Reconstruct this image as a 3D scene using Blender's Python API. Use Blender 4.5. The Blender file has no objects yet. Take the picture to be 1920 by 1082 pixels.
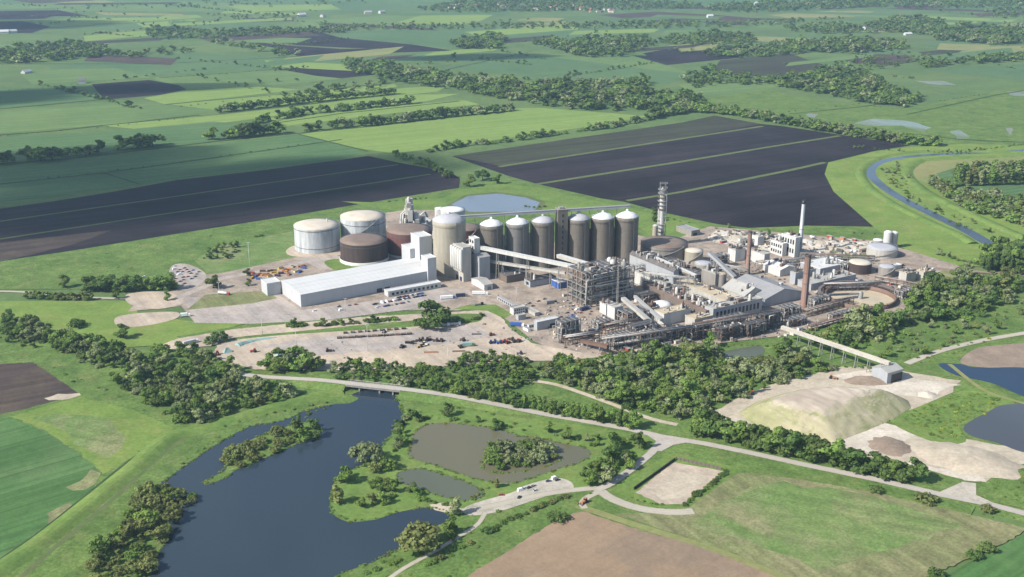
import bpy, math, random
import numpy as np
from mathutils import Vector, Matrix
from mathutils.geometry import tessellate_polygon
R = math.radians
SC = bpy.context.scene
COL = SC.collection
random.seed(7)

# ---------------------------------------------------------------- camera, sky, sun, exposure
CAMZ, FPX, PITCH = 360.0, 2070.0, 18.46          # aircraft height (m), focal length in photo pixels, tilt below the horizon
cd = bpy.data.cameras.new('camera'); cam = bpy.data.objects.new('camera', cd); COL.objects.link(cam)
cam.location = (0, 0, CAMZ); cam.rotation_euler = (R(90 - PITCH), 0, 0)
cd.sensor_width = 36; cd.lens = 36 * FPX / 1920; cd.clip_start = 1; cd.clip_end = 60000
SC.camera = cam
SUN = Vector((-0.914, -0.407, 0.80)).normalized()
w = bpy.data.worlds.new('World'); SC.world = w; w.use_nodes = True
nt = w.node_tree; bg = nt.nodes['Background']
sky = nt.nodes.new('ShaderNodeTexSky'); sky.sky_type = 'NISHITA'; sky.sun_disc = False
sky.sun_elevation = math.asin(SUN.z); sky.sun_rotation = math.atan2(SUN.x, SUN.y)
nt.links.new(sky.outputs[0], bg.inputs[0]); bg.inputs[1].default_value = 0.11
sl = bpy.data.lights.new('sun', 'SUN'); sl.energy = 4.7; sl.angle = R(0.5); sl.color = (1.0, 0.95, 0.86)
so = bpy.data.objects.new('sun', sl); COL.objects.link(so); so.rotation_euler = SUN.to_track_quat('Z', 'Y').to_euler()
so.location = (-600, -300, 900)
SC.view_settings.view_transform = 'Standard'; SC.view_settings.look = 'None'
SC.view_settings.exposure = 0.70; SC.view_settings.gamma = 1
SC.cycles.use_denoising = True
SC.cycles.max_bounces = 5; SC.cycles.volume_bounces = 0; SC.cycles.transparent_max_bounces = 12

# ---------------------------------------------------------------- survey: photo pixels (1920 x 1082) <-> metres on the plain
_sp, _cp = math.sin(R(PITCH)), math.cos(R(PITCH))
def G(px, py, z=0.0):
    a = (px - 960) / FPX; b = (541 - py) / FPX
    dy = _cp + b * _sp; dz = -_sp + b * _cp
    t = (z - CAMZ) / dz
    return Vector((a * t, dy * t, z))
def proj(p):
    y = p[1]; z = p[2] - CAMZ
    d = y * _cp - z * _sp; u = y * _sp + z * _cp
    return 960 + FPX * p[0] / d, 541 - FPX * u / d
def scale_at(py, px=960):                         # photo pixels per metre across the view at that row
    p = G(px, py); return FPX / (p.y * _cp + CAMZ * _sp)
def height(px, yb, yt):                           # height that reaches row yt above the ground point seen at row yb
    p = G(px, yb); b = (541 - yt) / FPX
    return CAMZ + p.y * (-_sp + b * _cp) / (_cp + b * _sp)
def P(px, yg, y):                                 # point over the ground seen at (px, yg), seen itself at row y
    g = G(px, yg); h = height(px, yg, y); 
    k = (CAMZ - h) / CAMZ
    # keep the same depth, correct the sideways offset
    d0 = g.y * _cp + CAMZ * _sp; d1 = g.y * _cp + (CAMZ - h) * _sp
    return Vector((g.x * d1 / d0, g.y, h))
FU = R(31.0); U = Vector((math.cos(FU), math.sin(FU), 0)); V = Vector((-math.sin(FU), math.cos(FU), 0))

# ---------------------------------------------------------------- object helpers
def tag(o, label=None, cat=None, group=None, kind=None):
    if label: o['label'] = label
    if cat: o['category'] = cat
    if group: o['group'] = group
    if kind: o['kind'] = kind
    return o
def thing(name, label, cat, loc=(0, 0, 0), rz=0.0, group=None):
    o = bpy.data.objects.new(name, None); COL.objects.link(o)
    o.empty_display_size = 1; o.location = loc; o.rotation_euler = (0, 0, rz)
    return tag(o, label, cat, group)
ORD = 'first second third fourth fifth sixth seventh eighth ninth tenth eleventh twelfth thirteenth fourteenth fifteenth sixteenth seventeenth eighteenth nineteenth'.split()
TENS = ['', '', 'twenty', 'thirty', 'forty', 'fifty', 'sixty', 'seventy', 'eighty', 'ninety']
TENTH = ['', '', 'twentieth', 'thirtieth', 'fortieth', 'fiftieth', 'sixtieth', 'seventieth', 'eightieth', 'ninetieth']
def ordinal(n):                                    # n counts from 1
    if n < 20: return ORD[n - 1]
    if n >= 100: return str(n) + 'th'
    return TENTH[n // 10] if n % 10 == 0 else TENS[n // 10] + '-' + ORD[n % 10 - 1]

class MB:
    def __init__(s): s.v = []; s.f = []; s.m = []; s.sm = []
    def add(s, vs, fs, m=0, smooth=False):
        o = len(s.v); s.v += [tuple(v) for v in vs]
        for f in fs: s.f.append([i + o for i in f]); s.m.append(m); s.sm.append(smooth)
        return s
    def box(s, c, d, m=0, rz=0.0, mat=None):
        x, y, z = d[0] / 2, d[1] / 2, d[2] / 2
        vs = [Vector((a, b, e)) for e in (-z, z) for a, b in ((-x, -y), (x, -y), (x, y), (-x, y))]
        if rz: 
            q = Matrix.Rotation(rz, 3, 'Z'); vs = [q @ v for v in vs]
        if mat is not None: vs = [mat @ v for v in vs]
        c = Vector(c)
        return s.add([v + c for v in vs], [(0, 3, 2, 1), (4, 5, 6, 7), (0, 1, 5, 4), (1, 2, 6, 5), (2, 3, 7, 6), (3, 0, 4, 7)], m)
    def bx(s, x0, x1, y0, y1, z0, z1, m=0): return s.box(((x0 + x1) / 2, (y0 + y1) / 2, (z0 + z1) / 2), (abs(x1 - x0), abs(y1 - y0), abs(z1 - z0)), m)
    def bar(s, p, q, a, b=None, m=0):               # beam of section a x b from p to q
        p, q = Vector(p), Vector(q); d = q - p; L = d.length
        if L < 1e-5: return s
        b = b or a; d.normalize()
        side = d.cross(Vector((0, 0, 1)))
        side = Vector((1, 0, 0)) if side.length < 1e-3 else side.normalized()
        up = side.cross(d).normalized()
        vs = [e + side * (sx * a / 2) + up * (sy * b / 2) for e in (p, q) for sx, sy in ((-1, -1), (1, -1), (1, 1), (-1, 1))]
        return s.add(vs, [(0, 3, 2, 1), (4, 5, 6, 7), (0, 1, 5, 4), (1, 2, 6, 5), (2, 3, 7, 6), (3, 0, 4, 7)], m)
    def rings(s, prof, n=24, c=(0, 0, 0), m=0, smooth=True, cap0=False, cap1=True):   # lathe: [(radius, z)...]
        c = Vector(c); vs = []; fs = []
        for r, z in prof:
            for i in range(n):
                a = 2 * math.pi * i / n; vs.append(c + Vector((r * math.cos(a), r * math.sin(a), z)))
        for k in range(len(prof) - 1):
            for i in range(n):
                j = (i + 1) % n; fs.append((k * n + i, k * n + j, (k + 1) * n + j, (k + 1) * n + i))
        s.add(vs, fs, m, smooth)
        if cap0: s.add(vs[:n], [tuple(range(n - 1, -1, -1))], m)
        if cap1: s.add(vs[-n:], [tuple(range(n))], m)
        return s
    def tube(s, pts, r, n=8, m=0, smooth=True):
        pts = [Vector(p) for p in pts]; vs = []; fs = []
        for k, p in enumerate(pts):
            d = (pts[min(k + 1, len(pts) - 1)] - pts[max(k - 1, 0)]).normalized()
            a = d.cross(Vector((0, 0, 1))); a = Vector((1, 0, 0)) if a.length < 1e-3 else a.normalized()
            b = a.cross(d).normalized(); rr = r[k] if isinstance(r, (list, tuple)) else r
            for i in range(n):
                t = 2 * math.pi * i / n; vs.append(p + (a * math.cos(t) + b * math.sin(t)) * rr)
        for k in range(len(pts) - 1):
            for i in range(n):
                j = (i + 1) % n; fs.append((k * n + i, k * n + j, (k + 1) * n + j, (k + 1) * n + i))
        fs.append(tuple(range(n - 1, -1, -1))); fs.append(tuple(range((len(pts) - 1) * n, len(pts) * n)))
        return s.add(vs, fs, m, smooth)
    def build(s, name, mats, parent=None, loc=None, rz=None):
        me = bpy.data.meshes.new(name); me.from_pydata(s.v, [], s.f)
        if not isinstance(mats, (list, tuple)): mats = [mats]
        for mm in mats: me.materials.append(mm)
        if len(mats) > 1: me.polygons.foreach_set('material_index', s.m)
        if any(s.sm): me.polygons.foreach_set('use_smooth', s.sm)
        me.update()
        o = bpy.data.objects.new(name, me); COL.objects.link(o)
        if parent is not None: o.parent = parent
        if loc is not None: o.location = loc
        if rz is not None: o.rotation_euler = (0, 0, rz)
        return o

# ---------------------------------------------------------------- procedural materials
class NT:
    def __init__(s, name):
        s.mat = bpy.data.materials.new(name); s.mat.use_nodes = True
        s.t = s.mat.node_tree; s.n = s.t.nodes; s.b = s.n['Principled BSDF']; s.out = s.n['Material Output']
    def new(s, typ, **kw):
        n = s.n.new(typ)
        for k, v in kw.items(): setattr(n, k, v)
        return n
    def link(s, a, b): s.t.links.new(a, b)
    def noise(s, vec, scale, detail=4, rough=.55, dist=0):
        n = s.new('ShaderNodeTexNoise'); n.inputs['Scale'].default_value = scale; n.inputs['Detail'].default_value = detail
        n.inputs['Roughness'].default_value = rough; n.inputs['Distortion'].default_value = dist
        if vec is not None: s.link(vec, n.inputs['Vector'])
        return n.outputs['Fac']
    def ramp(s, fac, a, b, lo=0.35, hi=0.65):        # mix two colours over fac between lo and hi
        mr = s.new('ShaderNodeMapRange'); mr.inputs['From Min'].default_value = lo; mr.inputs['From Max'].default_value = hi
        s.link(fac, mr.inputs['Value'])
        return s.mix(mr.outputs[0], a, b)
    def mix(s, fac, a, b, mode='MIX'):
        m = s.new('ShaderNodeMix', data_type='RGBA', blend_type=mode)
        for sock, v in ((m.inputs[0], fac), (m.inputs[6], a), (m.inputs[7], b)):
            if hasattr(v, 'links'): s.link(v, sock)
            elif isinstance(v, (int, float)): sock.default_value = v
            else: sock.default_value = (*v[:3], 1)
        return m.outputs[2]
    def maprange(s, v, a, b, c, d):
        mr = s.new('ShaderNodeMapRange'); s.link(v, mr.inputs[0])
        for i, x in enumerate((a, b, c, d)): mr.inputs[i + 1].default_value = x
        return mr.outputs[0]
    def math(s, op, a, b=0.0):
        m = s.new('ShaderNodeMath', operation=op)
        for sock, v in ((m.inputs[0], a), (m.inputs[1], b)):
            if hasattr(v, 'links'): s.link(v, sock)
            else: sock.default_value = v
        return m.outputs[0]
    def world(s, rot=0.0, sc=(1, 1, 1)):             # metres on the plain, turned by rot
        g = s.new('ShaderNodeNewGeometry'); mp = s.new('ShaderNodeMapping'); mp.vector_type = 'POINT'
        mp.inputs['Rotation'].default_value = (0, 0, -rot)
        s.link(g.outputs['Position'], mp.inputs['Vector'])
        if sc == (1, 1, 1): return mp.outputs[0]
        m2 = s.new('ShaderNodeMapping'); m2.inputs['Scale'].default_value = sc; s.link(mp.outputs[0], m2.inputs['Vector'])
        return m2.outputs[0]
    def objco(s, sc=(1, 1, 1)):
        t = s.new('ShaderNodeTexCoord'); mp = s.new('ShaderNodeMapping'); mp.inputs['Scale'].default_value = sc
        s.link(t.outputs['Object'], mp.inputs['Vector']); return mp.outputs[0]
    def bump(s, h, strength, dist=1.0):
        b = s.new('ShaderNodeBump'); b.inputs['Strength'].default_value = strength; b.inputs['Distance'].default_value = dist
        s.link(h, b.inputs['Height']); s.link(b.outputs[0], s.b.inputs['Normal'])
    def done(s, col, rough=.85, spec=.2, metal=0):
        if hasattr(col, 'links'): s.link(col, s.b.inputs['Base Color'])
        else: s.b.inputs['Base Color'].default_value = (*col[:3], 1)
        s.b.inputs['Roughness'].default_value = rough; s.b.inputs['Specular IOR Level'].default_value = spec
        s.b.inputs['Metallic'].default_value = metal
        return s.mat
def sc3(c, k): return tuple(x * k for x in c)
def earth(name, a, b, c=None, big=.012, mid=.07, rot=0.0, rows=0.0, tram=0.0, fine=.5, fineamt=.25, bump=0.0):
    """ground cover: two or three real colours in drifts, optional drill rows and tramlines"""
    t = NT(name); wv = t.world(rot)
    col = t.ramp(t.noise(wv, big, 5, .6), a, b, .33, .68)
    if c is not None: col = t.mix(t.maprange(t.noise(wv, mid, 5, .65, .5), .48, .75, 0, .85), col, c)
    f = t.noise(wv, fine, 4, .75)
    col = t.mix(fineamt, col, t.mix(t.maprange(f, .3, .7, 0, 1), (.22, .22, .22), (.78, .78, .78)), 'OVERLAY')
    f2 = t.noise(wv, fine * .17, 4, .7, .6)
    col = t.mix(fineamt * .8, col, t.mix(t.maprange(f2, .3, .7, 0, 1), (.25, .27, .25), (.75, .73, .75)), 'OVERLAY')
    if rows:
        st = t.noise(t.world(rot, (1 / 6.0, 1 / 420.0, 1)), 1.0, 4, .6)
        col = t.mix(rows, col, t.mix(t.maprange(st, .3, .7, 0, 1), (.2, .2, .2), (.8, .8, .8)), 'OVERLAY')
    if tram:
        wt = t.new('ShaderNodeTexWave', wave_type='BANDS', bands_direction='X', wave_profile='SIN')
        wt.inputs['Scale'].default_value = 1.0 / 24 * 2 * math.pi / 6.2832 * .31; wt.inputs['Distortion'].default_value = .15
        t.link(wv, wt.inputs['Vector'])
        col = t.mix(t.maprange(wt.outputs['Fac'], .965, 1, 0, tram), col, sc3(b, .6))
    if bump: t.bump(f, bump, .6)
    return t.done(col, .95, .08)
def paint(name, c, dirt=None, amt=.5, streak=True, rough=.6, ribs=0.0, metal=0.0, scale=.25):
    """painted or clad surface, weather stains running down, optional vertical ribs"""
    t = NT(name)
    ov = t.objco((1, 1, .12) if streak else (1, 1, 1))
    d = dirt or sc3(c, .5)
    col = t.mix(t.maprange(t.noise(ov, scale, 5, .65), .38, .70, 0, amt), c, d)
    col = t.mix(t.maprange(t.noise(t.objco(), 1.1, 4, .7), .4, .8, 0, amt * .5), col, d)
    if ribs:
        g = t.new('ShaderNodeTexWave', wave_type='BANDS', bands_direction='DIAGONAL'); g.inputs['Scale'].default_value = ribs
        t.link(t.objco((1, 1, 0)), g.inputs['Vector']); t.bump(g.outputs['Fac'], .3, .2)
    return t.done(col, rough, .3, metal)
M = {}
# ---- ground covers
GR = (.068, .12, .030); GL = (.105, .165, .042); GO = (.13, .15, .055)
M['plain'] = earth('pasture', (.070, .122, .044), (.108, .162, .054), (.13, .16, .065), big=.004, mid=.015, fine=.12, fineamt=.3)
M['rough'] = earth('rough_grass', (.075, .13, .034), (.115, .175, .046), (.15, .175, .06), big=.02, mid=.05, fine=.45, fineamt=.65, bump=.5)
M['meadow'] = earth('meadow', (.115, .18, .042), (.16, .225, .052), (.20, .215, .07), big=.012, mid=.03, fine=.3, fineamt=.35)
M['lush'] = earth('lush_grass', (.095, .16, .04), (.14, .205, .05), (.16, .185, .06), big=.02, mid=.05, fine=.3, fineamt=.4)
M['wheat'] = earth('young_wheat', (.068, .128, .052), (.09, .152, .06), None, big=.004, rot=R(-63), rows=.3, tram=.6, fine=.2, fineamt=.2)
M['wheatnear'] = earth('wheat_near', (.050, .112, .036), (.072, .145, .045), (.125, .18, .078), big=.01, mid=.008, rot=R(-52), rows=.45, tram=.6, fine=.5, fineamt=.3)
M['crop'] = earth('pale_crop', (.095, .155, .056), (.128, .19, .066), None, big=.004, rot=R(-63), rows=.3, tram=.4, fine=.2, fineamt=.2)
M['lime'] = earth('bright_crop', (.15, .225, .06), (.185, .25, .07), None, big=.004, rot=R(-63), rows=.25, tram=.3, fine=.2, fineamt=.2)
M['straw'] = earth('dry_grass', (.22, .21, .09), (.16, .19, .07), None, big=.01, fine=.2)
M['teal'] = earth('far_crop', (.07, .128, .056), (.094, .152, .064), None, big=.003, rot=R(-60), rows=.2, fine=.1, fineamt=.2)
M['peat'] = earth('peat_soil', (.014, .012, .016), (.033, .027, .032), None, big=.006, rot=R(-62), rows=.6, fine=.3, fineamt=.3)
M['peatb'] = earth('brown_soil', (.075, .055, .048), (.05, .04, .038), (.10, .08, .055), big=.006, mid=.02, rot=R(-62), rows=.5, fine=.3)
M['thin'] = earth('emerging_crop', (.05, .058, .034), (.042, .037, .032), None, big=.006, rot=R(-62), rows=.6, fine=.3)
M['margin'] = earth('field_margin', (.10, .125, .05), (.085, .12, .045), (.14, .13, .07), big=.02, mid=.05, fine=.5)
M['tan'] = earth('tan_soil', (.225, .16, .105), (.28, .205, .138), (.155, .125, .098), big=.008, mid=.014, rot=R(-50), rows=.12, fine=.5, fineamt=.2)
M['hay'] = earth('mown_meadow', (.10, .17, .048), (.145, .195, .068), (.22, .20, .11), big=.013, mid=.02, rot=R(70), rows=.2, fine=.5, fineamt=.5)
M['haybrown'] = earth('mown_edge', (.185, .175, .09), (.14, .17, .065), (.21, .185, .11), big=.03, mid=.06, rot=R(28), rows=.4, fine=.5, fineamt=.5)
M['pad'] = earth('concrete_yard', (.44, .36, .275), (.36, .30, .235), (.27, .235, .205), big=.014, mid=.05, rot=R(31), rows=.25, fine=.4, fineamt=.25)
M['yard'] = earth('tarmac_yard', (.30, .265, .24), (.38, .325, .28), (.23, .21, .20), big=.02, mid=.05, rot=R(31), rows=.25, fine=.4, fineamt=.3)
M['works'] = earth('works_ground', (.24, .195, .16), (.36, .295, .235), (.14, .12, .11), big=.03, mid=.07, fine=.35, fineamt=.4)
M['road_old'] = earth('worn_tarmac', (.33, .30, .265), (.40, .355, .31), (.27, .25, .23), big=.02, mid=.08, fine=.4, fineamt=.15)
M['track_old'] = earth('gravel_track', (.42, .38, .32), (.34, .31, .26), (.25, .25, .17), big=.03, mid=.1, fine=.5, fineamt=.25)
M['sand'] = earth('bare_lime', (.44, .385, .295), (.37, .315, .245), (.29, .245, .19), big=.02, mid=.05, fine=.4, fineamt=.3)
M['pale'] = earth('white_lime', (.53, .48, .40), (.44, .39, .32), (.34, .30, .245), big=.03, mid=.06, fine=.4, fineamt=.3)
M['mound'] = earth('lime_mound', (.30, .29, .15), (.36, .325, .195), (.40, .35, .26), big=.03, mid=.02, rot=R(20), rows=.12, fine=.35, fineamt=.35, bump=.3)
M['ditch'] = earth('ditch_growth', (.035, .062, .026), (.05, .085, .03), None, big=.05, fine=.4, fineamt=.4)
M['brownheap'] = earth('soil_heap', (.20, .155, .12), (.27, .21, .16), None, big=.05, fine=.5, fineamt=.3)
def water(name, c, rough=.07, rip=.25, c2=None):
    t = NT(name); wv = t.world(R(20), (1, .35, 1))
    col = t.ramp(t.noise(wv, .006, 4), c, c2 or sc3(c, .8))
    h = t.noise(wv, .8, 3, .6); t.bump(h, rip, .15)
    rg_ = t.maprange(t.noise(t.world(R(35), (1, .3, 1)), .012, 3), .35, .65, rough * .5, rough * 2.6)
    m = t.done(col, rough, .5); t.link(rg_, t.b.inputs['Roughness']); t.b.inputs['IOR'].default_value = 1.33; return m
M['lake'] = water('lake_water', (.022, .034, .048), .09, .22, (.032, .046, .058))
M['fishpond'] = water('silty_water', (.125, .115, .068), .1, .12, (.098, .10, .06))
M['greenpond'] = water('green_water', (.095, .105, .07), .1, .12)
M['river'] = water('river_water', (.045, .06, .08), .12, .2)
M['bluepond'] = water('blue_water', (.018, .034, .065), .1, .15)
M['greypond'] = water('grey_water', (.07, .075, .085), .1, .15)
M['lagoon'] = water('lagoon_water', (.16, .195, .235), .12, .2)
M['flood'] = water('flood_water', (.20, .215, .20), .3, .2, (.13, .16, .08))

# ---- built things
def sheetroof(name, c, dirt, amt, **k):
    t = NT(name); col = t.mix(t.maprange(t.noise(t.objco(), .06, 5, .65), .42, .75, 0, amt), c, dirt); col = t.mix(t.maprange(t.noise(t.objco((.15, 1, 1)), .8, 4, .7), .45, .8, 0, amt * .8), col, dirt)
    for ax, p_ in (('X', 6.0), ('Y', 11.5)):
        w_ = t.new('ShaderNodeTexWave', wave_type='BANDS', bands_direction=ax); w_.inputs['Scale'].default_value = 6.2832 / 20 / p_; t.link(t.objco(), w_.inputs['Vector']); col = t.mix(t.maprange(w_.outputs['Fac'], .985, 1, 0, .5), col, sc3(dirt, .75))
    return t.done(col, .5, .3)
M['white'] = paint('white_paint', (.54, .54, .52), (.33, .32, .30), .65)
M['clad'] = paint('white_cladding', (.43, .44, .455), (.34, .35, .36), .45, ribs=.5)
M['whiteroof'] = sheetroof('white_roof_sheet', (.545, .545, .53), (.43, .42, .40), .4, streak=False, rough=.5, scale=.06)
M['tankwhite'] = paint('tank_white', (.56, .57, .565), (.20, .225, .265), .9, scale=.16)
M['tankroof'] = paint('tank_roof', (.56, .51, .42), (.40, .30, .22), .55, streak=False, scale=.08)
M['tankbrown'] = paint('tank_brown', (.045, .033, .033), (.095, .062, .055), .7, scale=.2)
M['tankred'] = paint('tank_red', (.15, .065, .058), (.075, .04, .04), .7, scale=.2)
M['brownroof'] = paint('brown_tank_roof', (.21, .155, .12), (.13, .095, .08), .7, streak=False, scale=.08)
M['silo'] = paint('silo_concrete', (.17, .15, .125), (.095, .083, .073), .9, scale=.2)
M['silopale'] = paint('silo_pale', (.34, .31, .25), (.22, .195, .155), .75, scale=.2)
M['silogrey'] = paint('silo_grey', (.185, .175, .165), (.115, .11, .105), .7, scale=.2)
M['coneroof'] = paint('cone_white', (.66, .66, .65), (.42, .42, .4), .4, streak=False, scale=.2)
M['conegrey'] = paint('cone_grey', (.40, .40, .42), (.28, .28, .3), .4, streak=False, scale=.2)
M['conc'] = paint('concrete', (.27, .25, .225), (.16, .145, .135), .65)
M['greywall'] = paint('grey_cladding', (.34, .355, .375), (.22, .23, .245), .5, ribs=.5)
M['paleclad'] = paint('pale_cladding', (.43, .415, .38), (.27, .25, .22), .65, ribs=.4)
M['greyroof'] = paint('grey_roof', (.27, .27, .275), (.19, .185, .18), .55, streak=False, scale=.12)
M['paleroof'] = paint('pale_roof', (.36, .35, .325), (.24, .225, .20), .55, streak=False, scale=.12)
M['darkroof'] = paint('dark_roof', (.085, .08, .082), (.17, .15, .135), .7, streak=False, scale=.15)
M['creamroof'] = paint('cream_roof', (.46, .385, .27), (.33, .28, .21), .6, streak=False, scale=.1)
M['brownclad'] = paint('brown_cladding', (.17, .135, .115), (.10, .085, .08), .6)
M['brick'] = paint('chimney_brick', (.215, .125, .095), (.13, .075, .06), .6, scale=.3)
M['brickcap'] = paint('sooty_brick', (.06, .045, .042), (.03, .025, .025), .6)
M['steel'] = paint('galvanised_steel', (.30, .295, .28), (.16, .145, .13), .7, rough=.5)
M['steeldark'] = paint('dark_steel', (.075, .075, .08), (.13, .11, .1), .6, rough=.5)
M['rust'] = paint('rusty_steel', (.165, .10, .07), (.095, .065, .055), .7)
M['pipe'] = paint('clad_pipe', (.50, .49, .47), (.30, .28, .26), .6, rough=.4)
M['glass'] = NT('window_glass').done((.02, .026, .035), .08, .5)
M['rubber'] = NT('tyre_rubber').done((.02, .02, .02), .9, .1)
M['tarp'] = paint('teal_tarpaulin', (.22, .33, .31), (.18, .31, .28), .5, streak=False)
M['lamp'] = paint('lamp_post_steel', (.5, .5, .5), (.35, .35, .35), .3)
for k, c in dict(red=(.33, .06, .04), orange=(.42, .19, .09), yellow=(.55, .36, .06), blue=(.05, .11, .34), navy=(.03, .04, .09), black=(.02, .02, .022),
                 silver=(.45, .46, .47), green=(.06, .18, .09), brown=(.12, .075, .05), grey=(.2, .2, .21), sky=(.18, .33, .55), cream=(.6, .54, .42), pale=(.74, .74, .74)).items():
    M['p_' + k] = paint('paint_' + k, c, sc3(c, .7), .3, rough=.35)
M['housewall'] = paint('house_render', (.55, .48, .42), (.4, .34, .3), .4)
M['rooftile'] = paint('roof_tiles', (.28, .12, .08), (.2, .09, .07), .5, streak=False)
M['slate'] = paint('roof_slates', (.16, .155, .16), (.11, .1, .1), .5, streak=False)
M['bark'] = paint('bark', (.10, .08, .06), (.06, .05, .04), .6)

t = NT('lime_mound_worked'); wv = t.world(); g_ = t.new('ShaderNodeNewGeometry'); sx_ = t.new('ShaderNodeSeparateXYZ'); t.link(g_.outputs['True Normal'], sx_.inputs[0])
sl_ = t.mix(t.maprange(t.noise(wv, .09, 5, .7), .5, .62, 0, .75), t.ramp(t.noise(wv, .025, 4), (.27, .265, .14), (.36, .325, .21), .4, .62), (.20, .22, .09)); tp_ = t.ramp(t.noise(wv, .03, 5), (.36, .30, .24), (.48, .42, .34), .38, .62)
wh_ = t.ramp(t.noise(t.world(R(35), (1, .12, 1)), .25, 4, .6), (.42, .42, .42), (.58, .58, .58), .35, .65)
M['mound'] = t.done(t.mix(.6, t.mix(t.maprange(sx_.outputs['Z'], .88, .97, 0, 1), sl_, tp_), wh_, 'OVERLAY'), .95, .08)

def roadmat(name, a, b, rut, edge):
    """carriageway: worn wheel paths along it, crumbling grassy edges"""
    t = NT(name); wv = t.world(); uv = t.new('ShaderNodeUVMap'); sp = t.new('ShaderNodeSeparateXYZ'); t.link(uv.outputs[0], sp.inputs[0])
    c = t.ramp(t.noise(wv, .03, 5, .65), a, b, .35, .65); c = t.mix(t.maprange(t.noise(wv, .25, 4, .7), .5, .8, 0, .5), c, rut)
    u = t.math('ABSOLUTE', t.math('SUBTRACT', sp.outputs['X'], .5)); w_ = t.math('ABSOLUTE', t.math('SUBTRACT', t.math('ABSOLUTE', t.math('SUBTRACT', u, .25)), .11))
    c = t.mix(t.maprange(w_, .0, .09, .55, 0), c, rut)
    e = t.math('ADD', u, t.math('MULTIPLY', t.math('SUBTRACT', t.noise(wv, .35, 4, .7), .5), .22))
    return t.done(t.mix(t.maprange(e, .42, .5, 0, 1), c, edge), .92, .1)
M['road'] = roadmat('worn_tarmac', (.37, .335, .29), (.43, .39, .335), (.26, .245, .22), (.12, .155, .055))
M['track'] = roadmat('gravel_track', (.43, .39, .32), (.36, .325, .265), (.27, .245, .20), (.14, .165, .06))
M['lot'] = earth('gravel_lot', (.42, .38, .32), (.34, .31, .26), (.25, .23, .18), big=.03, mid=.1, fine=.5, fineamt=.3)
# ---------------------------------------------------------------- foliage
def leafmat(name, c, c2, warm=(.16, .15, .05)):
    t = NT(name)
    g = t.new('ShaderNodeNewGeometry'); oi = t.new('ShaderNodeObjectInfo'); at = t.new('ShaderNodeAttribute'); at.attribute_name = 'tint'
    rnd = t.math('FRACT', t.math('ADD', oi.outputs['Random'], at.outputs['Fac']))
    col = t.mix(g.outputs['Random Per Island'], sc3(c, .92), sc3(c2, 1.25))
    col = t.mix(t.maprange(rnd, 0, 1, 0, .55), col, t.mix(.5, col, warm))
    v = t.maprange(t.math('FRACT', t.math('MULTIPLY', rnd, 7.31)), 0, 1, .72, 1.22)
    hs = t.new('ShaderNodeHueSaturation'); t.link(v, hs.inputs['Value']); t.link(col, hs.inputs['Color'])
    col = hs.outputs[0]
    t.done(col, .75, .12)
    tr = t.new('ShaderNodeBsdfTranslucent'); t.link(t.mix(1.0, col, (1.0, 1.0, .6), 'MULTIPLY'), tr.inputs['Color'])
    mx = t.new('ShaderNodeMixShader'); mx.inputs[0].default_value = .38
    t.link(t.b.outputs[0], mx.inputs[1]); t.link(tr.outputs[0], mx.inputs[2]); t.link(mx.outputs[0], t.out.inputs['Surface'])
    return t.mat
TONE = {'dark': leafmat('leaf_dark', (0.074, 0.133, 0.039), (0.105, 0.176, 0.046)), 'mid': leafmat('leaf_mid', (0.115, 0.193, 0.046), (0.169, 0.261, 0.061)),
        'light': leafmat('leaf_light', (0.145, 0.233, 0.050), (0.201, 0.296, 0.065)), 'silver': leafmat('leaf_silver', (0.171, 0.224, 0.105), (0.262, 0.305, 0.147), (0.302, 0.287, 0.139)),
        'olive': leafmat('leaf_olive', (0.138, 0.174, 0.058), (0.196, 0.230, 0.080), (0.276, 0.246, 0.090)), 'yellow': leafmat('leaf_yellow', (.26, .29, .035), (.34, .35, .04), (.3, .3, .05))}
TONEWORD = {'dark': 'dark green', 'mid': 'mid green', 'light': 'bright green', 'silver': 'silvery green', 'olive': 'olive green', 'yellow': 'yellow flowering'}

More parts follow.
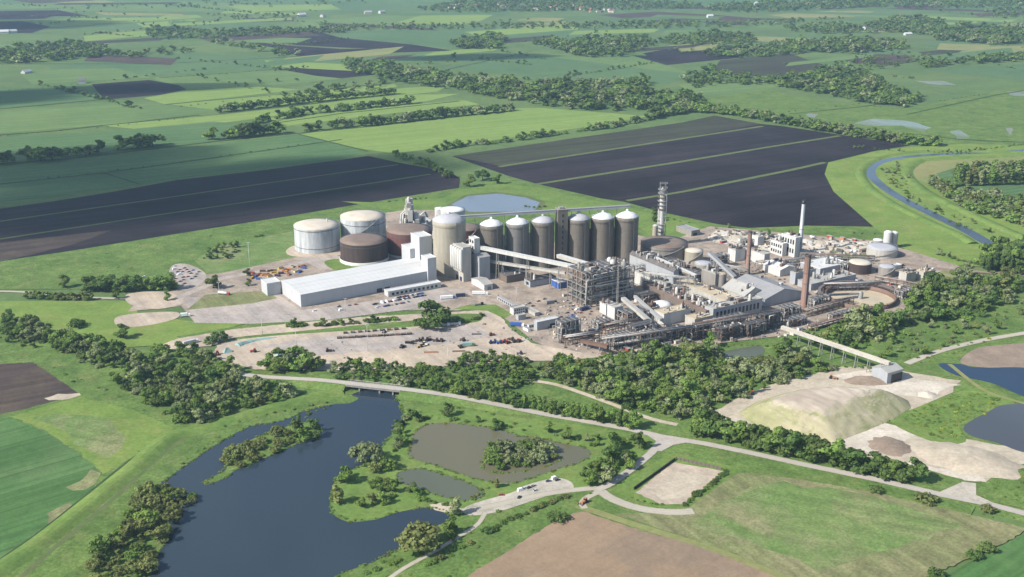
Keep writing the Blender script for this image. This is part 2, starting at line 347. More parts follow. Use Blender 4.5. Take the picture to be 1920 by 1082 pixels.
def crown_np(seed, kind='round', n=430, leaf=.085):
    """unit-height plant: vertices (n*4 + core), quads. Leaf clumps sit on lobes round an uneven dark core."""
    rg = np.random.default_rng(seed)
    lobes = []
    if kind == 'round':
        lean = rg.uniform(-.05, .05, 2); lobes.append((np.array([0, 0, .45]), .2))
        for i in range(24):
            a = i * 2.4 + rg.uniform(0, 1.2); z = .14 + .76 * ((i * .381 + rg.uniform(0, .1)) % 1); rr = .33 * math.sqrt(max(.06, 1 - ((z - .42) / .52) ** 2)) * rg.uniform(.45, 1.15)
            lobes.append((np.array([rr * math.cos(a) + lean[0] * z, rr * math.sin(a) + lean[1] * z, z]), rg.uniform(.07, .145)))
    elif kind == 'wide':
        for i in range(24):
            a = i * 2.4 + rg.uniform(0, 1.2); rr = .46 * math.sqrt(rg.uniform(.02, 1)); z = rg.uniform(.14, .42) + .42 * rg.uniform(.6, 1) * (1 - (rr / .5) ** 2)
            lobes.append((np.array([rr * math.cos(a), rr * math.sin(a), z]), rg.uniform(.09, .17)))
    elif kind == 'tall':
        for i in range(16):
            z = .12 + .8 * i / 15; rr = .08 * rg.uniform(0, 1.3); a = rg.uniform(0, 6.28)
            lobes.append((np.array([rr * math.cos(a), rr * math.sin(a), z]), .12 * math.sqrt(max(.1, 1 - ((z - .42) / .58) ** 2)) * rg.uniform(.7, 1.15)))
    else:  # bush, sits on the ground
        for i in range(13):
            a = i * 2.4 + rg.uniform(0, 1.2); rr = .6 * math.sqrt(rg.uniform(0, 1)); z = rg.uniform(.18, .4) + .34 * rg.uniform(.5, 1) * (1 - (rr / .62) ** 2)
            lobes.append((np.array([rr * math.cos(a), rr * math.sin(a), z]), rg.uniform(.16, .3)))
    w = np.array([r * r for _, r in lobes]); w /= w.sum()
    C = np.array([c for c, _ in lobes]); Rr = np.array([r for _, r in lobes])
    pts, nrm = [], []
    while len(pts) < n:
        k = rg.choice(len(lobes), p=w); d = rg.normal(size=3); d /= np.linalg.norm(d)
        if d[2] < -.35: d[2] *= -.6; d /= np.linalg.norm(d)
        p = C[k] + d * Rr[k] * rg.uniform(.8, 1.22)
        inside = (np.linalg.norm(p - C, axis=1) < Rr * .8); inside[k] = False
        if inside.any() or p[2] < .02: continue
        pts.append(p); nrm.append(d)
    pts = np.array(pts); nrm = np.array(nrm)
    nn = nrm + rg.normal(size=nrm.shape) * .33; nn /= np.linalg.norm(nn, axis=1)[:, None]
    t = np.cross(nn, rg.normal(size=nn.shape)); t /= np.linalg.norm(t, axis=1)[:, None]; b = np.cross(nn, t)
    s = leaf * rg.uniform(.6, 1.25, size=(n, 1))
    q = np.stack([pts - t * s * .5 - b * s * .42, pts + t * s * .55 - b * s * .36 + nn * s * .12, pts + t * s * .45 + b * s * .5, pts - t * s * .5 + b * s * .4 + nn * s * .15], 1).reshape(-1, 3)
    faces = np.arange(n * 4).reshape(-1, 4)
    # core: one small closed octahedron-like shell per lobe
    od = np.array([(1, 0, 0), (0, 1, 0), (-1, 0, 0), (0, -1, 0), (0, 0, 1), (0, 0, -1)], float)
    of = [(0, 1, 4, 4), (1, 2, 4, 4), (2, 3, 4, 4), (3, 0, 4, 4), (1, 0, 5, 5), (2, 1, 5, 5), (3, 2, 5, 5), (0, 3, 5, 5)]
    cv = []; cf = []
    for c, r in lobes:
        o = len(q) + len(cv) * 1
        cv += [c + d * r * .86 * rg.uniform(.85, 1.05) for d in od]; cf += [[i + o for i in f] for f in of]
    return np.vstack([q, np.array(cv)]), faces, np.array(cf)
def mesh_np(name, v, quads, tris4, mat, tint=None):
    me = bpy.data.meshes.new(name)
    tr = tris4[:, :3]
    nq, ntr = len(quads), len(tr)
    me.vertices.add(len(v)); me.vertices.foreach_set('co', v.astype(np.float32).ravel())
    li = np.concatenate([quads.ravel(), tr.ravel()]).astype(np.int32)
    me.loops.add(len(li)); me.loops.foreach_set('vertex_index', li)
    me.polygons.add(nq + ntr)
    st = np.concatenate([np.arange(nq) * 4, nq * 4 + np.arange(ntr) * 3]).astype(np.int32)
    me.polygons.foreach_set('loop_start', st)
    try: me.polygons.foreach_set('loop_total', np.concatenate([np.full(nq, 4), np.full(ntr, 3)]).astype(np.int32))
    except Exception: pass
    if tint is not None:
        a = me.attributes.new('tint', 'FLOAT', 'FACE'); a.data.foreach_set('value', tint.astype(np.float32))
    me.materials.append(mat); me.update(); me.validate()
    return me
SHAPES = {'round': [crown_np(s, 'round') for s in (1, 2, 3, 4, 5, 6, 7, 8)], 'wide': [crown_np(s, 'wide', 460) for s in (11, 12, 13, 14, 15)],
          'tall': [crown_np(s, 'tall', 340, .07) for s in (21, 22, 23)], 'bush': [crown_np(s, 'bush', 260, .14) for s in (31, 32, 33, 34)]}
FAR = {'round': [crown_np(s, 'round', 95, .17) for s in (41, 42, 43)], 'wide': [crown_np(s, 'wide', 100, .18) for s in (51, 52)],
       'tall': [crown_np(s, 'tall', 90, .14) for s in (61, 62)], 'bush': [crown_np(s, 'bush', 70, .24) for s in (71, 72)]}
def trunk_mesh(name, kind):
    m = MB(); top = .62 if kind != 'tall' else .8
    m.tube([(0, 0, -.03), (.006, .004, .2), (.0, .01, .42), (.01, 0, top)], [.034, .026, .018, .006], 7)
    if kind != 'tall':
        for a, z, l in ((.4, .26, .24), (2.3, .3, .25), (4.4, .34, .22), (5.5, .42, .18)):
            m.tube([(0, 0, z), (l * .5 * math.cos(a), l * .5 * math.sin(a), z + .12), (l * math.cos(a), l * math.sin(a), z + .3)], [.014, .01, .004], 5)
    return m
_cm = {}; _tm = {}
def crown_mesh(kind, i, tone):
    k = (kind, i, tone)
    if k not in _cm:
        v, q, t = SHAPES[kind][i]; _cm[k] = mesh_np('crown_%s_%s' % (kind, tone), v, q, t, TONE[tone])
    return _cm[k]
def trunk_data(kind):
    if kind not in _tm:
        o = trunk_mesh('trunk', kind).build('trunk', M['bark']); _tm[kind] = o.data; bpy.data.objects.remove(o)
    return _tm[kind]
NAMES = {'round': ('broadleaf_tree', 'tree'), 'wide': ('willow_tree', 'tree'), 'tall': ('poplar_tree', 'tree'), 'bush': ('bush', 'bush')}
def plant(kind, tone, p, h, label, group, rg, width=1.0):
    name, cat = NAMES[kind]
    rz = rg.uniform(0, 6.28); i = rg.randrange(len(SHAPES[kind]))
    if kind == 'bush':
        o = bpy.data.objects.new(name, crown_mesh(kind, i, tone)); COL.objects.link(o)
        o.location = p; o.rotation_euler = (0, 0, rz); o.scale = (h * width, h * width * rg.uniform(.8, 1.2), h)
        return tag(o, label, cat, group)
    r = thing(name, label, cat, p, rz, group); r.scale = (h * width, h * width * rg.uniform(.88, 1.12), h)
    for nm, me in (('trunk', trunk_data(kind)), ('crown', crown_mesh(kind, i, tone))):
        c = bpy.data.objects.new(nm, me); COL.objects.link(c); c.parent = r
    return r

# ---- where plants stand: every entry is surveyed once, then the largest become single plants, the rest woodland masses
PL = []        # dict(kind, tone, p, h, where, group, width)
def inside(poly, x, y):
    c = False; j = len(poly) - 1
    for i in range(len(poly)):
        xi, yi = poly[i]; xj, yj = poly[j]
        if (yi > y) != (yj > y) and x < (xj - xi) * (y - yi) / (yj - yi) + xi: c = not c
        j = i
    return c
KEEPOUT = []
def put(px, py, h, tone, where, kind='round', group=None, width=1.0):
    PL.append(dict(kind=kind, tone=tone, p=G(px, py), h=h, where=where, group=group or where, width=width, single=group is None))
def pick(rg, tones):
    t = rg.random() * sum(tones.values())
    for k, v in tones.items():
        t -= v
        if t <= 0: return k
    return k
def wood(poly, gap, hs, tones, where, kinds={'round': 1}, seed=1, width=1.0, keep=True, far=False):
    rg = random.Random(seed); gp = [G(*q)[:2] for q in poly]
    xs = [q[0] for q in gp]; ys = [q[1] for q in gp]; area = 0
    for i in range(len(gp)): area += gp[i - 1][0] * gp[i][1] - gp[i][0] * gp[i - 1][1]
    n = int(abs(area) / 2 / (gap * gap) * 6) + 8; got = []; cell = {}
    for _ in range(n):
        x = rg.uniform(min(xs), max(xs)); y = rg.uniform(min(ys), max(ys))
        if not inside(gp, x, y): continue
        if keep and any(inside(k, x, y) for k in KEEPOUT): continue
        cx, cy = int(x // gap), int(y // gap); ok = True
        for ax in (-1, 0, 1):
            for ay in (-1, 0, 1):
                for q in cell.get((cx + ax, cy + ay), ()):
                    if (q[0] - x) ** 2 + (q[1] - y) ** 2 < (gap * .86) ** 2: ok = False
        if not ok: continue
        cell.setdefault((cx, cy), []).append((x, y))
        k = pick(rg, kinds); h = rg.uniform(*hs) * (.68 + .6 * rg.random() ** 1.4)
        if k == 'bush': h *= .45
        PL.append(dict(kind=k, tone=pick(rg, tones), p=Vector((x, y, 0)), h=h, where=where, group=where, width=width * rg.uniform(.8, 1.3), far=far))
def row(line, gap, hs, tones, where, kinds={'round': 1}, seed=1, width=1.0, jit=.25, skip=0.0, far=False):
    rg = random.Random(seed); g = [G(*q) for q in line]
    d = 0.0; 
    for a, b in zip(g[:-1], g[1:]):
        L = (b - a).length; n = (b - a) / L; s = Vector((-n.y, n.x, 0))
        while d < L:
            if rg.random() > skip:
                k = pick(rg, kinds); h = rg.uniform(*hs)
                if k == 'bush': h *= .5
                p = a + n * d + s * rg.uniform(-jit, jit) * gap
                PL.append(dict(kind=k, tone=pick(rg, tones), p=Vector((p.x, p.y, 0)), h=h, where=where, group=where, width=width * rg.uniform(.85, 1.2), far=far))
            d += gap * rg.uniform(.75, 1.3)
        d -= L
def flush_plants():
    rg = random.Random(5)
    for e in PL:
        x, y = proj(e['p']); e['x'] = x; e['y'] = y
        e['big'] = e['h'] * (1.0 if e['kind'] != 'bush' else 1.6) * scale_at(max(y, -100)) if y < 1300 else 0
        e['vis'] = -60 < x < 1980 and -20 < y < 1130
    vis = [e for e in PL if e['vis']]
    chosen = []
    for cat, cap in (('tree', 298), ('bush', 240)):
        c = sorted([e for e in vis if NAMES[e['kind']][1] == cat and not e.get('far')], key=lambda e: -e['big'] - (1e5 if e.get('single') else 0))
        chosen += c[:cap]
    for e in chosen: e['own'] = True
    sets = {}
    for e in chosen: sets.setdefault((e['where'], NAMES[e['kind']][0], e['tone']), []).append(e)
    for (where, nm, tone), L in sets.items():
        L.sort(key=lambda e: e['x']); word = {'broadleaf_tree': 'tree', 'willow_tree': 'willow', 'poplar_tree': 'poplar', 'bush': 'bush'}[nm]
        for i, e in enumerate(L):
            if e.get('single'): lab = '%s %s %s' % (TONEWORD[tone], word, where)
            elif len(L) == 1: lab = 'the only %s %s %s' % (TONEWORD[tone], word, where)
            else: lab = '%s %s %s, %s from left' % (TONEWORD[tone], word, where, ordinal(i + 1))
            plant(e['kind'], tone, e['p'], e['h'], lab, None if e.get('single') else 'trees ' + where if nm != 'bush' else 'bushes ' + where, rg, e['width'])
    masses = {}
    for e in vis:
        if not e.get('own'): masses.setdefault(e['where'], []).append(e)
    for where, L in masses.items():
        tones = {}
        for e in L: tones.setdefault(e['tone'], []).append(e)
        mats = []; V_, Q_, T_, TI, MI = [], [], [], [], []; off = 0; tq = []; tt = []; mq = []; mt = []
        for ti, (tone, E) in enumerate(tones.items()):
            mats.append(TONE[tone])
            for e in E:
                lod = FAR if (e['y'] < 420 or e['kind'] == 'bush') else SHAPES
                v, q, t = lod[e['kind']][rg.randrange(len(lod[e['kind']]))]
                a = rg.uniform(0, 6.28); c, s = math.cos(a), math.sin(a); h = e['h']; wd = h * e['width']
                vv = np.empty_like(v); vv[:, 0] = (v[:, 0] * c - v[:, 1] * s) * wd + e['p'].x; vv[:, 1] = (v[:, 0] * s + v[:, 1] * c) * wd + e['p'].y; vv[:, 2] = v[:, 2] * h
                V_.append(vv); Q_.append(q + off); T_.append(t + off); off += len(v)
                r = rg.random(); tq.append(np.full(len(q), r)); tt.append(np.full(len(t), r)); mq.append(np.full(len(q), ti)); mt.append(np.full(len(t), ti))
        if not V_: continue
        me = mesh_np('woodland', np.vstack(V_), np.vstack(Q_), np.vstack(T_), mats[0], np.concatenate(tq + tt))
        for mm in mats[1:]: me.materials.append(mm)
        if len(mats) > 1 and len(me.polygons) == len(np.concatenate(mq + mt)): me.polygons.foreach_set('material_index', np.concatenate(mq + mt).astype(np.int32))
        o = bpy.data.objects.new('shrubbery' if all(e['kind'] == 'bush' for e in L) else 'woodland', me); COL.objects.link(o)
        tag(o, 'mass of small leafy growth ' + where if all(e['kind'] == 'bush' for e in L) else 'mass of trees ' + where, 'shrubbery' if all(e['kind'] == 'bush' for e in L) else 'woodland', None, 'stuff')
    print('plants', len(PL), 'visible', len(vis), 'single', len(chosen))
# ---------------------------------------------------------------- land
def smooth(pts, n=6, closed=False):
    pts = [Vector(p) for p in pts]; out = []; L = len(pts)
    rng = range(L) if closed else range(L - 1)
    for i in rng:
        if closed: p0, p1, p2, p3 = pts[i - 1], pts[i], pts[(i + 1) % L], pts[(i + 2) % L]
        else: p0, p1, p2, p3 = pts[max(i - 1, 0)], pts[i], pts[i + 1], pts[min(i + 2, L - 1)]
        for k in range(n):
            t = k / n
            out.append(.5 * ((2 * p1) + (p2 - p0) * t + (2 * p0 - 5 * p1 + 4 * p2 - p3) * t * t + (3 * p1 - p0 - 3 * p2 + p3) * t ** 3))
    if not closed: out.append(pts[-1])
    return out
LAYER = [0]
def area(name, pix, mat, z=None, curved=False, kind='structure', wob=0.0, label=None):
    g = [G(*p) for p in pix]
    if curved: g = smooth(g, 6, True)
    if wob:
        rg = random.Random(len(pix) * 17 + int(pix[0][0])); 
        h = []
        for i, p in enumerate(g):
            q = g[(i + 1) % len(g)]; L = (q - p).length; n = max(1, int(L / (wob * 4)))
            for k in range(n):
                c = p.lerp(q, k / n); h.append(c + Vector((rg.uniform(-wob, wob), rg.uniform(-wob, wob), 0)))
        g = h
    if z is None: LAYER[0] += 1; z = .06 + .003 * LAYER[0]
    g = [Vector((p.x, p.y, z)) for p in g]
    me = bpy.data.meshes.new(name); bmv = [tuple(p) for p in g]
    tri = tessellate_polygon([g])
    # all triangles must face up
    fs = []
    for a, b, c in tri:
        n = (g[b] - g[a]).cross(g[c] - g[a]).z
        if abs(n) < 1e-9: continue
        fs.append((a, b, c) if n > 0 else (a, c, b))
    me.from_pydata(bmv, [], fs); me.materials.append(M[mat]); me.update()
    o = bpy.data.objects.new(name, me); COL.objects.link(o); tag(o, label, None, None, kind)
    return o
def strip(name, pix, width, mat, z=None, prof=None, curved=True, kind='structure', zf=None, label=None, cat=None, wend=None, wob=0):
    """ribbon of constant real width along a path; prof = [(offset share, height)...] cross-section for banks"""
    g = [G(*p) for p in pix]
    if curved and len(g) > 2: g = smooth(g, 8)
    if z is None: LAYER[0] += 1; z = .06 + .003 * LAYER[0]
    prof = prof or [(-.5, 0), (.5, 0)]
    vs = []; fs = []; n = len(prof); rg = random.Random(int(pix[0][0]) + 3)
    for i, p in enumerate(g):
        d = (g[min(i + 1, len(g) - 1)] - g[max(i - 1, 0)]).normalized(); s = Vector((d.y, -d.x, 0))
        wd = width if wend is None else width + (wend - width) * i / (len(g) - 1)
        zz = zf(p) if zf else 0
        for o, h in prof: vs.append((p.x + s.x * (o * wd + rg.uniform(-wob, wob)), p.y + s.y * (o * wd + rg.uniform(-wob, wob)), z + h + (zz if abs(o) < .45 or len(prof) == 2 else 0)))
    for i in range(len(g) - 1):
        for k in range(n - 1): fs.append((i * n + k, i * n + k + 1, (i + 1) * n + k + 1, (i + 1) * n + k))
    me = bpy.data.meshes.new(name); me.from_pydata(vs, [], fs); me.materials.append(M[mat]); me.update()
    uv = me.uv_layers.new(name='UVMap'); ul = [((v % n) / (n - 1), float(v // n)) for f in fs for v in f]
    uv.data.foreach_set('uv', [c for q in ul for c in q])
    o = bpy.data.objects.new(name, me); COL.objects.link(o); tag(o, label, cat, None, kind); return o
BANK = [(-.5, 0), (-.22, 1.6), (-.1, 2.0), (.1, 2.0), (.22, 1.6), (.5, 0)]

gm = bpy.data.meshes.new('ground'); E = 16000
gm.from_pydata([(-E, -1500, 0), (E, -1500, 0), (E, E, 0), (-E, E, 0)], [], [(0, 1, 2, 3)]); gm.materials.append(M['plain'])
go = bpy.data.objects.new('ground', gm); COL.objects.link(go); go['kind'] = 'structure'

# ---- far patchwork (top of the photograph)
def field(pix, mat, **k): return area('field', pix, mat, **k)
FAR_FIELDS = [
 ('teal', [(-900, -60), (2900, -60), (2900, 20), (-900, 20)]),
 ('crop', [(-60, 8), (340, 2), (560, 12), (480, 22), (-60, 20)]), ('peatb', [(20, 0), (180, 0), (160, 4), (60, 6)]), ('lime', [(420, 10), (620, 8), (640, 18), (470, 22)]),
 ('peat', [(-60, 22), (110, 19), (172, 31), (60, 36), (-60, 38)]), ('lime', [(60, 40), (160, 34), (370, 28), (380, 33), (250, 42), (80, 52)]),
 ('peat', [(-60, 42), (40, 40), (95, 50), (60, 62), (-60, 62)]), ('teal', [(170, 44), (360, 40), (520, 40), (460, 54), (200, 57)]), ('straw', [(180, 63), (268, 58), (275, 66), (190, 68)]),
 ('lime', [(255, 44), (365, 36), (372, 45), (270, 51)]), ('thin', [(120, 80), (270, 72), (320, 70), (300, 76), (140, 84)]), ('crop', [(-60, 82), (25, 84), (35, 92), (-60, 100)]),
 ('crop', [(560, 38), (640, 34), (800, 26), (920, 30), (880, 42), (700, 50), (570, 53)]), ('lime', [(745, 42), (800, 26), (925, 28), (900, 40), (860, 46)]), ('straw', [(965, 38), (1000, 33), (1060, 34), (1040, 41)]),
 ('peatb', [(460, 34), (555, 32), (550, 40), (470, 42)]), ('peatb', [(1120, 28), (1230, 22), (1340, 28), (1440, 36), (1400, 42), (1220, 41)]), ('teal', [(640, 58), (960, 52), (1330, 50), (1330, 62), (1240, 76), (1000, 72), (850, 92), (640, 72)]),
 ('peat', [(415, 66), (600, 60), (640, 71), (767, 83), (850, 95), (640, 102), (560, 106), (528, 92), (450, 78)]), ('margin', [(398, 66), (415, 65), (560, 85), (700, 92), (740, 91), (640, 92), (520, 84)]),
 ('teal', [(190, 112), (360, 98), (560, 112), (680, 108), (860, 94), (1120, 110), (1300, 140), (1250, 158), (1060, 152), (860, 130), (660, 120), (520, 130), (300, 142), (100, 140), (90, 125)]),
 ('crop', [(40, 140), (110, 130), (220, 128), (285, 146), (180, 150), (60, 158)]), ('crop', [(285, 146), (360, 140), (520, 130), (530, 132), (640, 148), (500, 160), (360, 168), (300, 152)]),
 ('peat', [(527, 130), (607, 123), (730, 137), (640, 147), (590, 142)]), ('peat', [(172, 158), (280, 150), (335, 160), (350, 168), (300, 178), (195, 187)]),
 ('wheat', [(-60, 170), (150, 160), (190, 186), (-60, 210)]), ('lime', [(270, 184), (350, 170), (480, 162), (560, 168), (440, 182), (310, 196)]), ('lime', [(320, 196), (560, 172), (640, 166), (740, 158), (745, 163), (600, 182), (400, 206)]),
 ('crop', [(-60, 214), (180, 192), (310, 196), (400, 208), (250, 230), (-60, 256)]), ('lime', [(560, 185), (760, 165), (840, 160), (820, 172), (640, 190), (520, 198)]),
 ('lime', [(190, 236), (430, 214), (640, 190), (760, 178), (860, 176), (800, 190), (560, 212), (300, 246)]), ('lime', [(500, 222), (720, 200), (870, 188), (900, 196), (740, 212), (540, 236)]),
 ('wheat', [(-60, 262), (200, 246), (400, 228), (540, 240), (410, 264), (320, 276), (-60, 308)]), ('lime', [(600, 246), (760, 226), (960, 204), (1010, 202), (1220, 218), (1060, 244), (860, 272), (740, 288), (600, 268), (540, 256)]),
 ('wheat', [(-60, 318), (310, 280), (560, 252), (690, 284), (640, 298), (400, 326), (200, 355), (-60, 388)]),
 ('crop', [(1000, 96), (1180, 104), (1310, 140), (1200, 128), (960, 98)]), ('peat', [(1185, 104), (1250, 92), (1340, 86), (1412, 84), (1390, 108), (1250, 122)]),
 ('teal', [(1390, 80), (1420, 68), (1560, 66), (1600, 72), (1480, 84)]), ('margin', [(1545, 70), (1600, 66), (1760, 74), (1790, 84), (1680, 92), (1600, 84)]),
 ('thin', [(1340, 128), (1350, 113), (1480, 100), (1545, 122), (1520, 140), (1380, 144)]), ('peatb', [(1570, 108), (1690, 97), (1722, 115), (1668, 123), (1600, 118)]),
 ('thin', [(1720, 98), (1800, 90), (1880, 108), (1780, 116)]), ('straw', [(1840, 88), (1980, 84), (1980, 94), (1860, 96)]), ('teal', [(1740, 132), (1980, 116), (1980, 152), (1860, 146)]),
 ('straw', [(1440, 28), (1590, 18), (1640, 22), (1600, 32), (1480, 34)]), ('crop', [(1560, 30), (1700, 26), (1790, 26), (1740, 34)]), ('lime', [(1740, 44), (1830, 40), (1840, 48), (1760, 50)]), ('straw', [(1840, 46), (1980, 40), (1980, 52), (1880, 54)]),
 ('crop', [(1270, 158), (1420, 152), (1460, 164), (1380, 180), (1300, 178)]),
 ('rough', [(1280, 190), (1430, 168), (1560, 190), (1690, 205), (1980, 150), (1980, 330), (1780, 272), (1600, 240), (1440, 212)]),
]
for m_, px in FAR_FIELDS: field(px, m_)
for px in ([(1605, 232), (1640, 223), (1700, 226), (1750, 240), (1735, 247), (1690, 236), (1640, 236)], [(1778, 246), (1800, 244), (1820, 258), (1796, 262)], [(1715, 152), (1770, 152), (1792, 160), (1740, 158)], [(1885, 172), (1960, 168), (1960, 182), (1900, 180)], [(1885, 240), (1897, 240), (1896, 253), (1888, 253)], [(1512, 212), (1530, 214), (1528, 221), (1516, 220)]):
    area('flood_water', px, 'flood', wob=5)

rgs = random.Random(91)
for i in range(70):                                # narrow strips of the far country
    y = 4 + 120 * (i / 70) ** 1.3; x = rgs.uniform(-60, 1900); L = rgs.uniform(60, 230); hgt = (3 + y * .07) * rgs.uniform(.6, 1.4); k = rgs.uniform(-.05, .03) * (1 + y / 80); sh = rgs.uniform(-30, 30)
    if 820 < x + L / 2 < 1130 and y < 22: continue
    field([(x, y), (x + L, y + L * k), (x + L + sh, y + L * k + hgt), (x + sh, y + hgt)], rgs.choice(['crop', 'teal', 'teal', 'wheat', 'lime', 'crop', 'plain', 'straw', 'thin', 'peatb']))
# dark peat land, left (three lands between grass baulks) and right (five)
PEAT_L = [(-60, 400), (100, 378), (213, 360), (333, 338), (500, 319), (640, 300), (690, 293), (750, 306), (840, 322), (862, 335), (860, 353), (700, 379), (547, 405), (333, 439), (133, 471), (-60, 503)]
field(PEAT_L, 'peat', label='peat')
field([(-60, 462), (80, 446), (210, 432), (150, 455), (60, 478), (-60, 503)], 'peatb', wob=1)
for ln in ([(-60, 424), (300, 373), (500, 344), (747, 309)], [(-60, 458), (300, 403), (547, 367), (807, 327)]): strip('baulk', ln, 5, 'margin', curved=False)
PEAT_R = [(847, 293), (1060, 262), (1280, 230), (1340, 217), (1427, 233), (1467, 237), (1567, 252), (1707, 273), (1640, 283), (1553, 305), (1546, 327), (1563, 360), (1637, 425), (1513, 423), (1403, 428), (1345, 421), (1248, 400), (1169, 378), (1126, 372), (1007, 345), (953, 330)]
field(PEAT_R, 'peat')
field([(847, 293), (1060, 262), (1280, 230), (1340, 217), (1425, 233), (1280, 259), (940, 312)], 'thin')
for ln in ([(935, 313), (1280, 260), (1430, 237)], [(1005, 346), (1280, 303), (1430, 278), (1575, 255)], [(1175, 377), (1280, 360), (1480, 320), (1547, 305)]): strip('baulk', ln, 9, 'margin', curved=False, wob=.6)

# ---- river and its meadows, right
area('meadow', [(1553, 305), (1640, 284), (1710, 276), (1800, 270), (1980, 275), (1980, 470), (1840, 500), (1720, 495), (1600, 470), (1637, 425), (1563, 360), (1546, 327)], 'meadow')
strip('river', [(1990, 272), (1900, 284), (1760, 290), (1690, 296), (1645, 307), (1632, 325), (1655, 350), (1700, 378), (1760, 408), (1810, 432), (1850, 455), (1890, 478)], 13, 'river', wend=17)
strip('river_bank', [(1960, 288), (1760, 284), (1680, 290), (1632, 304), (1614, 325), (1632, 354), (1676, 384), (1740, 416), (1795, 440), (1825, 458)], 16, 'lush', prof=BANK)
strip('river_bank', [(1990, 290), (1760, 299), (1720, 305), (1700, 325), (1730, 356), (1790, 388), (1870, 425), (1940, 455)], 18, 'lush', prof=BANK)
field([(1712, 315), (1740, 302), (1830, 296), (1960, 292), (1960, 310), (1800, 318), (1740, 345), (1715, 335)], 'straw')
field([(1755, 326), (1800, 312), (1980, 308), (1980, 372), (1850, 372), (1775, 350)], 'wheat')

# ---- works site: rough grass belt, yards, pads
area('grass_belt', [(-60, 500), (133, 471), (333, 439), (547, 405), (700, 379), (860, 353), (953, 335), (1007, 346), (1130, 374), (1180, 384), (1248, 400), (1345, 421), (1403, 428), (1513, 424), (1637, 426), (1700, 470), (1600, 500), (1300, 470), (900, 420), (700, 430), (560, 500), (350, 540), (-60, 545)], 'rough')
area('lawn', [(365, 490), (400, 465), (470, 448), (548, 435), (560, 470), (575, 482), (540, 492), (430, 514), (395, 516)], 'hay')
area('lawn', [(640, 378), (700, 380), (830, 372), (860, 356), (940, 345), (1010, 352), (1180, 392), (1300, 420), (1340, 440), (1250, 470), (1190, 420), (1000, 400), (830, 395), (740, 395)], 'lush')
area('lawn', [(-60, 565), (240, 565), (262, 590), (365, 604), (470, 605), (300, 648), (200, 655), (120, 640), (30, 600), (-60, 596)], 'meadow')
area('lagoon_shore', [(836, 386), (870, 366), (930, 360), (990, 368), (1024, 379), (1014, 400), (875, 401)], 'margin', wob=1)
area('lagoon', [(846, 384), (878, 368), (935, 363.5), (985, 371), (1012, 380), (1002, 397), (880, 398)], 'lagoon', wob=.5)
strip('track', [(-60, 546), (40, 548), (120, 556), (240, 560), (340, 552)], 5, 'track')
YARD = [(350, 520), (420, 512), (560, 482), (640, 488), (700, 480), (900, 470), (1190, 440), (1250, 455), (1330, 425), (1500, 440), (1640, 452), (1720, 475), (1800, 500), (1740, 530), (1690, 590), (1560, 610), (1470, 630), (1300, 650), (1150, 668), (1060, 668), (1000, 640), (950, 600), (900, 575), (860, 583), (760, 582), (620, 600), (560, 604), (470, 608), (365, 606), (340, 575), (240, 585), (262, 558), (330, 545)]
area('works_ground', YARD, 'works')
area('yard', [(345, 560), (490, 548), (520, 552), (565, 582), (700, 565), (830, 540), (880, 545), (860, 560), (760, 582), (620, 600), (470, 608), (365, 606)], 'yard')
area('yard', [(385, 553), (500, 546), (520, 560), (470, 570), (350, 582)], 'haybrown')
area('yard', [(240, 552), (310, 548), (345, 566), (300, 580), (245, 572)], 'pad', curved=True)
area('yard', [(218, 596), (262, 588), (330, 586), (330, 598), (270, 612), (222, 612)], 'pad', curved=True)
area('yard', [(322, 500), (350, 496), (384, 512), (380, 530), (345, 545), (318, 528)], 'yard', curved=True)
strip('road', [(330, 560), (380, 540), (420, 522), (520, 505), (575, 490), (590, 482)], 9, 'yard')
area('yard', [(560, 486), (600, 478), (700, 486), (740, 500), (700, 512), (600, 505)], 'yard')
area('tank_pad', [(537, 470), (556, 460), (600, 456), (650, 462), (642, 478), (590, 484), (545, 480)], 'pad', curved=True)
area('lawn', [(608, 492), (650, 486), (720, 500), (700, 512), (640, 512)], 'lush', curved=True)
area('works_ground', [(722, 400), (760, 394), (840, 396), (850, 440), (740, 445), (722, 425)], 'works', wob=1.5)
area('grass_verge', [(330, 632), (470, 608), (620, 600), (760, 584), (850, 584), (770, 594), (600, 610), (440, 625), (360, 640)], 'rough')
area('beet_pad', [(292, 652), (330, 636), (440, 618), (560, 606), (700, 594), (850, 586), (910, 582), (940, 596), (960, 620), (1000, 645), (1080, 660), (1130, 668), (1100, 676), (985, 678), (830, 688), (650, 695), (480, 694), (430, 684), (398, 664), (408, 648), (330, 656), (296, 658)], 'pad', wob=.8)
area('grass_verge', [(402, 650), (440, 634), (560, 622), (700, 608), (770, 602), (850, 590), (898, 590), (905, 598), (885, 606), (800, 612), (640, 622), (520, 630), (430, 640)], 'rough', curved=True)
area('grass_verge', [(850, 580), (880, 572), (930, 572), (960, 590), (945, 598), (915, 584)], 'lush')
area('pad_stain', [(480, 650), (640, 628), (780, 618), (900, 612), (930, 632), (800, 650), (600, 668)], 'yard', wob=2)
area('clarifier_floor', [(1550, 560), (1580, 548), (1630, 545), (1670, 552), (1682, 566), (1650, 580), (1590, 586), (1556, 576)], 'creamroof', curved=True)
area('lime_ground', [(1325, 445), (1345, 432), (1420, 436), (1500, 450), (1640, 455), (1660, 470), (1500, 480), (1420, 470), (1340, 455)], 'pale', wob=1.5)
area('lime_ground', [(1700, 520), (1790, 505), (1840, 512), (1770, 530), (1740, 545), (1700, 545)], 'haybrown', wob=1.5)
area('works_grass', [(1560, 470), (1640, 478), (1600, 490), (1540, 486)], 'haybrown')
strip('railway_bed', [(1690, 495), (1760, 505), (1860, 512), (1990, 522)], 8, 'brownheap')

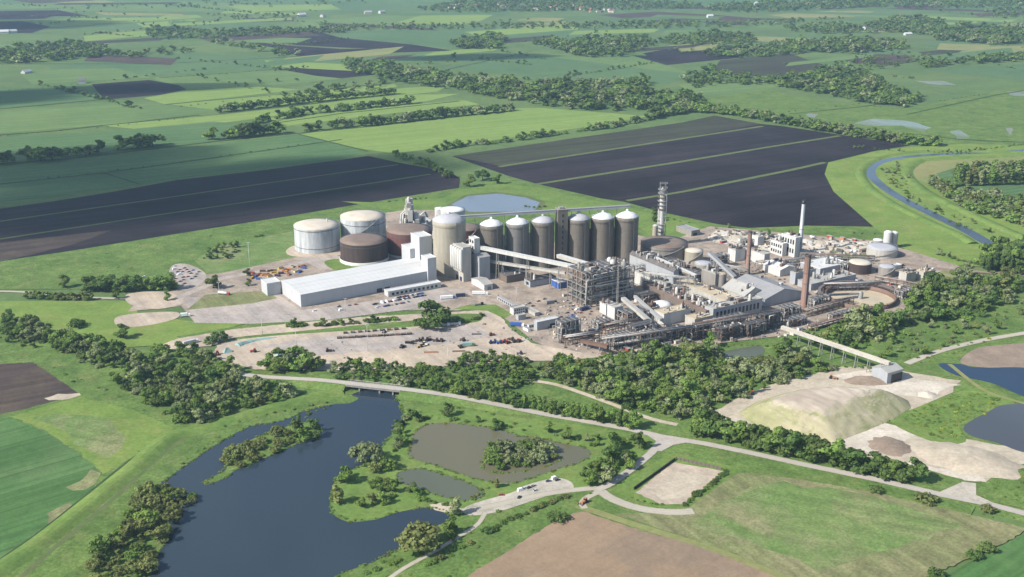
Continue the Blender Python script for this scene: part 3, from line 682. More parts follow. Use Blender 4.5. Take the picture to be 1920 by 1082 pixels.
# ---- foreground left: bank, meadow, corn, ploughed corner
area('rough_land', [(-60, 596), (30, 600), (120, 640), (230, 660), (330, 655), (480, 694), (660, 700), (1000, 682), (1150, 668), (1300, 650), (1470, 632), (1560, 612), (1700, 592), (1980, 540), (1980, 700), (1800, 1000), (1000, 1130), (-60, 1130)], 'rough')
field([(-60, 690), (0, 684), (62, 680), (148, 738), (100, 755), (0, 778), (-60, 790)], 'peatb', wob=.9)
area('sand_patch', [(84, 748), (110, 740), (150, 738), (152, 742), (118, 752), (92, 752)], 'sand', wob=1.2)
field([(18, 782), (60, 770), (150, 745), (250, 770), (330, 805), (305, 826), (195, 890), (150, 850), (80, 805)], 'meadow', wob=.9)
field([(60, 788), (110, 775), (200, 785), (240, 820), (200, 862), (120, 820)], 'hay', wob=4)
field([(-60, 788), (14, 782), (80, 808), (150, 852), (192, 888), (165, 930), (100, 985), (0, 1052), (-60, 1090)], 'wheatnear', wob=.9)
area('bare_patch', [(126, 915), (150, 905), (165, 882), (185, 890), (178, 908), (160, 920), (135, 922)], 'haybrown', wob=1.6)
area('bare_patch', [(90, 962), (130, 945), (138, 950), (110, 972), (88, 982)], 'haybrown', wob=1.6)
LAKE = [(655, 757), (672, 748), (660, 741), (690, 732), (735, 735), (742, 745), (757, 776), (748, 800), (715, 840), (690, 868), (655, 885), (630, 900), (620, 930), (622, 962), (655, 980), (705, 974), (745, 962), (800, 952), (832, 958), (850, 972), (790, 1000), (748, 1030), (700, 1055), (645, 1075), (620, 1090), (600, 1140), (240, 1140), (280, 1085), (295, 1040), (318, 1000), (300, 960), (285, 935), (298, 910), (340, 880), (400, 838), (470, 800), (530, 790), (570, 772), (620, 760)]
area('lake', LAKE, 'lake', curved=True)
strip('flood_bank', [(-80, 1118), (60, 1030), (170, 945), (250, 880), (320, 822), (400, 800), (480, 775), (560, 752), (640, 735)], 17, 'lush', prof=BANK)
strip('ditch', [(-40, 1078), (80, 995), (180, 915), (250, 860), (305, 828)], 2.4, 'ditch')
strip('ditch', [(-20, 1098), (90, 1008), (190, 930), (270, 866), (330, 820)], 1.2, 'ditch')
strip('trodden_path', [(10, 1110), (110, 1022), (215, 935), (295, 862), (360, 812)], 3.5, 'margin')
for ln in ([(-60, 258), (100, 246), (373, 216)], [(-60, 210), (128, 193), (190, 187)], [(-60, 352), (200, 324), (430, 292), (640, 262)], [(190, 323), (262, 346)], [(300, 146), (400, 139), (527, 130)], [(-60, 312), (140, 297), (400, 266), (540, 252)], [(540, 252), (700, 237), (960, 208)], [(310, 196), (560, 174), (760, 152)], [(410, 214), (560, 197), (760, 176)], [(490, 235), (640, 213), (860, 190)], [(640, 122), (800, 150)], [(0, 120), (300, 120), (560, 106)], [(1480, 214), (1620, 200), (1740, 180)], [(1700, 250), (1800, 262), (1980, 270)], [(1700, 215), (1860, 180), (1980, 160)], [(840, 130), (1000, 96)], [(100, 100), (380, 84)], [(560, 252), (690, 284)]): strip('ditch', ln, 4, 'ditch', curved=False, wob=.8)
area('river_reach', [(640, 738), (700, 722), (735, 726), (742, 742), (665, 746)], 'lake', z=.05)

# ---- fishing ponds
area('pond_bank', [(757, 776), (820, 758), (930, 780), (1100, 800), (1225, 822), (1215, 850), (1165, 890), (1110, 920), (1000, 930), (900, 950), (850, 972), (832, 958), (800, 952), (745, 962), (705, 976), (655, 982), (622, 962), (620, 930), (632, 900), (655, 885), (690, 868), (715, 840), (748, 800)], 'lush')
POND1 = [(778, 812), (798, 797), (850, 794), (895, 800), (940, 806), (975, 820), (1010, 822), (1060, 834), (1100, 842), (1108, 856), (1080, 872), (1050, 880), (1015, 892), (970, 906), (925, 906), (880, 896), (840, 882), (800, 870), (768, 858), (766, 840)]
area('fish_pond', POND1, 'fishpond', curved=True)
area('fish_pond', [(742, 892), (762, 882), (790, 880), (830, 890), (875, 905), (908, 922), (900, 936), (870, 940), (830, 934), (790, 920), (755, 908)], 'greenpond', curved=True)
ISLE = [(905, 868), (915, 850), (950, 838), (1000, 828), (1040, 842), (1052, 862), (1020, 878), (980, 886), (930, 888), (908, 882)]
area('pond_island', ISLE, 'rough', curved=True, z=.6)
LISLE = [(382, 906), (400, 895), (425, 880), (418, 858), (440, 840), (490, 818), (540, 800), (580, 792), (600, 800), (596, 822), (560, 832), (520, 850), (470, 872), (440, 884), (420, 898), (390, 910)]
area('lake_island', LISLE, 'rough', curved=True, z=.6)
# ---- right foreground
area('car_park', [(870, 955), (900, 942), (960, 925), (985, 912), (1040, 898), (1070, 905), (1072, 920), (1030, 930), (985, 945), (930, 962), (880, 968)], 'lot', curved=True)
area('slipway', [(805, 948), (835, 943), (852, 956), (840, 964), (815, 958)], 'sand')
strip('track', [(840, 958), (880, 958), (940, 946), (1000, 932), (1060, 922), (1120, 916)], 6, 'track')
strip('footpath', [(910, 962), (895, 985), (860, 1008), (810, 1038), (750, 1072), (700, 1110)], 3.2, 'track')
field([(850, 1100), (1030, 985), (1075, 964), (1100, 962), (1180, 990), (1300, 1022), (1440, 1072), (1480, 1100)], 'tan', wob=.9)
strip('dry_verge', [(1082, 950), (1120, 962), (1220, 995), (1340, 1032), (1480, 1088)], 6, 'straw')
field([(1240, 962), (1290, 925), (1390, 888), (1500, 900), (1640, 925), (1800, 962), (1925, 992), (1900, 1012), (1780, 1065), (1700, 1100), (1520, 1100), (1380, 1040), (1150, 965)], 'haybrown', wob=.9)
field([(1330, 955), (1400, 912), (1470, 905), (1600, 925), (1740, 960), (1800, 985), (1740, 1010), (1640, 1040), (1540, 1070), (1440, 1030), (1290, 985)], 'hay', wob=3.5)
field([(1725, 1110), (1800, 1065), (1925, 1000), (1990, 985), (1990, 1110)], 'wheatnear')
area('sludge_bank', [(1160, 905), (1262, 850), (1390, 880), (1290, 955), (1240, 955), (1150, 925)], 'lush')
area('sludge_pad', [(1192, 925), (1262, 868), (1358, 885), (1288, 946), (1240, 948)], 'pad', wob=.5)
area('sludge_patch', [(1210, 920), (1262, 885), (1330, 893), (1285, 935), (1240, 940)], 'sand', wob=2)
strip('track', [(1120, 918), (1150, 938), (1200, 955), (1260, 962), (1300, 960)], 8, 'track')
strip('track', [(1120, 925), (1100, 935), (1092, 945), (1096, 955)], 5, 'track')
# lime works
area('lime_ground', [(1320, 778), (1400, 740), (1480, 712), (1580, 690), (1650, 690), (1800, 715), (1790, 735), (1700, 775), (1640, 800), (1700, 812), (1780, 822), (1925, 842), (1925, 880), (1850, 905), (1800, 900), (1700, 870), (1560, 845), (1420, 805)], 'sand', wob=2)
area('lime_patch', [(1580, 815), (1660, 795), (1725, 812), (1660, 850), (1590, 850)], 'pale', wob=1.5)
area('lime_patch', [(1700, 862), (1745, 832), (1820, 828), (1925, 845), (1925, 862), (1850, 900), (1790, 890)], 'sand', wob=1.5)
area('lime_patch', [(1690, 868), (1780, 882), (1840, 892), (1850, 905), (1810, 902)], 'pale', wob=1)
area('lime_patch', [(1560, 705), (1640, 694), (1720, 712), (1800, 722), (1740, 748), (1660, 740)], 'pale', wob=2)
area('pond', [(1760, 684), (1800, 684), (1830, 690), (1925, 690), (1990, 690), (1990, 760), (1920, 745), (1860, 720), (1790, 704)], 'bluepond', curved=True)
area('shore', [(1800, 680), (1830, 655), (1880, 648), (1925, 645), (1990, 650), (1990, 690), (1900, 690), (1840, 690)], 'brownheap', curved=True)
area('lime_bank', [(1668, 790), (1720, 765), (1790, 738), (1850, 728), (1890, 745), (1900, 765), (1850, 790), (1800, 800), (1810, 830), (1750, 830)], 'lush', curved=True)
area('pond', [(1808, 800), (1850, 775), (1890, 760), (1990, 768), (1990, 856), (1920, 850), (1870, 832), (1820, 818)], 'greypond', curved=True)
area('rough_land', [(1830, 920), (1880, 880), (1925, 870), (1990, 880), (1990, 975), (1920, 955), (1850, 940)], 'rough')
strip('track', [(1700, 683), (1760, 660), (1840, 640), (1925, 625), (1990, 615)], 7, 'track')
strip('track', [(1780, 684), (1840, 730), (1900, 752), (1990, 775)], 4, 'straw')
area('inlet', [(1358, 662), (1390, 654), (1425, 650), (1432, 662), (1400, 676), (1362, 680)], 'greenpond', curved=True)
KEEPOUT.append([G(*p)[:2] for p in [(1352, 662), (1390, 652), (1430, 648), (1438, 664), (1405, 682), (1356, 686)]])
area('inlet', [(1585, 622), (1605, 618), (1625, 622), (1612, 630), (1590, 630)], 'greypond', curved=True)
strip('gravel_path', [(990, 714), (1040, 722), (1090, 738), (1150, 760), (1215, 785), (1270, 798)], 5, 'sand')

# main road on its causeway, bridge over the river reach
ROAD = [(330, 690), (430, 700), (560, 717), (640, 727), (740, 738), (850, 751), (950, 766), (1080, 788), (1180, 806), (1240, 820), (1320, 833), (1400, 849), (1500, 871), (1640, 900), (1760, 928), (1850, 946), (1990, 982)]
_g1, _g2 = G(655, 729), G(748, 739)
def roadz(p):
    x = p.x; a, b = _g1.x - 90, _g2.x + 130
    if x < a or x > b: return .0
    t = min((x - a) / 80, (b - x) / 120, 1); return 4.2 * t * t * (3 - 2 * t)
ri = [p for p in ROAD]
def seg(pts, x0, x1):
    out = [];
    for a, b in zip(pts[:-1], pts[1:]):
        for k in range(8):
            t = k / 8; q = (a[0] + (b[0] - a[0]) * t, a[1] + (b[1] - a[1]) * t)
            if x0 <= q[0] <= x1: out.append(q)
    return out
EMB = [(-.5, -.7), (-.21, .0), (.21, .0), (.5, -.7)]
strip('causeway', seg(ROAD, 330, 662), 22, 'rough', z=.62, prof=EMB, zf=lambda p: roadz(p))
strip('causeway', seg(ROAD, 742, 1990), 22, 'rough', z=.62, prof=EMB, zf=lambda p: roadz(p))
strip('road', seg(ROAD, 330, 1990), 7.2, 'road', z=.74, zf=roadz)
strip('road', [(1245, 822), (1232, 838), (1215, 856), (1180, 884), (1145, 908), (1120, 920)], 6.5, 'road', z=.76)
area('road_junction', [(1205, 812), (1250, 818), (1300, 829), (1262, 836), (1240, 848), (1222, 846), (1232, 830)], 'road_old', z=.78)
area('road_junction', [(1760, 925), (1805, 905), (1830, 908), (1830, 930), (1870, 948), (1840, 945)], 'lot', z=.78)
# ---------------------------------------------------------------- kit of works buildings
def solve_len(A, d, xt):                         # length along d from A so that the end is seen at column xt
    k = (xt - 960) / FPX
    # x = k * depth
    den = d.x - k * d.y * _cp
    return (k * (A.y * _cp + CAMZ * _sp) - A.x) / den
def windows(root, face, x0, x1, z0, z1, n, rows, lu=0, lv=0, mat='glass', frac=.55, name='window'):
    for r_ in range(rows):
        for i in range(n):
            a = x0 + (x1 - x0) * (i + .5 - frac / 2) / n; b = x0 + (x1 - x0) * (i + .5 + frac / 2) / n
            za = z0 + (z1 - z0) * (r_ + .25) / rows; zb = z0 + (z1 - z0) * (r_ + .75) / rows
            m = MB()
            if face == 'f': m.bx(a, b, -.12, .05, za, zb)
            else: m.bx(-.12, .05, a, b, za, zb)
            m.build(name, M[mat], root)
def bld(name, label, cat, A, xr, xl, ytop, wall='clad', roof='paleroof', kind='flat', rise=2.5, group=None, wf=None, wl=None, vents=0, door=None, z0=0.0, lu=None, lv=None, h=None, parapet=True, seed=1):
    a = G(*A); rg = random.Random(seed + int(A[0]))
    lu = lu or max(2, solve_len(a, U, xr)); lv = lv or max(2, solve_len(a, V, xl)); h = h or height(A[0], A[1], ytop)
    root = thing(name, label, cat, (a.x, a.y, 0), FU, group); root['dims'] = '%.1f %.1f %.1f' % (lu, lv, h)
    m = MB(); t = .0
    if kind == 'flat':
        m.bx(0, lu, 0, lv, z0, h); m.build('wall', M[wall], root)
        m = MB(); e = .25
        m.bx(-e, lu + e, -e, lv + e, h + .01, h + .25)
        if parapet:
            for q in ((-e, lu + e, -e, .15), (-e, lu + e, lv - .15, lv + e)): m.bx(q[0], q[1], q[2], q[3], h + .255, h + .85)
            for q in ((-e, .15), (lu - .15, lu + e)): m.bx(q[0], q[1], .155, lv - .155, h + .255, h + .85)
        m.build('roof', M[roof], root); rz = lambda x, y: h + .25
    elif kind == 'gu' or kind == 'gv':            # ridge along u or along v
        if kind == 'gu':
            vs = [(0, 0, z0), (lu, 0, z0), (lu, lv, z0), (0, lv, z0), (0, 0, h), (lu, 0, h), (lu, lv, h), (0, lv, h), (0, lv / 2, h + rise), (lu, lv / 2, h + rise)]
            fs = [(0, 1, 5, 4), (2, 3, 7, 6), (1, 2, 6, 9, 5), (3, 0, 4, 8, 7), (0, 3, 2, 1)]
            e = .4; k = rise / (lv / 2) * e
            sl = [[(-e, -e, h - k), (lu + e, -e, h - k), (lu + e, lv / 2, h + rise), (-e, lv / 2, h + rise)], [(-e, lv / 2, h + rise), (lu + e, lv / 2, h + rise), (lu + e, lv + e, h - k), (-e, lv + e, h - k)]]
            rz = lambda x, y: h + rise * (1 - abs(y - lv / 2) / (lv / 2))
        else:
            vs = [(0, 0, z0), (lu, 0, z0), (lu, lv, z0), (0, lv, z0), (0, 0, h), (lu, 0, h), (lu, lv, h), (0, lv, h), (lu / 2, 0, h + rise), (lu / 2, lv, h + rise)]
            fs = [(0, 1, 5, 8, 4), (2, 3, 7, 9, 6), (1, 2, 6, 5), (3, 0, 4, 7), (0, 3, 2, 1)]
            e = .4; k = rise / (lu / 2) * e
            sl = [[(-e, lv + e, h - k), (-e, -e, h - k), (lu / 2, -e, h + rise), (lu / 2, lv + e, h + rise)], [(lu / 2, lv + e, h + rise), (lu / 2, -e, h + rise), (lu + e, -e, h - k), (lu + e, lv + e, h - k)]]
            rz = lambda x, y: h + rise * (1 - abs(x - lu / 2) / (lu / 2))
        m.add(vs, fs); m.build('wall', M[wall], root)
        m = MB()
        for q in sl: m.add([(x, y, z + .03) for x, y, z in q] + [(x, y, z + .28) for x, y, z in q], [(3, 2, 1, 0), (4, 5, 6, 7), (0, 1, 5, 4), (1, 2, 6, 5), (2, 3, 7, 6), (3, 0, 4, 7)])
        rf = m.build('roof', M[roof], root)
        c = MB()
        if kind == 'gu': c.bx(-.4, lu + .4, lv / 2 - .5, lv / 2 + .5, h + rise + .15, h + rise + .36)
        else: c.bx(lu / 2 - .5, lu / 2 + .5, -.4, lv + .4, h + rise + .15, h + rise + .5)
        c.build('ridge', M[roof], rf)
    if wf: windows(root, 'f', lu * .05, lu * .95, z0 + (h - z0) * .1, h - .2, wf[0], wf[1])
    if wl: windows(root, 'l', lv * .05, lv * .95, z0 + (h - z0) * .1, h - .2, wl[0], wl[1])
    if door:
        for f, x, wd, hh, mt in door:
            d = MB()
            if f == 'f': d.bx(x, x + wd, -.1, .06, .05, hh)
            else: d.bx(-.1, .06, x, x + wd, .05, hh)
            d.build('door', M[mt], root)  # real doors, and on some buildings dark panels painted for shaded openings
    for i in range(vents):                        # plant standing on the roof belongs to the building
        x, y = rg.uniform(.08, .9) * lu, rg.uniform(.06, .92) * lv; s = rg.uniform(.8, 3.2); z = rz(x, y) - .1
        v = MB()
        if rg.random() < .4: v.rings([(s * .5, 0), (s * .5, s * rg.uniform(.8, 2)), (s * .2, s * 2.1)], 10, (x, y, z)); nm = 'roof_vent'
        elif rg.random() < .5: v.bx(x, x + s * rg.uniform(1, 3), y, y + s, z, z + s * rg.uniform(.5, 1.2)); nm = 'roof_unit'
        else: v.tube([(x, y, z + .6), (x + s * rg.uniform(1, 4), y + rg.uniform(-1, 1), z + .8)], .35, 6); nm = 'duct'
        v.build(nm, M[rg.choice(['steel', 'pipe', 'conc', 'steeldark', 'steeldark', 'rust', 'brownclad', 'paleclad'])], root)
    return root, lu, lv, h
def tank(name, label, px, yb, wpx, yt, shell, roof, cone=1.2, n=40, group=None, stair=True, bund=None, knob=False, bands=(), cat='tank', rim=True, h=None):
    f = G(px, yb); k = scale_at(yb); r = wpx / 2 / k
    d = Vector((f.x, f.y, 0)).normalized(); c = f + d * r
    r = wpx / 2 * (c.y * _cp + CAMZ * _sp) / FPX; c = f + d * r
    h = h or height(px, yb, yt)
    root = thing(name, label, cat, (c.x, c.y, 0), 0, group)
    m = MB(); m.rings([(r, 0), (r, h)], n, cap1=False); m.build('shell', M[shell], root)
    m = MB(); m.rings([(r + .12, h - .15), (r + .12, h + .12), (r * .6, h + cone * .62), (r * .1, h + cone), (.3, h + cone + .05)], n, cap0=True); m.build('roof', M[roof], root)
    for zf, th in bands:
        b = MB(); b.rings([(r + .02, h * zf), (r + .28, h * zf + .02), (r + .28, h * zf + th), (r + .02, h * zf + th + .02)], n, cap1=False); b.build('band', M['steeldark'], root)
    if rim:
        b = MB(); b.rings([(r + .05, h + 1.0), (r + .12, h + 1.0), (r + .12, h + 1.12), (r + .05, h + 1.12)], n, cap1=False)
        for i in range(n):
            a = 2 * math.pi * i / n; b.bar((r * math.cos(a), r * math.sin(a), h), (r * math.cos(a), r * math.sin(a), h + 1.1), .1)
        b.build('handrail', M['steel'], root)
    if stair:
        s = MB(); N = 26; p0 = None
        for i in range(N + 1):
            a = R(-150) + R(105) * i / N; p = Vector(((r + .6) * math.cos(a), (r + .6) * math.sin(a), h * i / N))
            if p0: s.bar(p0, p, 1.0, .25); s.bar(p0 + Vector((0, 0, 1)), p + Vector((0, 0, 1)), .1)
            p0 = p
        s.build('staircase', M['steel'], root)
    if bund:
        b = MB(); b.rings([(r + 1.2, 0), (r + 1.2, bund), (r + .7, bund), (r + .7, 0)], n, cap1=False); b.build('base_wall', M['white'], root)
    if knob:
        b = MB(); b.rings([(.7, 0), (.7, 4.0), (.4, 4.6)], 10, (r * .42, r * .2, h + cone * .4)); b.build('vent_pipe', M['white'], root)
    return root, c, r, h
def gallery(label, p, q, wd=3.0, hh=3.2, mat='paleclad', roof='whiteroof', legs=4, name='conveyor_gallery', group=None, base=0.0, truss=True):
    """enclosed inclined conveyor on trestles"""
    p, q = Vector(p), Vector(q); root = thing(name, label, 'conveyor', (p.x, p.y, 0), 0, group); o = Vector((p.x, p.y, 0)); p = p - o; q = q - o
    m = MB(); m.bar(p, q, wd, hh); m.build('housing', M[mat], root)
    up = Vector((0, 0, hh / 2 + .14)); m = MB(); m.bar(p + up, q + up, wd + .5, .24); m.build('roof', M[roof], root)
    for i in range(legs):
        t = (i + .6) / (legs + .2); c = p.lerp(q, t); top = c.z - hh / 2
        if top < 1.5: continue
        d = (q - p); d.z = 0; d.normalize(); s = Vector((-d.y, d.x, 0)); m = MB()
        for sg in (-1, 1):
            m.bar(c + s * sg * wd * .4 + Vector((0, 0, -hh / 2)), Vector((c.x, c.y, base)) + s * sg * wd * .9, .45)
        k = max(1, int(top / 5)); 
        for j in range(k):
            z = base + (top - base) * (j + .5) / k; z2 = base + (top - base) * min(1, (j + 1.4) / k); f = .9 - .5 * (z / max(top, 1)); f2 = .9 - .5 * (z2 / max(top, 1))
            m.bar(Vector((c.x, c.y, z)) + s * wd * f, Vector((c.x, c.y, z2)) - s * wd * f2, .22); m.bar(Vector((c.x, c.y, z)) + s * wd * f, Vector((c.x, c.y, z)) - s * wd * f, .22)
        m.build('trestle', M['steel'], root)
    return root
def chimney(label, px, yb, yt, wpx, mat, taper=.72, cap=None, capmat='brickcap', bands=3):
    c = G(px, yb); h = height(px, yb, yt); r = wpx / 2 / scale_at(yb)
    root = thing('chimney', label, 'chimney', (c.x, c.y, 0)); ch = cap or h * .04
    m = MB(); m.rings([(r * 1.25, 0), (r * 1.25, 3), (r, 3.2), (r + (r * taper - r) * (1 - ch / h), h - ch)], 24); m.build('shaft', M[mat], root)
    m = MB(); m.rings([(r * taper * 1.05, h - ch + .01), (r * taper * 1.06, h), (r * taper * .8, h), (r * taper * .78, h - 2)], 24, cap1=True); m.build('cap', M[capmat], root)
    for i in range(bands):
        z = h * (.45 + .2 * i); rr = r + (r * taper - r) * z / h
        m = MB(); m.rings([(rr + .05, z), (rr + .22, z), (rr + .22, z + .4), (rr + .05, z + .4)], 24, cap1=False); m.build('band', M['steeldark'], root)
    m = MB(); m.bar((0, -r - .35, 0), (0, -r * taper - .35, h - ch), .35, .12); m.build('ladder', M['steel'], root)
    return root
def frame_tower(root, lu, lv, h, nu, nv, floors, mat='steel', floor='steeldark', a=.7, brace=True, x0=0, y0=0):
    m = MB()
    for i in range(nu + 1):
        for j in range(nv + 1):
            m.bar((x0 + lu * i / nu, y0 + lv * j / nv, 0), (x0 + lu * i / nu, y0 + lv * j / nv, h), a)
    m.build('column_grid', M[mat], root)
    for k in range(1, floors + 1):
        z = h * k / floors; m = MB()
        for i in range(nu + 1): m.bar((x0 + lu * i / nu, y0, z), (x0 + lu * i / nu, y0 + lv, z), a * .6, a * .8)
        for j in range(nv + 1): m.bar((x0, y0 + lv * j / nv, z), (x0 + lu, y0 + lv * j / nv, z), a * .6, a * .8)
        m.bx(x0 + a, x0 + lu - a, y0 + lv * .15, y0 + lv - a, z - .2, z - .05, 1)
        for s in (0, lv): m.bar((x0, y0 + s, z + 1.1), (x0 + lu, y0 + s, z + 1.1), .12)
        for s in (0, lu): m.bar((x0 + s, y0, z + 1.1), (x0 + s, y0 + lv, z + 1.1), .12)
        m.build('floor_deck', [M[mat], M[floor]], root)
    if brace:
        m = MB()
        for k in range(floors):
            za, zb = h * k / floors, h * (k + 1) / floors
            for i in range(nu):
                if (i + k) % 2 == 0: m.bar((x0 + lu * i / nu, y0, za), (x0 + lu * (i + 1) / nu, y0, zb), a * .45)
            for j in range(nv):
                if (j + k) % 2 == 0: m.bar((x0, y0 + lv * j / nv, zb), (x0, y0 + lv * (j + 1) / nv, za), a * .45)
        m.build('bracing', M[mat], root)
def steel_frame(label, A, xr, xl, yt, nu=6, nv=3, floors=4, vessels=8, pipes=16, seed=1, name='steel_frame', cat='steel frame', h=None, mat='steel', clut='pipe', group=None, lu=None, lv=None, back=False):
    a = G(*A); rg = random.Random(seed); lu = lu or max(3, solve_len(a, U, xr)); lv = lv or max(3, solve_len(a, V, xl)); h = h or height(A[0], A[1], yt)
    root = thing(name, label, cat, (a.x, a.y, 0), FU, group); frame_tower(root, lu, lv, h, nu, nv, floors, mat)
    if back:
        m = MB(); m.bx(1, lu - 1, lv * .35, lv * .4, .5, h * .93); m.bx(lu * .45, lu * .47, 2, lv * .34, .5, h * .9); m.bx(lu * .8, lu * .82, 2, lv * .34, .5, h * .9); m.build('dark_backing', M['darkroof'], root)  # dark sheets added behind the bays so the open interior reads shaded
        for k in range(22):
            z = h * (.12 + .88 * k / 22); x = rg.uniform(0, .3) * lu; m = MB(); m.tube([(x, -.9, z), (min(lu, x + rg.uniform(.3, .8) * lu), -.9, z)], rg.uniform(.25, .6), 7); m.build('pipe', M[rg.choice(['pipe', 'steeldark', 'rust', 'conc'])], root)
        for k in range(30):
            x, y = rg.uniform(.03, .95) * lu, rg.uniform(.05, .9) * lv; s_ = rg.uniform(1, 3); m = MB()
            if k % 3: m.bx(x, min(x + s_ * 2, lu), y, min(y + s_, lv), h + .1, h + s_ * rg.uniform(.5, 1.4))
            else: m.rings([(s_ * .5, 0), (s_ * .5, s_ * 1.5), (s_ * .1, s_ * 1.8)], 10, (x, y, h))
            m.build('deck_unit', M[rg.choice(['pipe', 'steeldark', 'conc', 'rust', 'paleclad', 'brownclad'])], root)
    for k in range(floors):
        for i in range(max(2, nu // 2)):
            if rg.random() < .1: continue
            x0 = lu * (i + rg.uniform(.05, .3)) / max(2, nu // 2); x1 = x0 + lu / max(2, nu // 2) * rg.uniform(.6, .95); z0 = h * k / floors
            m = MB(); m.bx(x0, min(x1, lu), lv * rg.uniform(.06, .25), lv * rg.uniform(.7, .98), z0 + .1, z0 + h / floors * rg.uniform(.5, .95)); m.build('plant_unit', M[rg.choice(['steeldark', 'brownclad', 'darkroof', 'steeldark', 'conc', 'rust'])], root)  # plant boxes in mostly dark tones, doubling as painted shade inside the frame
    for i in range(vessels):
        r = rg.uniform(.12, .26) * min(lv, lu) * .5 + .5; z = h * rg.randrange(0, floors) / floors; hh = min(h / floors * rg.uniform(.9, 1.9), h * 1.12 - z)
        x, y = rg.uniform(.1, .9) * lu, rg.uniform(.12, .85) * lv
        m = MB()
        if rg.random() < .7: m.rings([(r * .4, 0), (r, r * .5), (r, hh - r * .5), (r * .4, hh)], 14, (x, y, z), cap0=True)
        else: m.tube([(x - r * 1.8, y, z + r + .4), (x - r * 1.6, y, z + r + .4), (x + r * 1.6, y, z + r + .4), (x + r * 1.8, y, z + r + .4)], [r * .6, r, r, r * .6], 14)
        m.build('vessel', M[rg.choice([clut, 'steel', 'conc', 'steeldark', 'paleclad'])], root)
    for i in range(pipes):
        x, y, z = rg.uniform(0, 1) * lu, rg.choice([-.5, .2, .5, .9]) * lv if rg.random() < .6 else -.6, h * rg.uniform(.05, 1.0)
        if y < 0: y = -.7
        x2 = min(max(x + rg.uniform(-.5, .5) * lu, 0), lu); z2 = h * rg.uniform(.05, 1.05)
        m = MB(); m.tube([(x, y, z), (x2, y, z), (x2, y, z2), (x2, y + rg.uniform(1, 4), z2)], rg.uniform(.25, .6), 7); m.build('pipe', M[rg.choice([clut, 'steel', 'pipe', 'rust'])], root)
    return root
def pipe_rack(label, pa, pb, h, wd=4.0, n=None, pipes=5, mat='rust', pm=('pipe', 'rust', 'steel'), seed=1, tiers=2, name='pipe_rack', cat='pipe rack', group=None):
    a, b = Vector(pa), Vector(pb); d = b - a; L = d.length; rg = random.Random(seed)
    root = thing(name, label, cat, (a.x, a.y, 0), math.atan2(d.y, d.x), group); n = n or max(2, int(L / 7))
    m = MB()
    for i in range(n + 1):
        x = L * i / n
        for y in (0, wd): m.bar((x, y, 0), (x, y, h), .45)
        for t in range(1, tiers + 1): m.bar((x, -.3, h * t / tiers), (x, wd + .3, h * t / tiers), .4, .5)
        if i < n and i % 2 == 0: m.bar((x, 0, 0), (x + L / n, 0, h), .2); m.bar((x, wd, h), (x + L / n, wd, 0), .2)
    for t in range(1, tiers + 1):
        for y in (0, wd): m.bar((0, y, h * t / tiers - .1), (L, y, h * t / tiers - .1), .3, .45)
    m.build('trestle', M[mat], root)
    for t in range(1, tiers + 1):
        for i in range(pipes):
            y = wd * (i + .5) / pipes; r = rg.uniform(.15, .42); m = MB(); x0, x1 = (0, L) if rg.random() < .6 else (L * rg.uniform(0, .3), L * rg.uniform(.6, 1))
            m.tube([(x0, y, h * t / tiers + r + .3), (x1, y, h * t / tiers + r + .3)], r, 7); m.build('pipe', M[rg.choice(pm)], root)
    m = MB(); 
    for y in (0, wd): m.bar((0, y, h + 1.5), (L, y, h + 1.5), .12)
    for i in range(2 * n + 1):
        for y in (0, wd): m.bar((L * i / 2 / n, y, h), (L * i / 2 / n, y, h + 1.5), .12)
    m.build('handrail', M[mat], root)
    return root
# ---- vehicles and yard things
def car(p, rz, paintm, label, group=None, van=False):
    root = thing('parked_van' if van else 'parked_car', label, 'van' if van else 'car', (p[0], p[1], p[2]), rz, group)
    L, W, H = (5.2, 2.0, 2.3) if van else (4.3, 1.8, 1.45)
    m = MB(); y = W / 2; hb = .85 if not van else 1.1
    pr = [(-L / 2, .3), (-L / 2, hb * .95), (-L * .46, hb), (L * .2, hb), (L * .47, hb * .78), (L / 2, .55), (L / 2, .3)]
    vs = [(x, -y, z) for x, z in pr] + [(x, y, z) for x, z in pr]; n = len(pr)
    m.add(vs, [tuple(range(n)), tuple(range(2 * n - 1, n - 1, -1))] + [((i + 1) % n, i, n + i, n + (i + 1) % n) for i in range(n)])
    m.build('body', M[paintm], root)
    a = (-.47, -.42, .12, .30) if van else (-.42, -.28, .06, .22)
    pr = [(L * a[0], hb), (L * a[1], H), (L * a[2], H), (L * a[3], hb)]; t = y * .86
    c = MB(); c.add([(x, -(y * .95 if z == hb else t), z - .02) for x, z in pr] + [(x, (y * .95 if z == hb else t), z - .02) for x, z in pr], [(3, 2, 1, 0), (4, 5, 6, 7), (0, 4, 7, 3)[::-1], (0, 1, 5, 4), (2, 3, 7, 6)])
    c.build('window', M['glass'] if not van else M[paintm], root)
    r_ = MB(); r_.bx(L * a[1] - .05, L * a[2] + .05, -t, t, H - .03, H + .05); r_.build('roof', M[paintm], root)
    for sx in (-.31, .31):
        for sy in (-1, 1):
            q = MB(); q.tube([(L * sx, sy * (y - .2), .32), (L * sx, sy * (y + .02), .32)], .33, 10); q.build('wheel', M['rubber'], root)
    return root
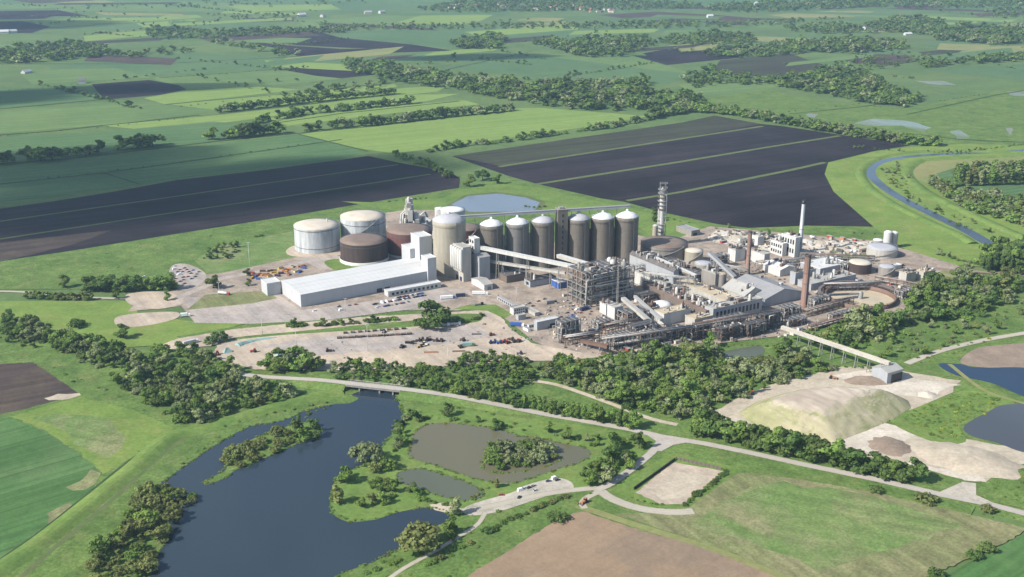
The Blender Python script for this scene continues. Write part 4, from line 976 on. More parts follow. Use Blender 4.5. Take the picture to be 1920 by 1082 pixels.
def lorry(p, rz, cabm, boxm, label, group=None, L=12.0, low=False, tanker=False):
    root = thing('tanker_lorry' if tanker else 'lorry', label, 'lorry', (p[0], p[1], 0.0), rz, group)
    m = MB(); m.bx(L / 2 - 2.3, L / 2, -1.2, 1.2, .7, 3.1); m.build('cab', M[cabm], root)
    m = MB(); m.bx(L / 2 - .3, L / 2 + .04, -1.05, 1.05, 1.9, 2.8); m.build('windscreen', M['glass'], root)
    m = MB(); m.bx(-L / 2, L / 2 - .5, -.5, .5, .7, 1.05); m.build('chassis', M['steeldark'], root)
    m = MB()
    if tanker: m.tube([(-L / 2, 0, 2.3), (-L / 2 + .3, 0, 2.3), (L / 2 - 3.1, 0, 2.3), (L / 2 - 2.8, 0, 2.3)], [.9, 1.2, 1.2, .9], 14)
    else: m.bx(-L / 2, L / 2 - 2.7, -1.25, 1.25, 1.1, 2.3 if low else 3.9)
    m.build('trailer_box' if not tanker else 'vessel', M[boxm], root)
    for x in (-L * .42, -L * .33, -L * .24, L * .2, L / 2 - 1.2):
        for s in (-1, 1):
            q = MB(); q.tube([(x, s * .9, .5), (x, s * 1.22, .5)], .52, 10); q.build('wheel', M['rubber'], root)
    return root
def tractor(p, rz, col, label, group=None, loader=False):
    root = thing('loader' if loader else 'tractor', label, 'loader' if loader else 'tractor', (p[0], p[1], 0), rz, group)
    m = MB(); m.bx(-.2, 2.2, -.5, .5, .8, 1.75); m.bx(-1.4, -.2, -.6, .6, .8, 1.4); m.build('body', M[col], root)
    m = MB(); m.add([(-1.3, -.75, 1.4), (.1, -.75, 1.4), (.1, .75, 1.4), (-1.3, .75, 1.4), (-1.2, -.65, 2.75), (-.05, -.65, 2.75), (-.05, .65, 2.75), (-1.2, .65, 2.75)], [(0, 3, 2, 1), (4, 5, 6, 7), (0, 1, 5, 4), (1, 2, 6, 5), (2, 3, 7, 6), (3, 0, 4, 7)]); c = m.build('cab', M['glass'], root)
    m = MB(); m.bx(-1.3, .05, -.75, .75, 2.76, 2.9); m.build('roof', M[col], c)
    for x, r in ((-.9, .85), (1.6, .55)):
        for s in (-1, 1):
            q = MB(); q.tube([(x, s * .65, r), (x, s * 1.1, r)], r, 12); q.build('wheel', M['rubber'], root)
    if loader:
        m = MB(); m.bar((.2, -.6, 1.6), (3.2, -.6, 1.0), .2); m.bar((.2, .6, 1.6), (3.2, .6, 1.0), .2); m.build('arm', M[col], root)
        m = MB(); m.add([(3.1, -1.2, .3), (3.1, 1.2, .3), (4.2, -1.2, .25), (4.2, 1.2, .25), (3.1, -1.2, 1.3), (3.1, 1.2, 1.3)], [(0, 2, 3, 1), (0, 1, 5, 4), (0, 4, 2), (1, 3, 5)]); m.build('bucket', M['steeldark'], root)
    return root
def skip(p, rz, col, label, group=None, L=6.0, name='skip_container', h=2.4, cat='container', load=None):
    root = thing(name, label, cat, (p[0], p[1], 0), rz, group)
    m = MB(); m.bx(-L / 2, L / 2, -1.2, 1.2, .15, .35); 
    for q in ((-L / 2, L / 2, -1.2, -1.05), (-L / 2, L / 2, 1.05, 1.2)): m.bx(*q, .35, h)
    for q in ((-L / 2, -L / 2 + .15), (L / 2 - .15, L / 2)): m.bx(q[0], q[1], -1.05, 1.05, .35, h)
    for i in range(6): m.bx(-L / 2 + L * (i + .4) / 6, -L / 2 + L * (i + .55) / 6, -1.28, -1.2, .35, h - .1)
    m.build('body', M[col], root)
    m = MB(); m.bx(-L / 2 + .2, L / 2 - .2, -1.0, 1.0, h - .7, h - .35); m.build('load', M[load or 'brownheap'], root)
    return root
# ---------------------------------------------------------------- the works
# white warehouse with its towers
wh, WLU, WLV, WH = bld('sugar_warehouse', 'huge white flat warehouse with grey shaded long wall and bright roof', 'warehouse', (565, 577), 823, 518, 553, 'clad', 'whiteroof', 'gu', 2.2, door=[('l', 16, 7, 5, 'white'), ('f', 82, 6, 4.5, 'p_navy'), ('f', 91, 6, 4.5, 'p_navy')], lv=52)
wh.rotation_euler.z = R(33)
m = MB(); m.bx(-.14, .04, 25, 36, 7.2, 9.6); m.build('sign_panel', M['white'], wh)
m = MB()
for i in range(9): m.bx(WLU * (i + .5) / 9, WLU * (i + .5) / 9 + .8, WLV * .1, WLV * .42, 13.1, 13.32)
bld('lean_to', 'low white lean-to on the left gable of the warehouse', 'shed', (502, 556), 522, 495, 533, 'clad', 'whiteroof', lu=14, lv=18)
bld('office_annex', 'long low white annex with a row of dark windows along the warehouse front', 'annex', (728, 558), 827, 721, 548, 'white', 'whiteroof', lv=9, wf=(11, 1))
bld('packing_tower', 'tallest white square tower at the right end of the warehouse', 'tower', (788, 512), 811, 772, 446, 'clad', 'whiteroof')
bld('packing_block', 'white block joined to the left side of the tallest square tower', 'tower', (770, 508), 786, 754, 468, 'clad', 'whiteroof')
bld('packing_tower', 'short white tower standing forward at the warehouse corner', 'tower', (803, 533), 819, 791, 486, 'clad', 'whiteroof')
# storage tanks
tank('storage_tank', 'large white tank with streaked walls standing alone on the lawn', 597, 477, 85, 432, 'tankwhite', 'tankroof', 2.6, knob=True, stair=False, bands=((.92, .5), (.2, .4)))
tank('storage_tank', 'large white tank behind the dark brown one', 683, 466, 84, 415, 'tankwhite', 'tankroof', 3.2, bands=((.8, .5), (.2, .4)))
tank('molasses_tank', 'dark brown tank with a white base wall in front of the white tanks', 684, 500, 88, 461, 'tankbrown', 'brownroof', 3.0, bund=4.2, stair=False, bands=((.86, .4),))
tank('molasses_tank', 'red brown tank behind the white packing towers', 769, 485, 85, 441, 'tankred', 'brownroof', 3.4, bund=2.5, stair=False, bands=((.85, .4),))
tank('molasses_tank', 'brown tank half hidden behind the big pale silo', 872, 482, 60, 434, 'tankred', 'brownroof', 2.5)
tank('day_tank', 'small white tank beside the leftmost of the pair behind the pale silo', 826, 440, 20, 393, 'white', 'coneroof', 1.0, stair=False)
tank('day_tank', 'wider white tank of the pair behind the pale silo', 850, 446, 46, 398, 'white', 'coneroof', 1.0, stair=False)
bld('pulp_shed', 'pale roofed shed between the red brown tank and the pale silo', 'shed', (818, 450), 838, 772, 428, 'greywall', 'paleroof', 'gv', 3)
# big silos
def silo(label, px, yb, wpx, yt, shell, cone, group=None, bands=5, ch=5.2):
    root, c, r, h = tank('silo', label, px, yb, wpx, yt, shell, cone, ch, 36, group, stair=False, rim=False, cat='silo')
    m = MB(); m.rings([(r + .02, h * .90), (r + .25, h * .905), (r + .25, h - .2), (r + .02, h - .18)], 36, cap1=False); m.build('eaves_ring', M[shell], root)
    for k in range(bands):
        z = h * (.14 + .15 * k); m = MB(); m.rings([(r + .01, z), (r + .14, z + .05), (r + .14, z + .4), (r + .01, z + .45)], 36, cap1=False); m.build('band', M[shell], root)
    m = MB()
    for i in range(18):
        a = 2 * math.pi * i / 18; m.bar((r * .97 * math.cos(a), r * .97 * math.sin(a), h + .5), (r * .12 * math.cos(a), r * .12 * math.sin(a), h + ch + .1), .22, .3)
    m.rings([(1.6, h + ch - .8), (1.6, h + ch + 1.6), (.5, h + ch + 2.2)], 12); m.build('roof_rib', M[cone], root)
    m = MB(); a = R(-60); m.bar(((r + .5) * math.cos(a), (r + .5) * math.sin(a), 0), ((r + .5) * math.cos(a), (r + .5) * math.sin(a), h), .9, .5); m.build('ladder_cage', M['steeldark'], root)
    return c, r, h
silo('broad pale concrete silo with grey cone roof beside the white towers', 844, 520, 61, 419, 'silopale', 'conegrey', ch=6)
SG = 'row of tall concrete silos'
sil = []
for lab, px, yb, sh, cn in (('first tall silo of the row, white ribbed cone, behind the loading tower', 922, 513, 'silo', 'coneroof'), ('second tall silo of the row, greyer shell and white ribbed cone', 970, 509, 'silogrey', 'coneroof'),
                            ('third tall silo of the row, grey cone, left of the stair tower', 1017, 505, 'silo', 'conegrey'), ('fourth tall silo of the row, grey cone, right of the stair tower', 1083, 499, 'silo', 'conegrey'),
                            ('fifth tall silo of the row with bright white cone', 1128, 496.5, 'silo', 'coneroof'), ('last tall silo of the row, bright white cone, right end', 1173, 494, 'silo', 'coneroof')):
    sil.append(silo(lab, px, yb, 42.5, None or (yb - 88 + (513 - yb) * .2), sh, cn, SG))
a = sil[2][0].lerp(sil[3][0], .52); sr = sil[2][1]; hh = sil[2][2]
st = thing('stair_tower', 'brown concrete lift tower standing between the silos', 'tower', (a.x, a.y, 0), math.atan2((sil[5][0] - sil[0][0]).y, (sil[5][0] - sil[0][0]).x))
m = MB(); m.bx(-5.6, 5.6, -5.5, 5.5, 0, hh + 11); m.build('wall', M['silo'], st)
m = MB(); m.bx(-5.9, 5.9, -5.8, 5.8, hh + 11.01, hh + 11.7); m.bx(-3, 2, -3, 3, hh + 11.71, hh + 13.5); m.build('roof', M['conc'], st)
windows(st, 'f', -4, 4, 4, hh + 8, 1, 9, frac=.18); 
for o in st.children:
    if o.name.startswith('window'): o.location.y = -5.5
d = (sil[5][0] - sil[0][0]).normalized(); nb = Vector((-d.y, d.x, 0))
p0 = sil[0][0] + nb * (sr * .2) - d * 42; p1 = sil[5][0] + nb * (sr * .2) + d * 4
for lab, e0, e1 in (('grey conveyor bridge over the tops of the left silos', p0, a - d * 6.2), ('grey conveyor bridge over the tops of the right silos', a + d * 6.2, p1)):
    rt = gallery(lab, (e0.x, e0.y, hh + 9.2), (e1.x, e1.y, hh + 9.2), 3.4, 2.6, 'greywall', 'greyroof', 0)
    m = MB(); L = (e1 - e0).length
    for i in range(7):
        q = d * (L * (i + .5) / 7); m.bar(q + Vector((0, 0, hh + 3)), q + Vector((0, 0, hh + 8)), .6)
    m.build('support', M['steel'], rt)
# narrow white and red gaps between silos: service risers
for i, (s0, s1) in enumerate(((0, 1), (1, 2), (3, 4), (4, 5))):
    q = sil[s0][0].lerp(sil[s1][0], .5) + nb * 5
    rt = thing('service_riser', '%s riser between the %s and %s silo of the row' % ('red' if i == 2 else 'white', ('first', 'second', 'fourth', 'fifth')[i], ('second', 'third', 'fifth', 'last')[i]), 'riser', (q.x, q.y, 0), math.atan2(d.y, d.x))
    m = MB(); m.bx(-1.3, 1.3, -1.2, 1.2, 0, hh * .72); m.build('housing', M['p_red' if i == 2 else 'white'], rt)
    m = MB(); m.tube([(2.0, 0, 0), (2.0, 0, hh * .95)], .5, 8); m.build('pipe', M['steeldark'], rt)
# loading building
l1, lu, lv, h = bld('bulk_loading_bay', 'bulk loading block with upright white bins beside the pale silo', 'loading bay', (869, 530), 884, 848, 466, 'paleclad', 'paleroof', door=[('l', 3, 5, 5, 'p_navy'), ('l', 11, 5, 5, 'black' if False else 'p_black')])  # the two dark panels paint the shade of open loading bays
for i in range(5):
    m = MB(); m.rings([(1.0, h * .32), (2.1, h * .40), (2.1, h * .93), (1.4, h * .97)], 14, (-1.6, 1.5 + lv * .2 * i, 0)); m.build('bin', M['white'], l1)
bld('loading_tower', 'white square loading tower joined by the long conveyor', 'tower', (890, 522), 900, 880, 449, 'white', 'whiteroof', wl=(2, 6))
bld('loading_block', 'grey blue block under the long conveyor right of the loading tower', 'building', (899, 528), 919, 884, 484, 'greywall', 'greyroof', 'gu', 2)
gallery('white sloping conveyor from the square tower to the loading tower', P(812, 506, 450), P(884, 518, 462), 3.2, 3.2, 'paleclad', 'whiteroof', 1)
gallery('long white sloping conveyor from the loading tower to the pipe works', P(899, 519, 464), P(1085, 552, 502), 3.6, 3.4, 'white', 'whiteroof', 3)
gallery('lower pale conveyor under the long white one', P(917, 519, 490), P(1060, 548, 512), 2.6, 2.6, 'paleclad', 'paleroof', 3)
gallery('short wide white conveyor in front of the fourth silo', P(1047, 515, 480), P(1122, 545, 502), 5.0, 3.6, 'paleclad', 'whiteroof', 1)
# sheds in front
bld('gabled_shed', 'small white gabled shed below the loading tower', 'shed', (908, 546), 924, 884, 535, 'white', 'paleroof', 'gu', 2.5, door=[('f', 4, 4, 4, 'p_grey')])
bld('flat_shed', 'long flat grey shed with white end under the conveyors', 'shed', (994, 540), 1042, 983, 528, 'greywall', 'darkroof', wl=(1, 1), vents=4)
bld('small_store', 'tiny white store behind the flat grey shed', 'shed', (968, 524), 984, 960, 516, 'white', 'whiteroof', lv=8)
bld('workshop', 'dark flat roofed workshop under the lower conveyor', 'shed', (950, 532), 990, 936, 519, 'brownclad', 'darkroof', vents=3)
bld('blue_store', 'small store with blue front and white side by the steel frame', 'shed', (1048, 543), 1062, 1034, 531, 'p_blue', 'whiteroof')
bld('store', 'white roofed store with grey wall at the end of the pad', 'shed', (1007, 621), 1044, 1001, 604, 'greywall', 'whiteroof', 'gu', 1.2, door=[('f', 14, 6, 4.5, 'p_black')])
bld('office', 'two storey white office with grey roof by the grass verge', 'office', (963, 592), 985, 956, 580, 'white', 'paleroof', wf=(5, 2))
bld('office_wing', 'long narrow grey roofed wing behind the white office', 'office', (968, 582), 972, 932, 575, 'greywall', 'greyroof', wl=(9, 1))
bld('weighbridge_hut', 'small grey hut below the white office', 'hut', (972, 602), 986, 967, 593, 'greywall', 'paleroof', door=[('f', 2, 1.2, 2.1, 'white')])
bld('long_hut', 'low pale hut behind the white roofed store', 'hut', (1003, 594), 1012, 985, 588, 'paleclad', 'paleroof')
# evaporator frame
steel_frame('big open steel frame packed with dark vessels and pipes', (1098, 578), 1187, 1064, 515, 9, 4, 5, 34, 80, 3, mat='steel', back=True)
lst = thing('lattice_mast', 'thin grey lattice mast in front of the big steel frame', 'mast', G(1157, 575)); hm = height(1157, 575, 498)
m = MB()
for sx, sy in ((-1, -1), (1, -1), (1, 1), (-1, 1)): m.bar((sx * .8, sy * .8, 0), (sx * .4, sy * .4, hm), .25)
for k in range(12):
    z = hm * k / 12; z2 = hm * (k + 1) / 12
    m.bar((-.7, -.7, z), (.7, -.7, z2), .15); m.bar((.7, .7, z), (-.7, .7, z2), .15); m.bar((-.7, .7, z), (-.7, -.7, z2), .15); m.bar((.7, -.7, z), (.7, .7, z2), .15)
m.build('lattice', M['steel'], lst)
for i, (A, xr, xl, yt) in enumerate((((1136, 592), 1152, 1124, 572), ((1152, 602), 1168, 1138, 578))):
    bld('portal_tower', ('small pale portal building left of the two by the steel frame', 'taller white portal building with a dark tall opening')[i], 'building', A, xr, xl, yt, 'white', 'paleroof', door=[('f', 3, 4, 9, 'p_black')], vents=3)  # black panel stands in for the shade inside the tall opening
# process halls (hall name, label, near corner, right column, left column, top row ...)
HALL = [
 ('long pale flat hall right of the big steel frame', (1246, 556), 1256, 1187, 533, 'white', 'paleroof', 'flat', 6), ('wide dark roofed hall in the middle of the works', (1298, 536), 1322, 1190, 519, 'brownclad', 'darkroof', 'flat', 22),
 ('narrow dark roofed hall behind the long pale one', (1262, 534), 1272, 1180, 510, 'greywall', 'darkroof', 'gv', 14), ('hall with pale orange flat roof in the middle of the works', (1366, 590), 1388, 1268, 568, 'paleclad', 'creamroof', 'flat', 7),
 ('hall with rusty brown roof crowded with plant', (1322, 604), 1348, 1206, 584, 'brownclad', 'brownroof', 'flat', 44), ('cream roofed block with white piers at the front of the works', (1244, 612), 1294, 1226, 590, 'white', 'creamroof', 'flat', 6),
 ('low cream roofed block beside the grey windowed building', (1302, 616), 1336, 1284, 600, 'paleclad', 'creamroof', 'flat', 4), ('grey building with a row of tall windows at the front', (1336, 606), 1428, 1320, 581, 'greywall', 'paleroof', 'flat', 10),
 ('boiler house with wide grey gable facing the camera', (1433, 577), 1503, 1362, 562, 'greywall', 'greyroof', 'gv', 2), ('pale gabled hall left of the boiler house', (1394, 572), 1434, 1352, 556, 'paleclad', 'paleroof', 'gv', 3),
 ('tall white block, highest of the group beside the white chimney', (1489, 484), 1498, 1463, 447, 'white', 'whiteroof', 'flat', 3), ('lower white block stepped against the tallest white one', (1466, 482), 1474, 1443, 458, 'white', 'whiteroof', 'flat', 3),
 ('long white building behind the thin brown chimney', (1432, 499), 1442, 1378, 478, 'white', 'paleroof', 'flat', 8), ('small white block far left of the white group', (1378, 492), 1396, 1364, 470, 'white', 'paleroof', 'flat', 6),
 ('white roofed hall behind the brick chimney', (1537, 518), 1590, 1500, 505, 'greywall', 'whiteroof', 'flat', 6), ('grey blue block behind the brick chimney', (1490, 535), 1528, 1480, 513, 'greywall', 'paleroof', 'flat', 8),
 ('low grey roofed shed right of the brick chimney', (1520, 546), 1604, 1495, 534, 'greywall', 'paleroof', 'flat', 10), ('white roofed shed among pipes left of the brick chimney', (1462, 520), 1492, 1430, 507, 'white', 'whiteroof', 'gv', 6),
 ('white block near the rubble heaps', (1420, 462), 1432, 1404, 446, 'white', 'whiteroof', 'flat', 4), ('square concrete block beside the grey process tank', (1340, 545), 1352, 1314, 515, 'conc', 'paleroof', 'flat', 5),
 ('small brown roofed plant room behind the orange roof', (1300, 546), 1312, 1282, 534, 'brownclad', 'brownroof', 'flat', 6), ('pale plant room below the rusty brown roof', (1216, 594), 1232, 1204, 580, 'paleclad', 'paleroof', 'flat', 6),
 ('low white shed among the conveyors at right', (1654, 512), 1690, 1644, 505, 'white', 'whiteroof', 'flat', 3), ('low tan block right of the conveyors', (1698, 532), 1716, 1684, 514, 'paleclad', 'creamroof', 'flat', 6), ('low white block at the far right of the works', (1730, 528), 1752, 1712, 512, 'paleclad', 'creamroof', 'flat', 6),
]
for i, (lab, A, xr, xl, yt, wl_, rf, kd, vn) in enumerate(HALL):
    bld('process_hall', lab, 'hall', A, xr, xl, yt, wl_, rf, kd, 7 if 'boiler' in lab else 3.0, vents=int(vn * 2.2), seed=i, wf=(12, 1) if 'tall windows' in lab else None, wl=(5, 2) if 'tallest white' in lab or 'highest' in lab else None)
tank('process_tank', 'white domed tank in the middle of the process halls', 1240, 588, 38, 576, 'white', 'coneroof', 3.0, stair=False)
tank('process_tank', 'large low brown roofed tank left of the round cream tanks', 1244, 492, 88, 466, 'conc', 'brownroof', 2.0, bands=((.8, .5),))
tank('process_tank', 'cream tank, taller of the pair by the dark roofs', 1300, 496, 34, 474, 'silopale', 'tankroof', 1.5)
tank('process_tank', 'smaller cream tank in front of the taller cream one', 1318, 516, 34, 498, 'silopale', 'conegrey', 1.2)
tank('process_tank', 'grey upright tank beside the square concrete block', 1352, 545, 17, 515, 'conc', 'creamroof', .8, stair=False)
tank('thickener_tank', 'brown tank with white roof right of the white hall', 1611, 516, 42, 497, 'tankbrown', 'tankroof', 1.0, stair=False)
tank('thickener_tank', 'grey brown tank right of the brown one', 1661, 521, 30, 503, 'conc', 'conegrey', 1.0)
tank('thickener_tank', 'wide low concrete tank below the white twin silo', 1652, 486, 56, 470, 'paleclad', 'conegrey', .8)
tank('lime_silo', 'tall white silo, left of the joined pair near the river', 1662, 468, 15, 437, 'white', 'coneroof', 2, stair=False)
tank('lime_silo', 'tall grey white silo, right of the joined pair near the river', 1674, 466, 14, 438, 'paleclad', 'coneroof', 2, stair=False)
tank('lime_silo', 'short cream silo beside the joined tall pair', 1645, 466, 19, 452, 'silopale', 'coneroof', 1.2, stair=False)
# chimneys
chimney('massive brown brick chimney beside the boiler house', 1507, 575, 477, 13.5, 'brick', .82, bands=2)
chimney('slim white steel chimney with black top', 1499, 474, 375, 8, 'tankwhite', .8, cap=4.5, capmat='p_black', bands=1)
chimney('thin red brown chimney left of the boiler house', 1401, 516, 433, 9, 'brick', .8, bands=2)
# distillation column
c = G(1238, 462); hc = height(1238, 462, 343); dc = thing('distillation_column', 'tall grey column ringed with platforms behind the process tanks', 'column', c)
m = MB(); m.rings([(3.4, 0), (3.4, hc * .45), (2.9, hc * .47), (2.9, hc * .86), (2.2, hc * .9), (.6, hc * .93)], 18); m.build('shell', M['pipe'], dc)
rg = random.Random(4)
for k in range(15):
    z = hc * (.06 + .06 * k); m = MB(); a0 = rg.uniform(0, 6.28)
    for i in range(8):
        a1, a2 = a0 + i * .55, a0 + (i + 1) * .55; r0 = 3.4; r1 = 5.4
        m.add([(r * math.cos(t), r * math.sin(t), z + e) for e in (0, .2) for t, r in ((a1, r0), (a1, r1), (a2, r1), (a2, r0))], [(3, 2, 1, 0), (4, 5, 6, 7), (0, 1, 5, 4), (1, 2, 6, 5), (2, 3, 7, 6), (3, 0, 4, 7)])
        m.bar((r1 * math.cos(a1), r1 * math.sin(a1), z + 1.2), (r1 * math.cos(a2), r1 * math.sin(a2), z + 1.2), .14); m.bar((r1 * math.cos(a1), r1 * math.sin(a1), z), (r1 * math.cos(a1), r1 * math.sin(a1), z + 1.2), .14)
    m.build('platform', M['rust' if k % 3 == 0 else 'steel'], dc)
m = MB(); m.tube([(4.6, -2, 0), (4.6, -2, hc * .8), (3, -1, hc * .84)], .6, 8); m.tube([(-4.2, -2.6, 0), (-4.2, -2.6, hc * .6)], .45, 8); m.build('riser_pipe', M['pipe'], dc)
m = MB()
for sx, sy in ((-3, -3), (3, -3), (3, 3), (-3, 3)): m.bar((sx, sy, hc * .8), (sx, sy, hc), .4)
for z in (.86, .93, 1.0):
    for p, q in (((-3, -3), (5, -3)), ((5, -3), (5, 3)), ((5, 3), (-3, 3)), ((-3, 3), (-3, -3))): m.bar((*p, hc * z), (*q, hc * z), .4)
m.build('head_frame', M['steel'], dc)
tank('process_tank', 'narrow cream upright tank against the ringed column', 1227, 468, 10, 424, 'silopale', 'coneroof', 1, stair=False)
# cyclone cluster behind the red tank
cg = thing('dryer_plant', 'cluster of grey rounded dryer vessels and ducts towering behind the red brown tank', 'dryer', G(776, 448)); rg = random.Random(8)
for i in range(75):
    x, y = rg.uniform(-28, 34), rg.uniform(-10, 12); top = (36 * math.exp(-((x + 6) / 9) ** 2) + 19 * math.exp(-((x - 8) / 15) ** 2)) * rg.uniform(.6, 1) + rg.uniform(4, 8); r = rg.uniform(1.0, 2.9); b = max(0, top - rg.uniform(8, 14))
    m = MB()
    if i % 2: m.box((x, y, (b + top) / 2), (r * 2.2, r * 1.8, top - b), 0, rg.uniform(0, 3))
    else: m.rings([(r * .35, b), (r, b + (top - b) * .45), (r, top - r * .7), (r * .7, top - r * .2), (r * .2, top)], 14, (x, y, 0), cap0=True)
    m.build('housing' if i % 2 else 'cyclone', M[rg.choice(['pipe', 'pipe', 'steel', 'paleclad'])], cg)
    if b > 2:
        m = MB(); m.bar((x - r * .8, y, 0), (x - r * .8, y, b + 4), .5); m.bar((x + r * .8, y, 0), (x + r * .8, y, b + 4), .5); m.build('support', M['steel'], cg)
for i in range(10):
    x = rg.uniform(-18, 10); z = rg.uniform(12, 40); m = MB(); m.tube([(x, -6, z * .4), (x + 2, -6, z), (x + 7, -4, z + 4), (x + 10, -2, z - 3)], rg.uniform(.8, 1.5), 9); m.build('duct', M['pipe'], cg)
# beet clarifier
cc = G(1613, 562); rr = 64 / scale_at(562); cl = thing('clarifier', 'round brown walled clarifier basin with a cream floor and bridge', 'clarifier', cc)
m = MB(); m.rings([(rr, 0), (rr, 5.0), (rr - 1.2, 5.0), (rr - 1.2, .3)], 64, cap1=False); m.build('basin_wall', M['rust'], cl)
m = MB(); m.rings([(rr - 1.25, .35), (3, 1.4)], 64); m.build('basin_floor', M['creamroof'], cl)
m = MB(); m.bar((0, 0, 6), (-rr + 1, -4, 6), 2.2, .8); m.bar((0, 0, 7.3), (-rr + 1, -4, 7.3), 2.4, .12); m.rings([(2.4, 0), (2.4, 7.5), (1, 9)], 14); m.build('rotating_bridge', M['steel'], cl)
m = MB()
for i in range(48):
    a = 2 * math.pi * i / 48; b = a + 2 * math.pi / 48
    m.bar((rr * math.cos(a), rr * math.sin(a), 5), (rr * math.cos(a), rr * math.sin(a), 6.3), .2); m.bar((rr * math.cos(a), rr * math.sin(a), 6.3), (rr * math.cos(b), rr * math.sin(b), 6.3), .2)
m.build('handrail', M['rust'], cl)
rg = random.Random(21)
for i in range(26):                                # curved flume trestle behind the basin
    pass
fl = thing('flume_trestle', 'dark curved flume on trestles running round the clarifier', 'flume', cc); m = MB(); mm = MB()
for i in range(40):
    a = R(18 + 160 * i / 39); b = R(18 + 160 * (i + 1) / 39); q = rr + 6
    if i < 39: m.bar((q * math.cos(a), q * math.sin(a), 6), (q * math.cos(b), q * math.sin(b), 6), 3, 1.6)
    for k in (-1.2, 1.2): mm.bar(((q + k) * math.cos(a), (q + k) * math.sin(a), 0), ((q + k) * math.cos(a), (q + k) * math.sin(a), 5.2), .4)
m.build('trough', M['brownclad'], fl); mm.build('trestle', M['steeldark'], fl)
# racks and skids filling the yards
RACK = [
 ('long dark pipe trestle above the wood at the front edge', (1130, 664), (1300, 640), 13, 7, 'steeldark'), ('dark trestle with pipes under the grey windowed building', (1306, 640), (1452, 616), 15, 8, 'steeldark'),
 ('rusty pipe trestle left of the front process halls', (1135, 630), (1195, 618), 10, 5, 'rust'), ('brown pipe bridge between boiler house and clarifier', (1512, 596), (1600, 572), 7, 5, 'rust'), ('low rusty pipe rack along the south edge below the clarifier', (1520, 622), (1640, 590), 5, 4, 'rust'),
 ('pipe rack crossing behind the clarifier', (1545, 548), (1660, 545), 8, 5, 'steeldark'), ('pipe rack between the white buildings and the brick chimney', (1420, 506), (1530, 497), 8, 5, 'steel'), ('pipe rack behind the dark halls', (1190, 516), (1260, 500), 9, 5, 'steel'),
 ('grey pipe bridge over the middle of the works', (1205, 548), (1300, 560), 20, 5, 'steel'), ('pipe rack right of the brown thickener tank', (1640, 530), (1720, 545), 6, 4, 'rust'), ('pipe rack in the front yard before the portals', (1060, 650), (1128, 640), 8, 5, 'rust'),
 ('pipe rack beside the thin red brown chimney', (1345, 512), (1400, 522), 9, 4, 'steel'), ('long low pipe rack behind the white group', (1500, 486), (1640, 492), 6, 4, 'steel'),
]
for i, (lab, a_, b_, h_, w_, mt) in enumerate(RACK): pipe_rack(lab, G(*a_), G(*b_), h_, w_, seed=i, mat=mt, pipes=6)
FR = [
 ('small open steel frame with vessels at the yard end by the store', (1052, 640), 1088, 1042, 606, 4, 2, 3, 8, 14), ('dark steel frame under the front trestle', (1190, 640), 1230, 1176, 614, 4, 2, 3, 10, 16), ('steel frame with chutes before the cream roofed block', (1176, 612), 1216, 1158, 590, 4, 2, 2, 6, 16),
 ('tall steel frame against the grey windowed building', (1352, 626), 1400, 1336, 604, 5, 2, 3, 10, 22), ('dark steel frame at the head of the long mound conveyor', (1432, 622), 1466, 1418, 592, 4, 2, 3, 10, 20), ('grey steel frame between clarifier and brick chimney', (1524, 586), 1552, 1514, 562, 3, 2, 3, 6, 14),
 ('small steel frame among tanks by the cream pair', (1344, 505), 1366, 1332, 482, 3, 2, 3, 8, 14), ('steel frame left of the white group', (1396, 480), 1412, 1386, 452, 3, 2, 4, 6, 10), ('pipework frame right of the narrow dark hall', (1296, 526), 1320, 1282, 512, 3, 3, 2, 10, 22), ('rusty frame on the right side of the clarifier', (1690, 566), 1712, 1676, 548, 3, 2, 2, 8, 14),
 ('pipe frame in front of the boiler house corner', (1470, 596), 1500, 1455, 580, 4, 2, 2, 8, 16), ('low plant frame below the dark roofed hall', (1206, 572), 1232, 1190, 556, 4, 2, 2, 8, 16), ('rusty frame at the left end of the front trestle', (1150, 656), 1186, 1136, 634, 5, 2, 2, 9, 22), ('rusty brown frame, second along the front trestle', (1200, 652), 1236, 1186, 630, 5, 2, 2, 9, 22), ('dark frame, third along the front trestle', (1248, 646), 1284, 1236, 622, 5, 2, 3, 9, 22), ('dark frame, fourth along the front trestle', (1296, 641), 1332, 1284, 618, 5, 2, 3, 9, 22), ('dark frame, fifth along the front trestle', (1352, 642), 1390, 1340, 618, 5, 2, 3, 9, 22), ('dark frame, last along the front trestle', (1402, 634), 1436, 1390, 610, 5, 2, 3, 9, 22), ('rusty frame before the portal buildings', (1120, 622), 1150, 1108, 606, 4, 2, 2, 8, 18), ('rusty low frame at the south edge of the clarifier', (1560, 604), 1600, 1550, 592, 5, 2, 1, 8, 20), ('rusty low frame below the boiler house', (1478, 616), 1512, 1466, 602, 4, 2, 2, 8, 20), ('frame of ducts between boiler house and dark halls', (1330, 566), 1356, 1312, 548, 4, 3, 2, 8, 20), ('frame of ducts behind the grey windowed building', (1300, 580), 1326, 1286, 566, 3, 3, 2, 8, 18), ('plant frame behind the pale flat hall', (1262, 512), 1284, 1246, 496, 3, 3, 2, 8, 14), ('plant frame between white hall and brown tank', (1580, 512), 1596, 1570, 498, 2, 2, 2, 5, 10),
]
for i, (lab, A, xr, xl, yt, nu, nv, fl_, ve, pi_) in enumerate(FR): steel_frame(lab, A, xr, xl, yt, nu, nv, fl_, ve, pi_, 40 + i, clut='rust' if 'rust' in lab or 'dark' in lab else 'pipe', mat='steeldark' if 'dark' in lab else 'steel')
gallery('grey inclined conveyor rising beside the cream tanks', P(1330, 520, 474), P(1378, 536, 520), 4, 3, 'greywall', 'greyroof', 2)
gallery('pale gallery along the dark roofs', P(1215, 504, 478), P(1305, 536, 518), 3, 3, 'paleclad', 'whiteroof', 2)
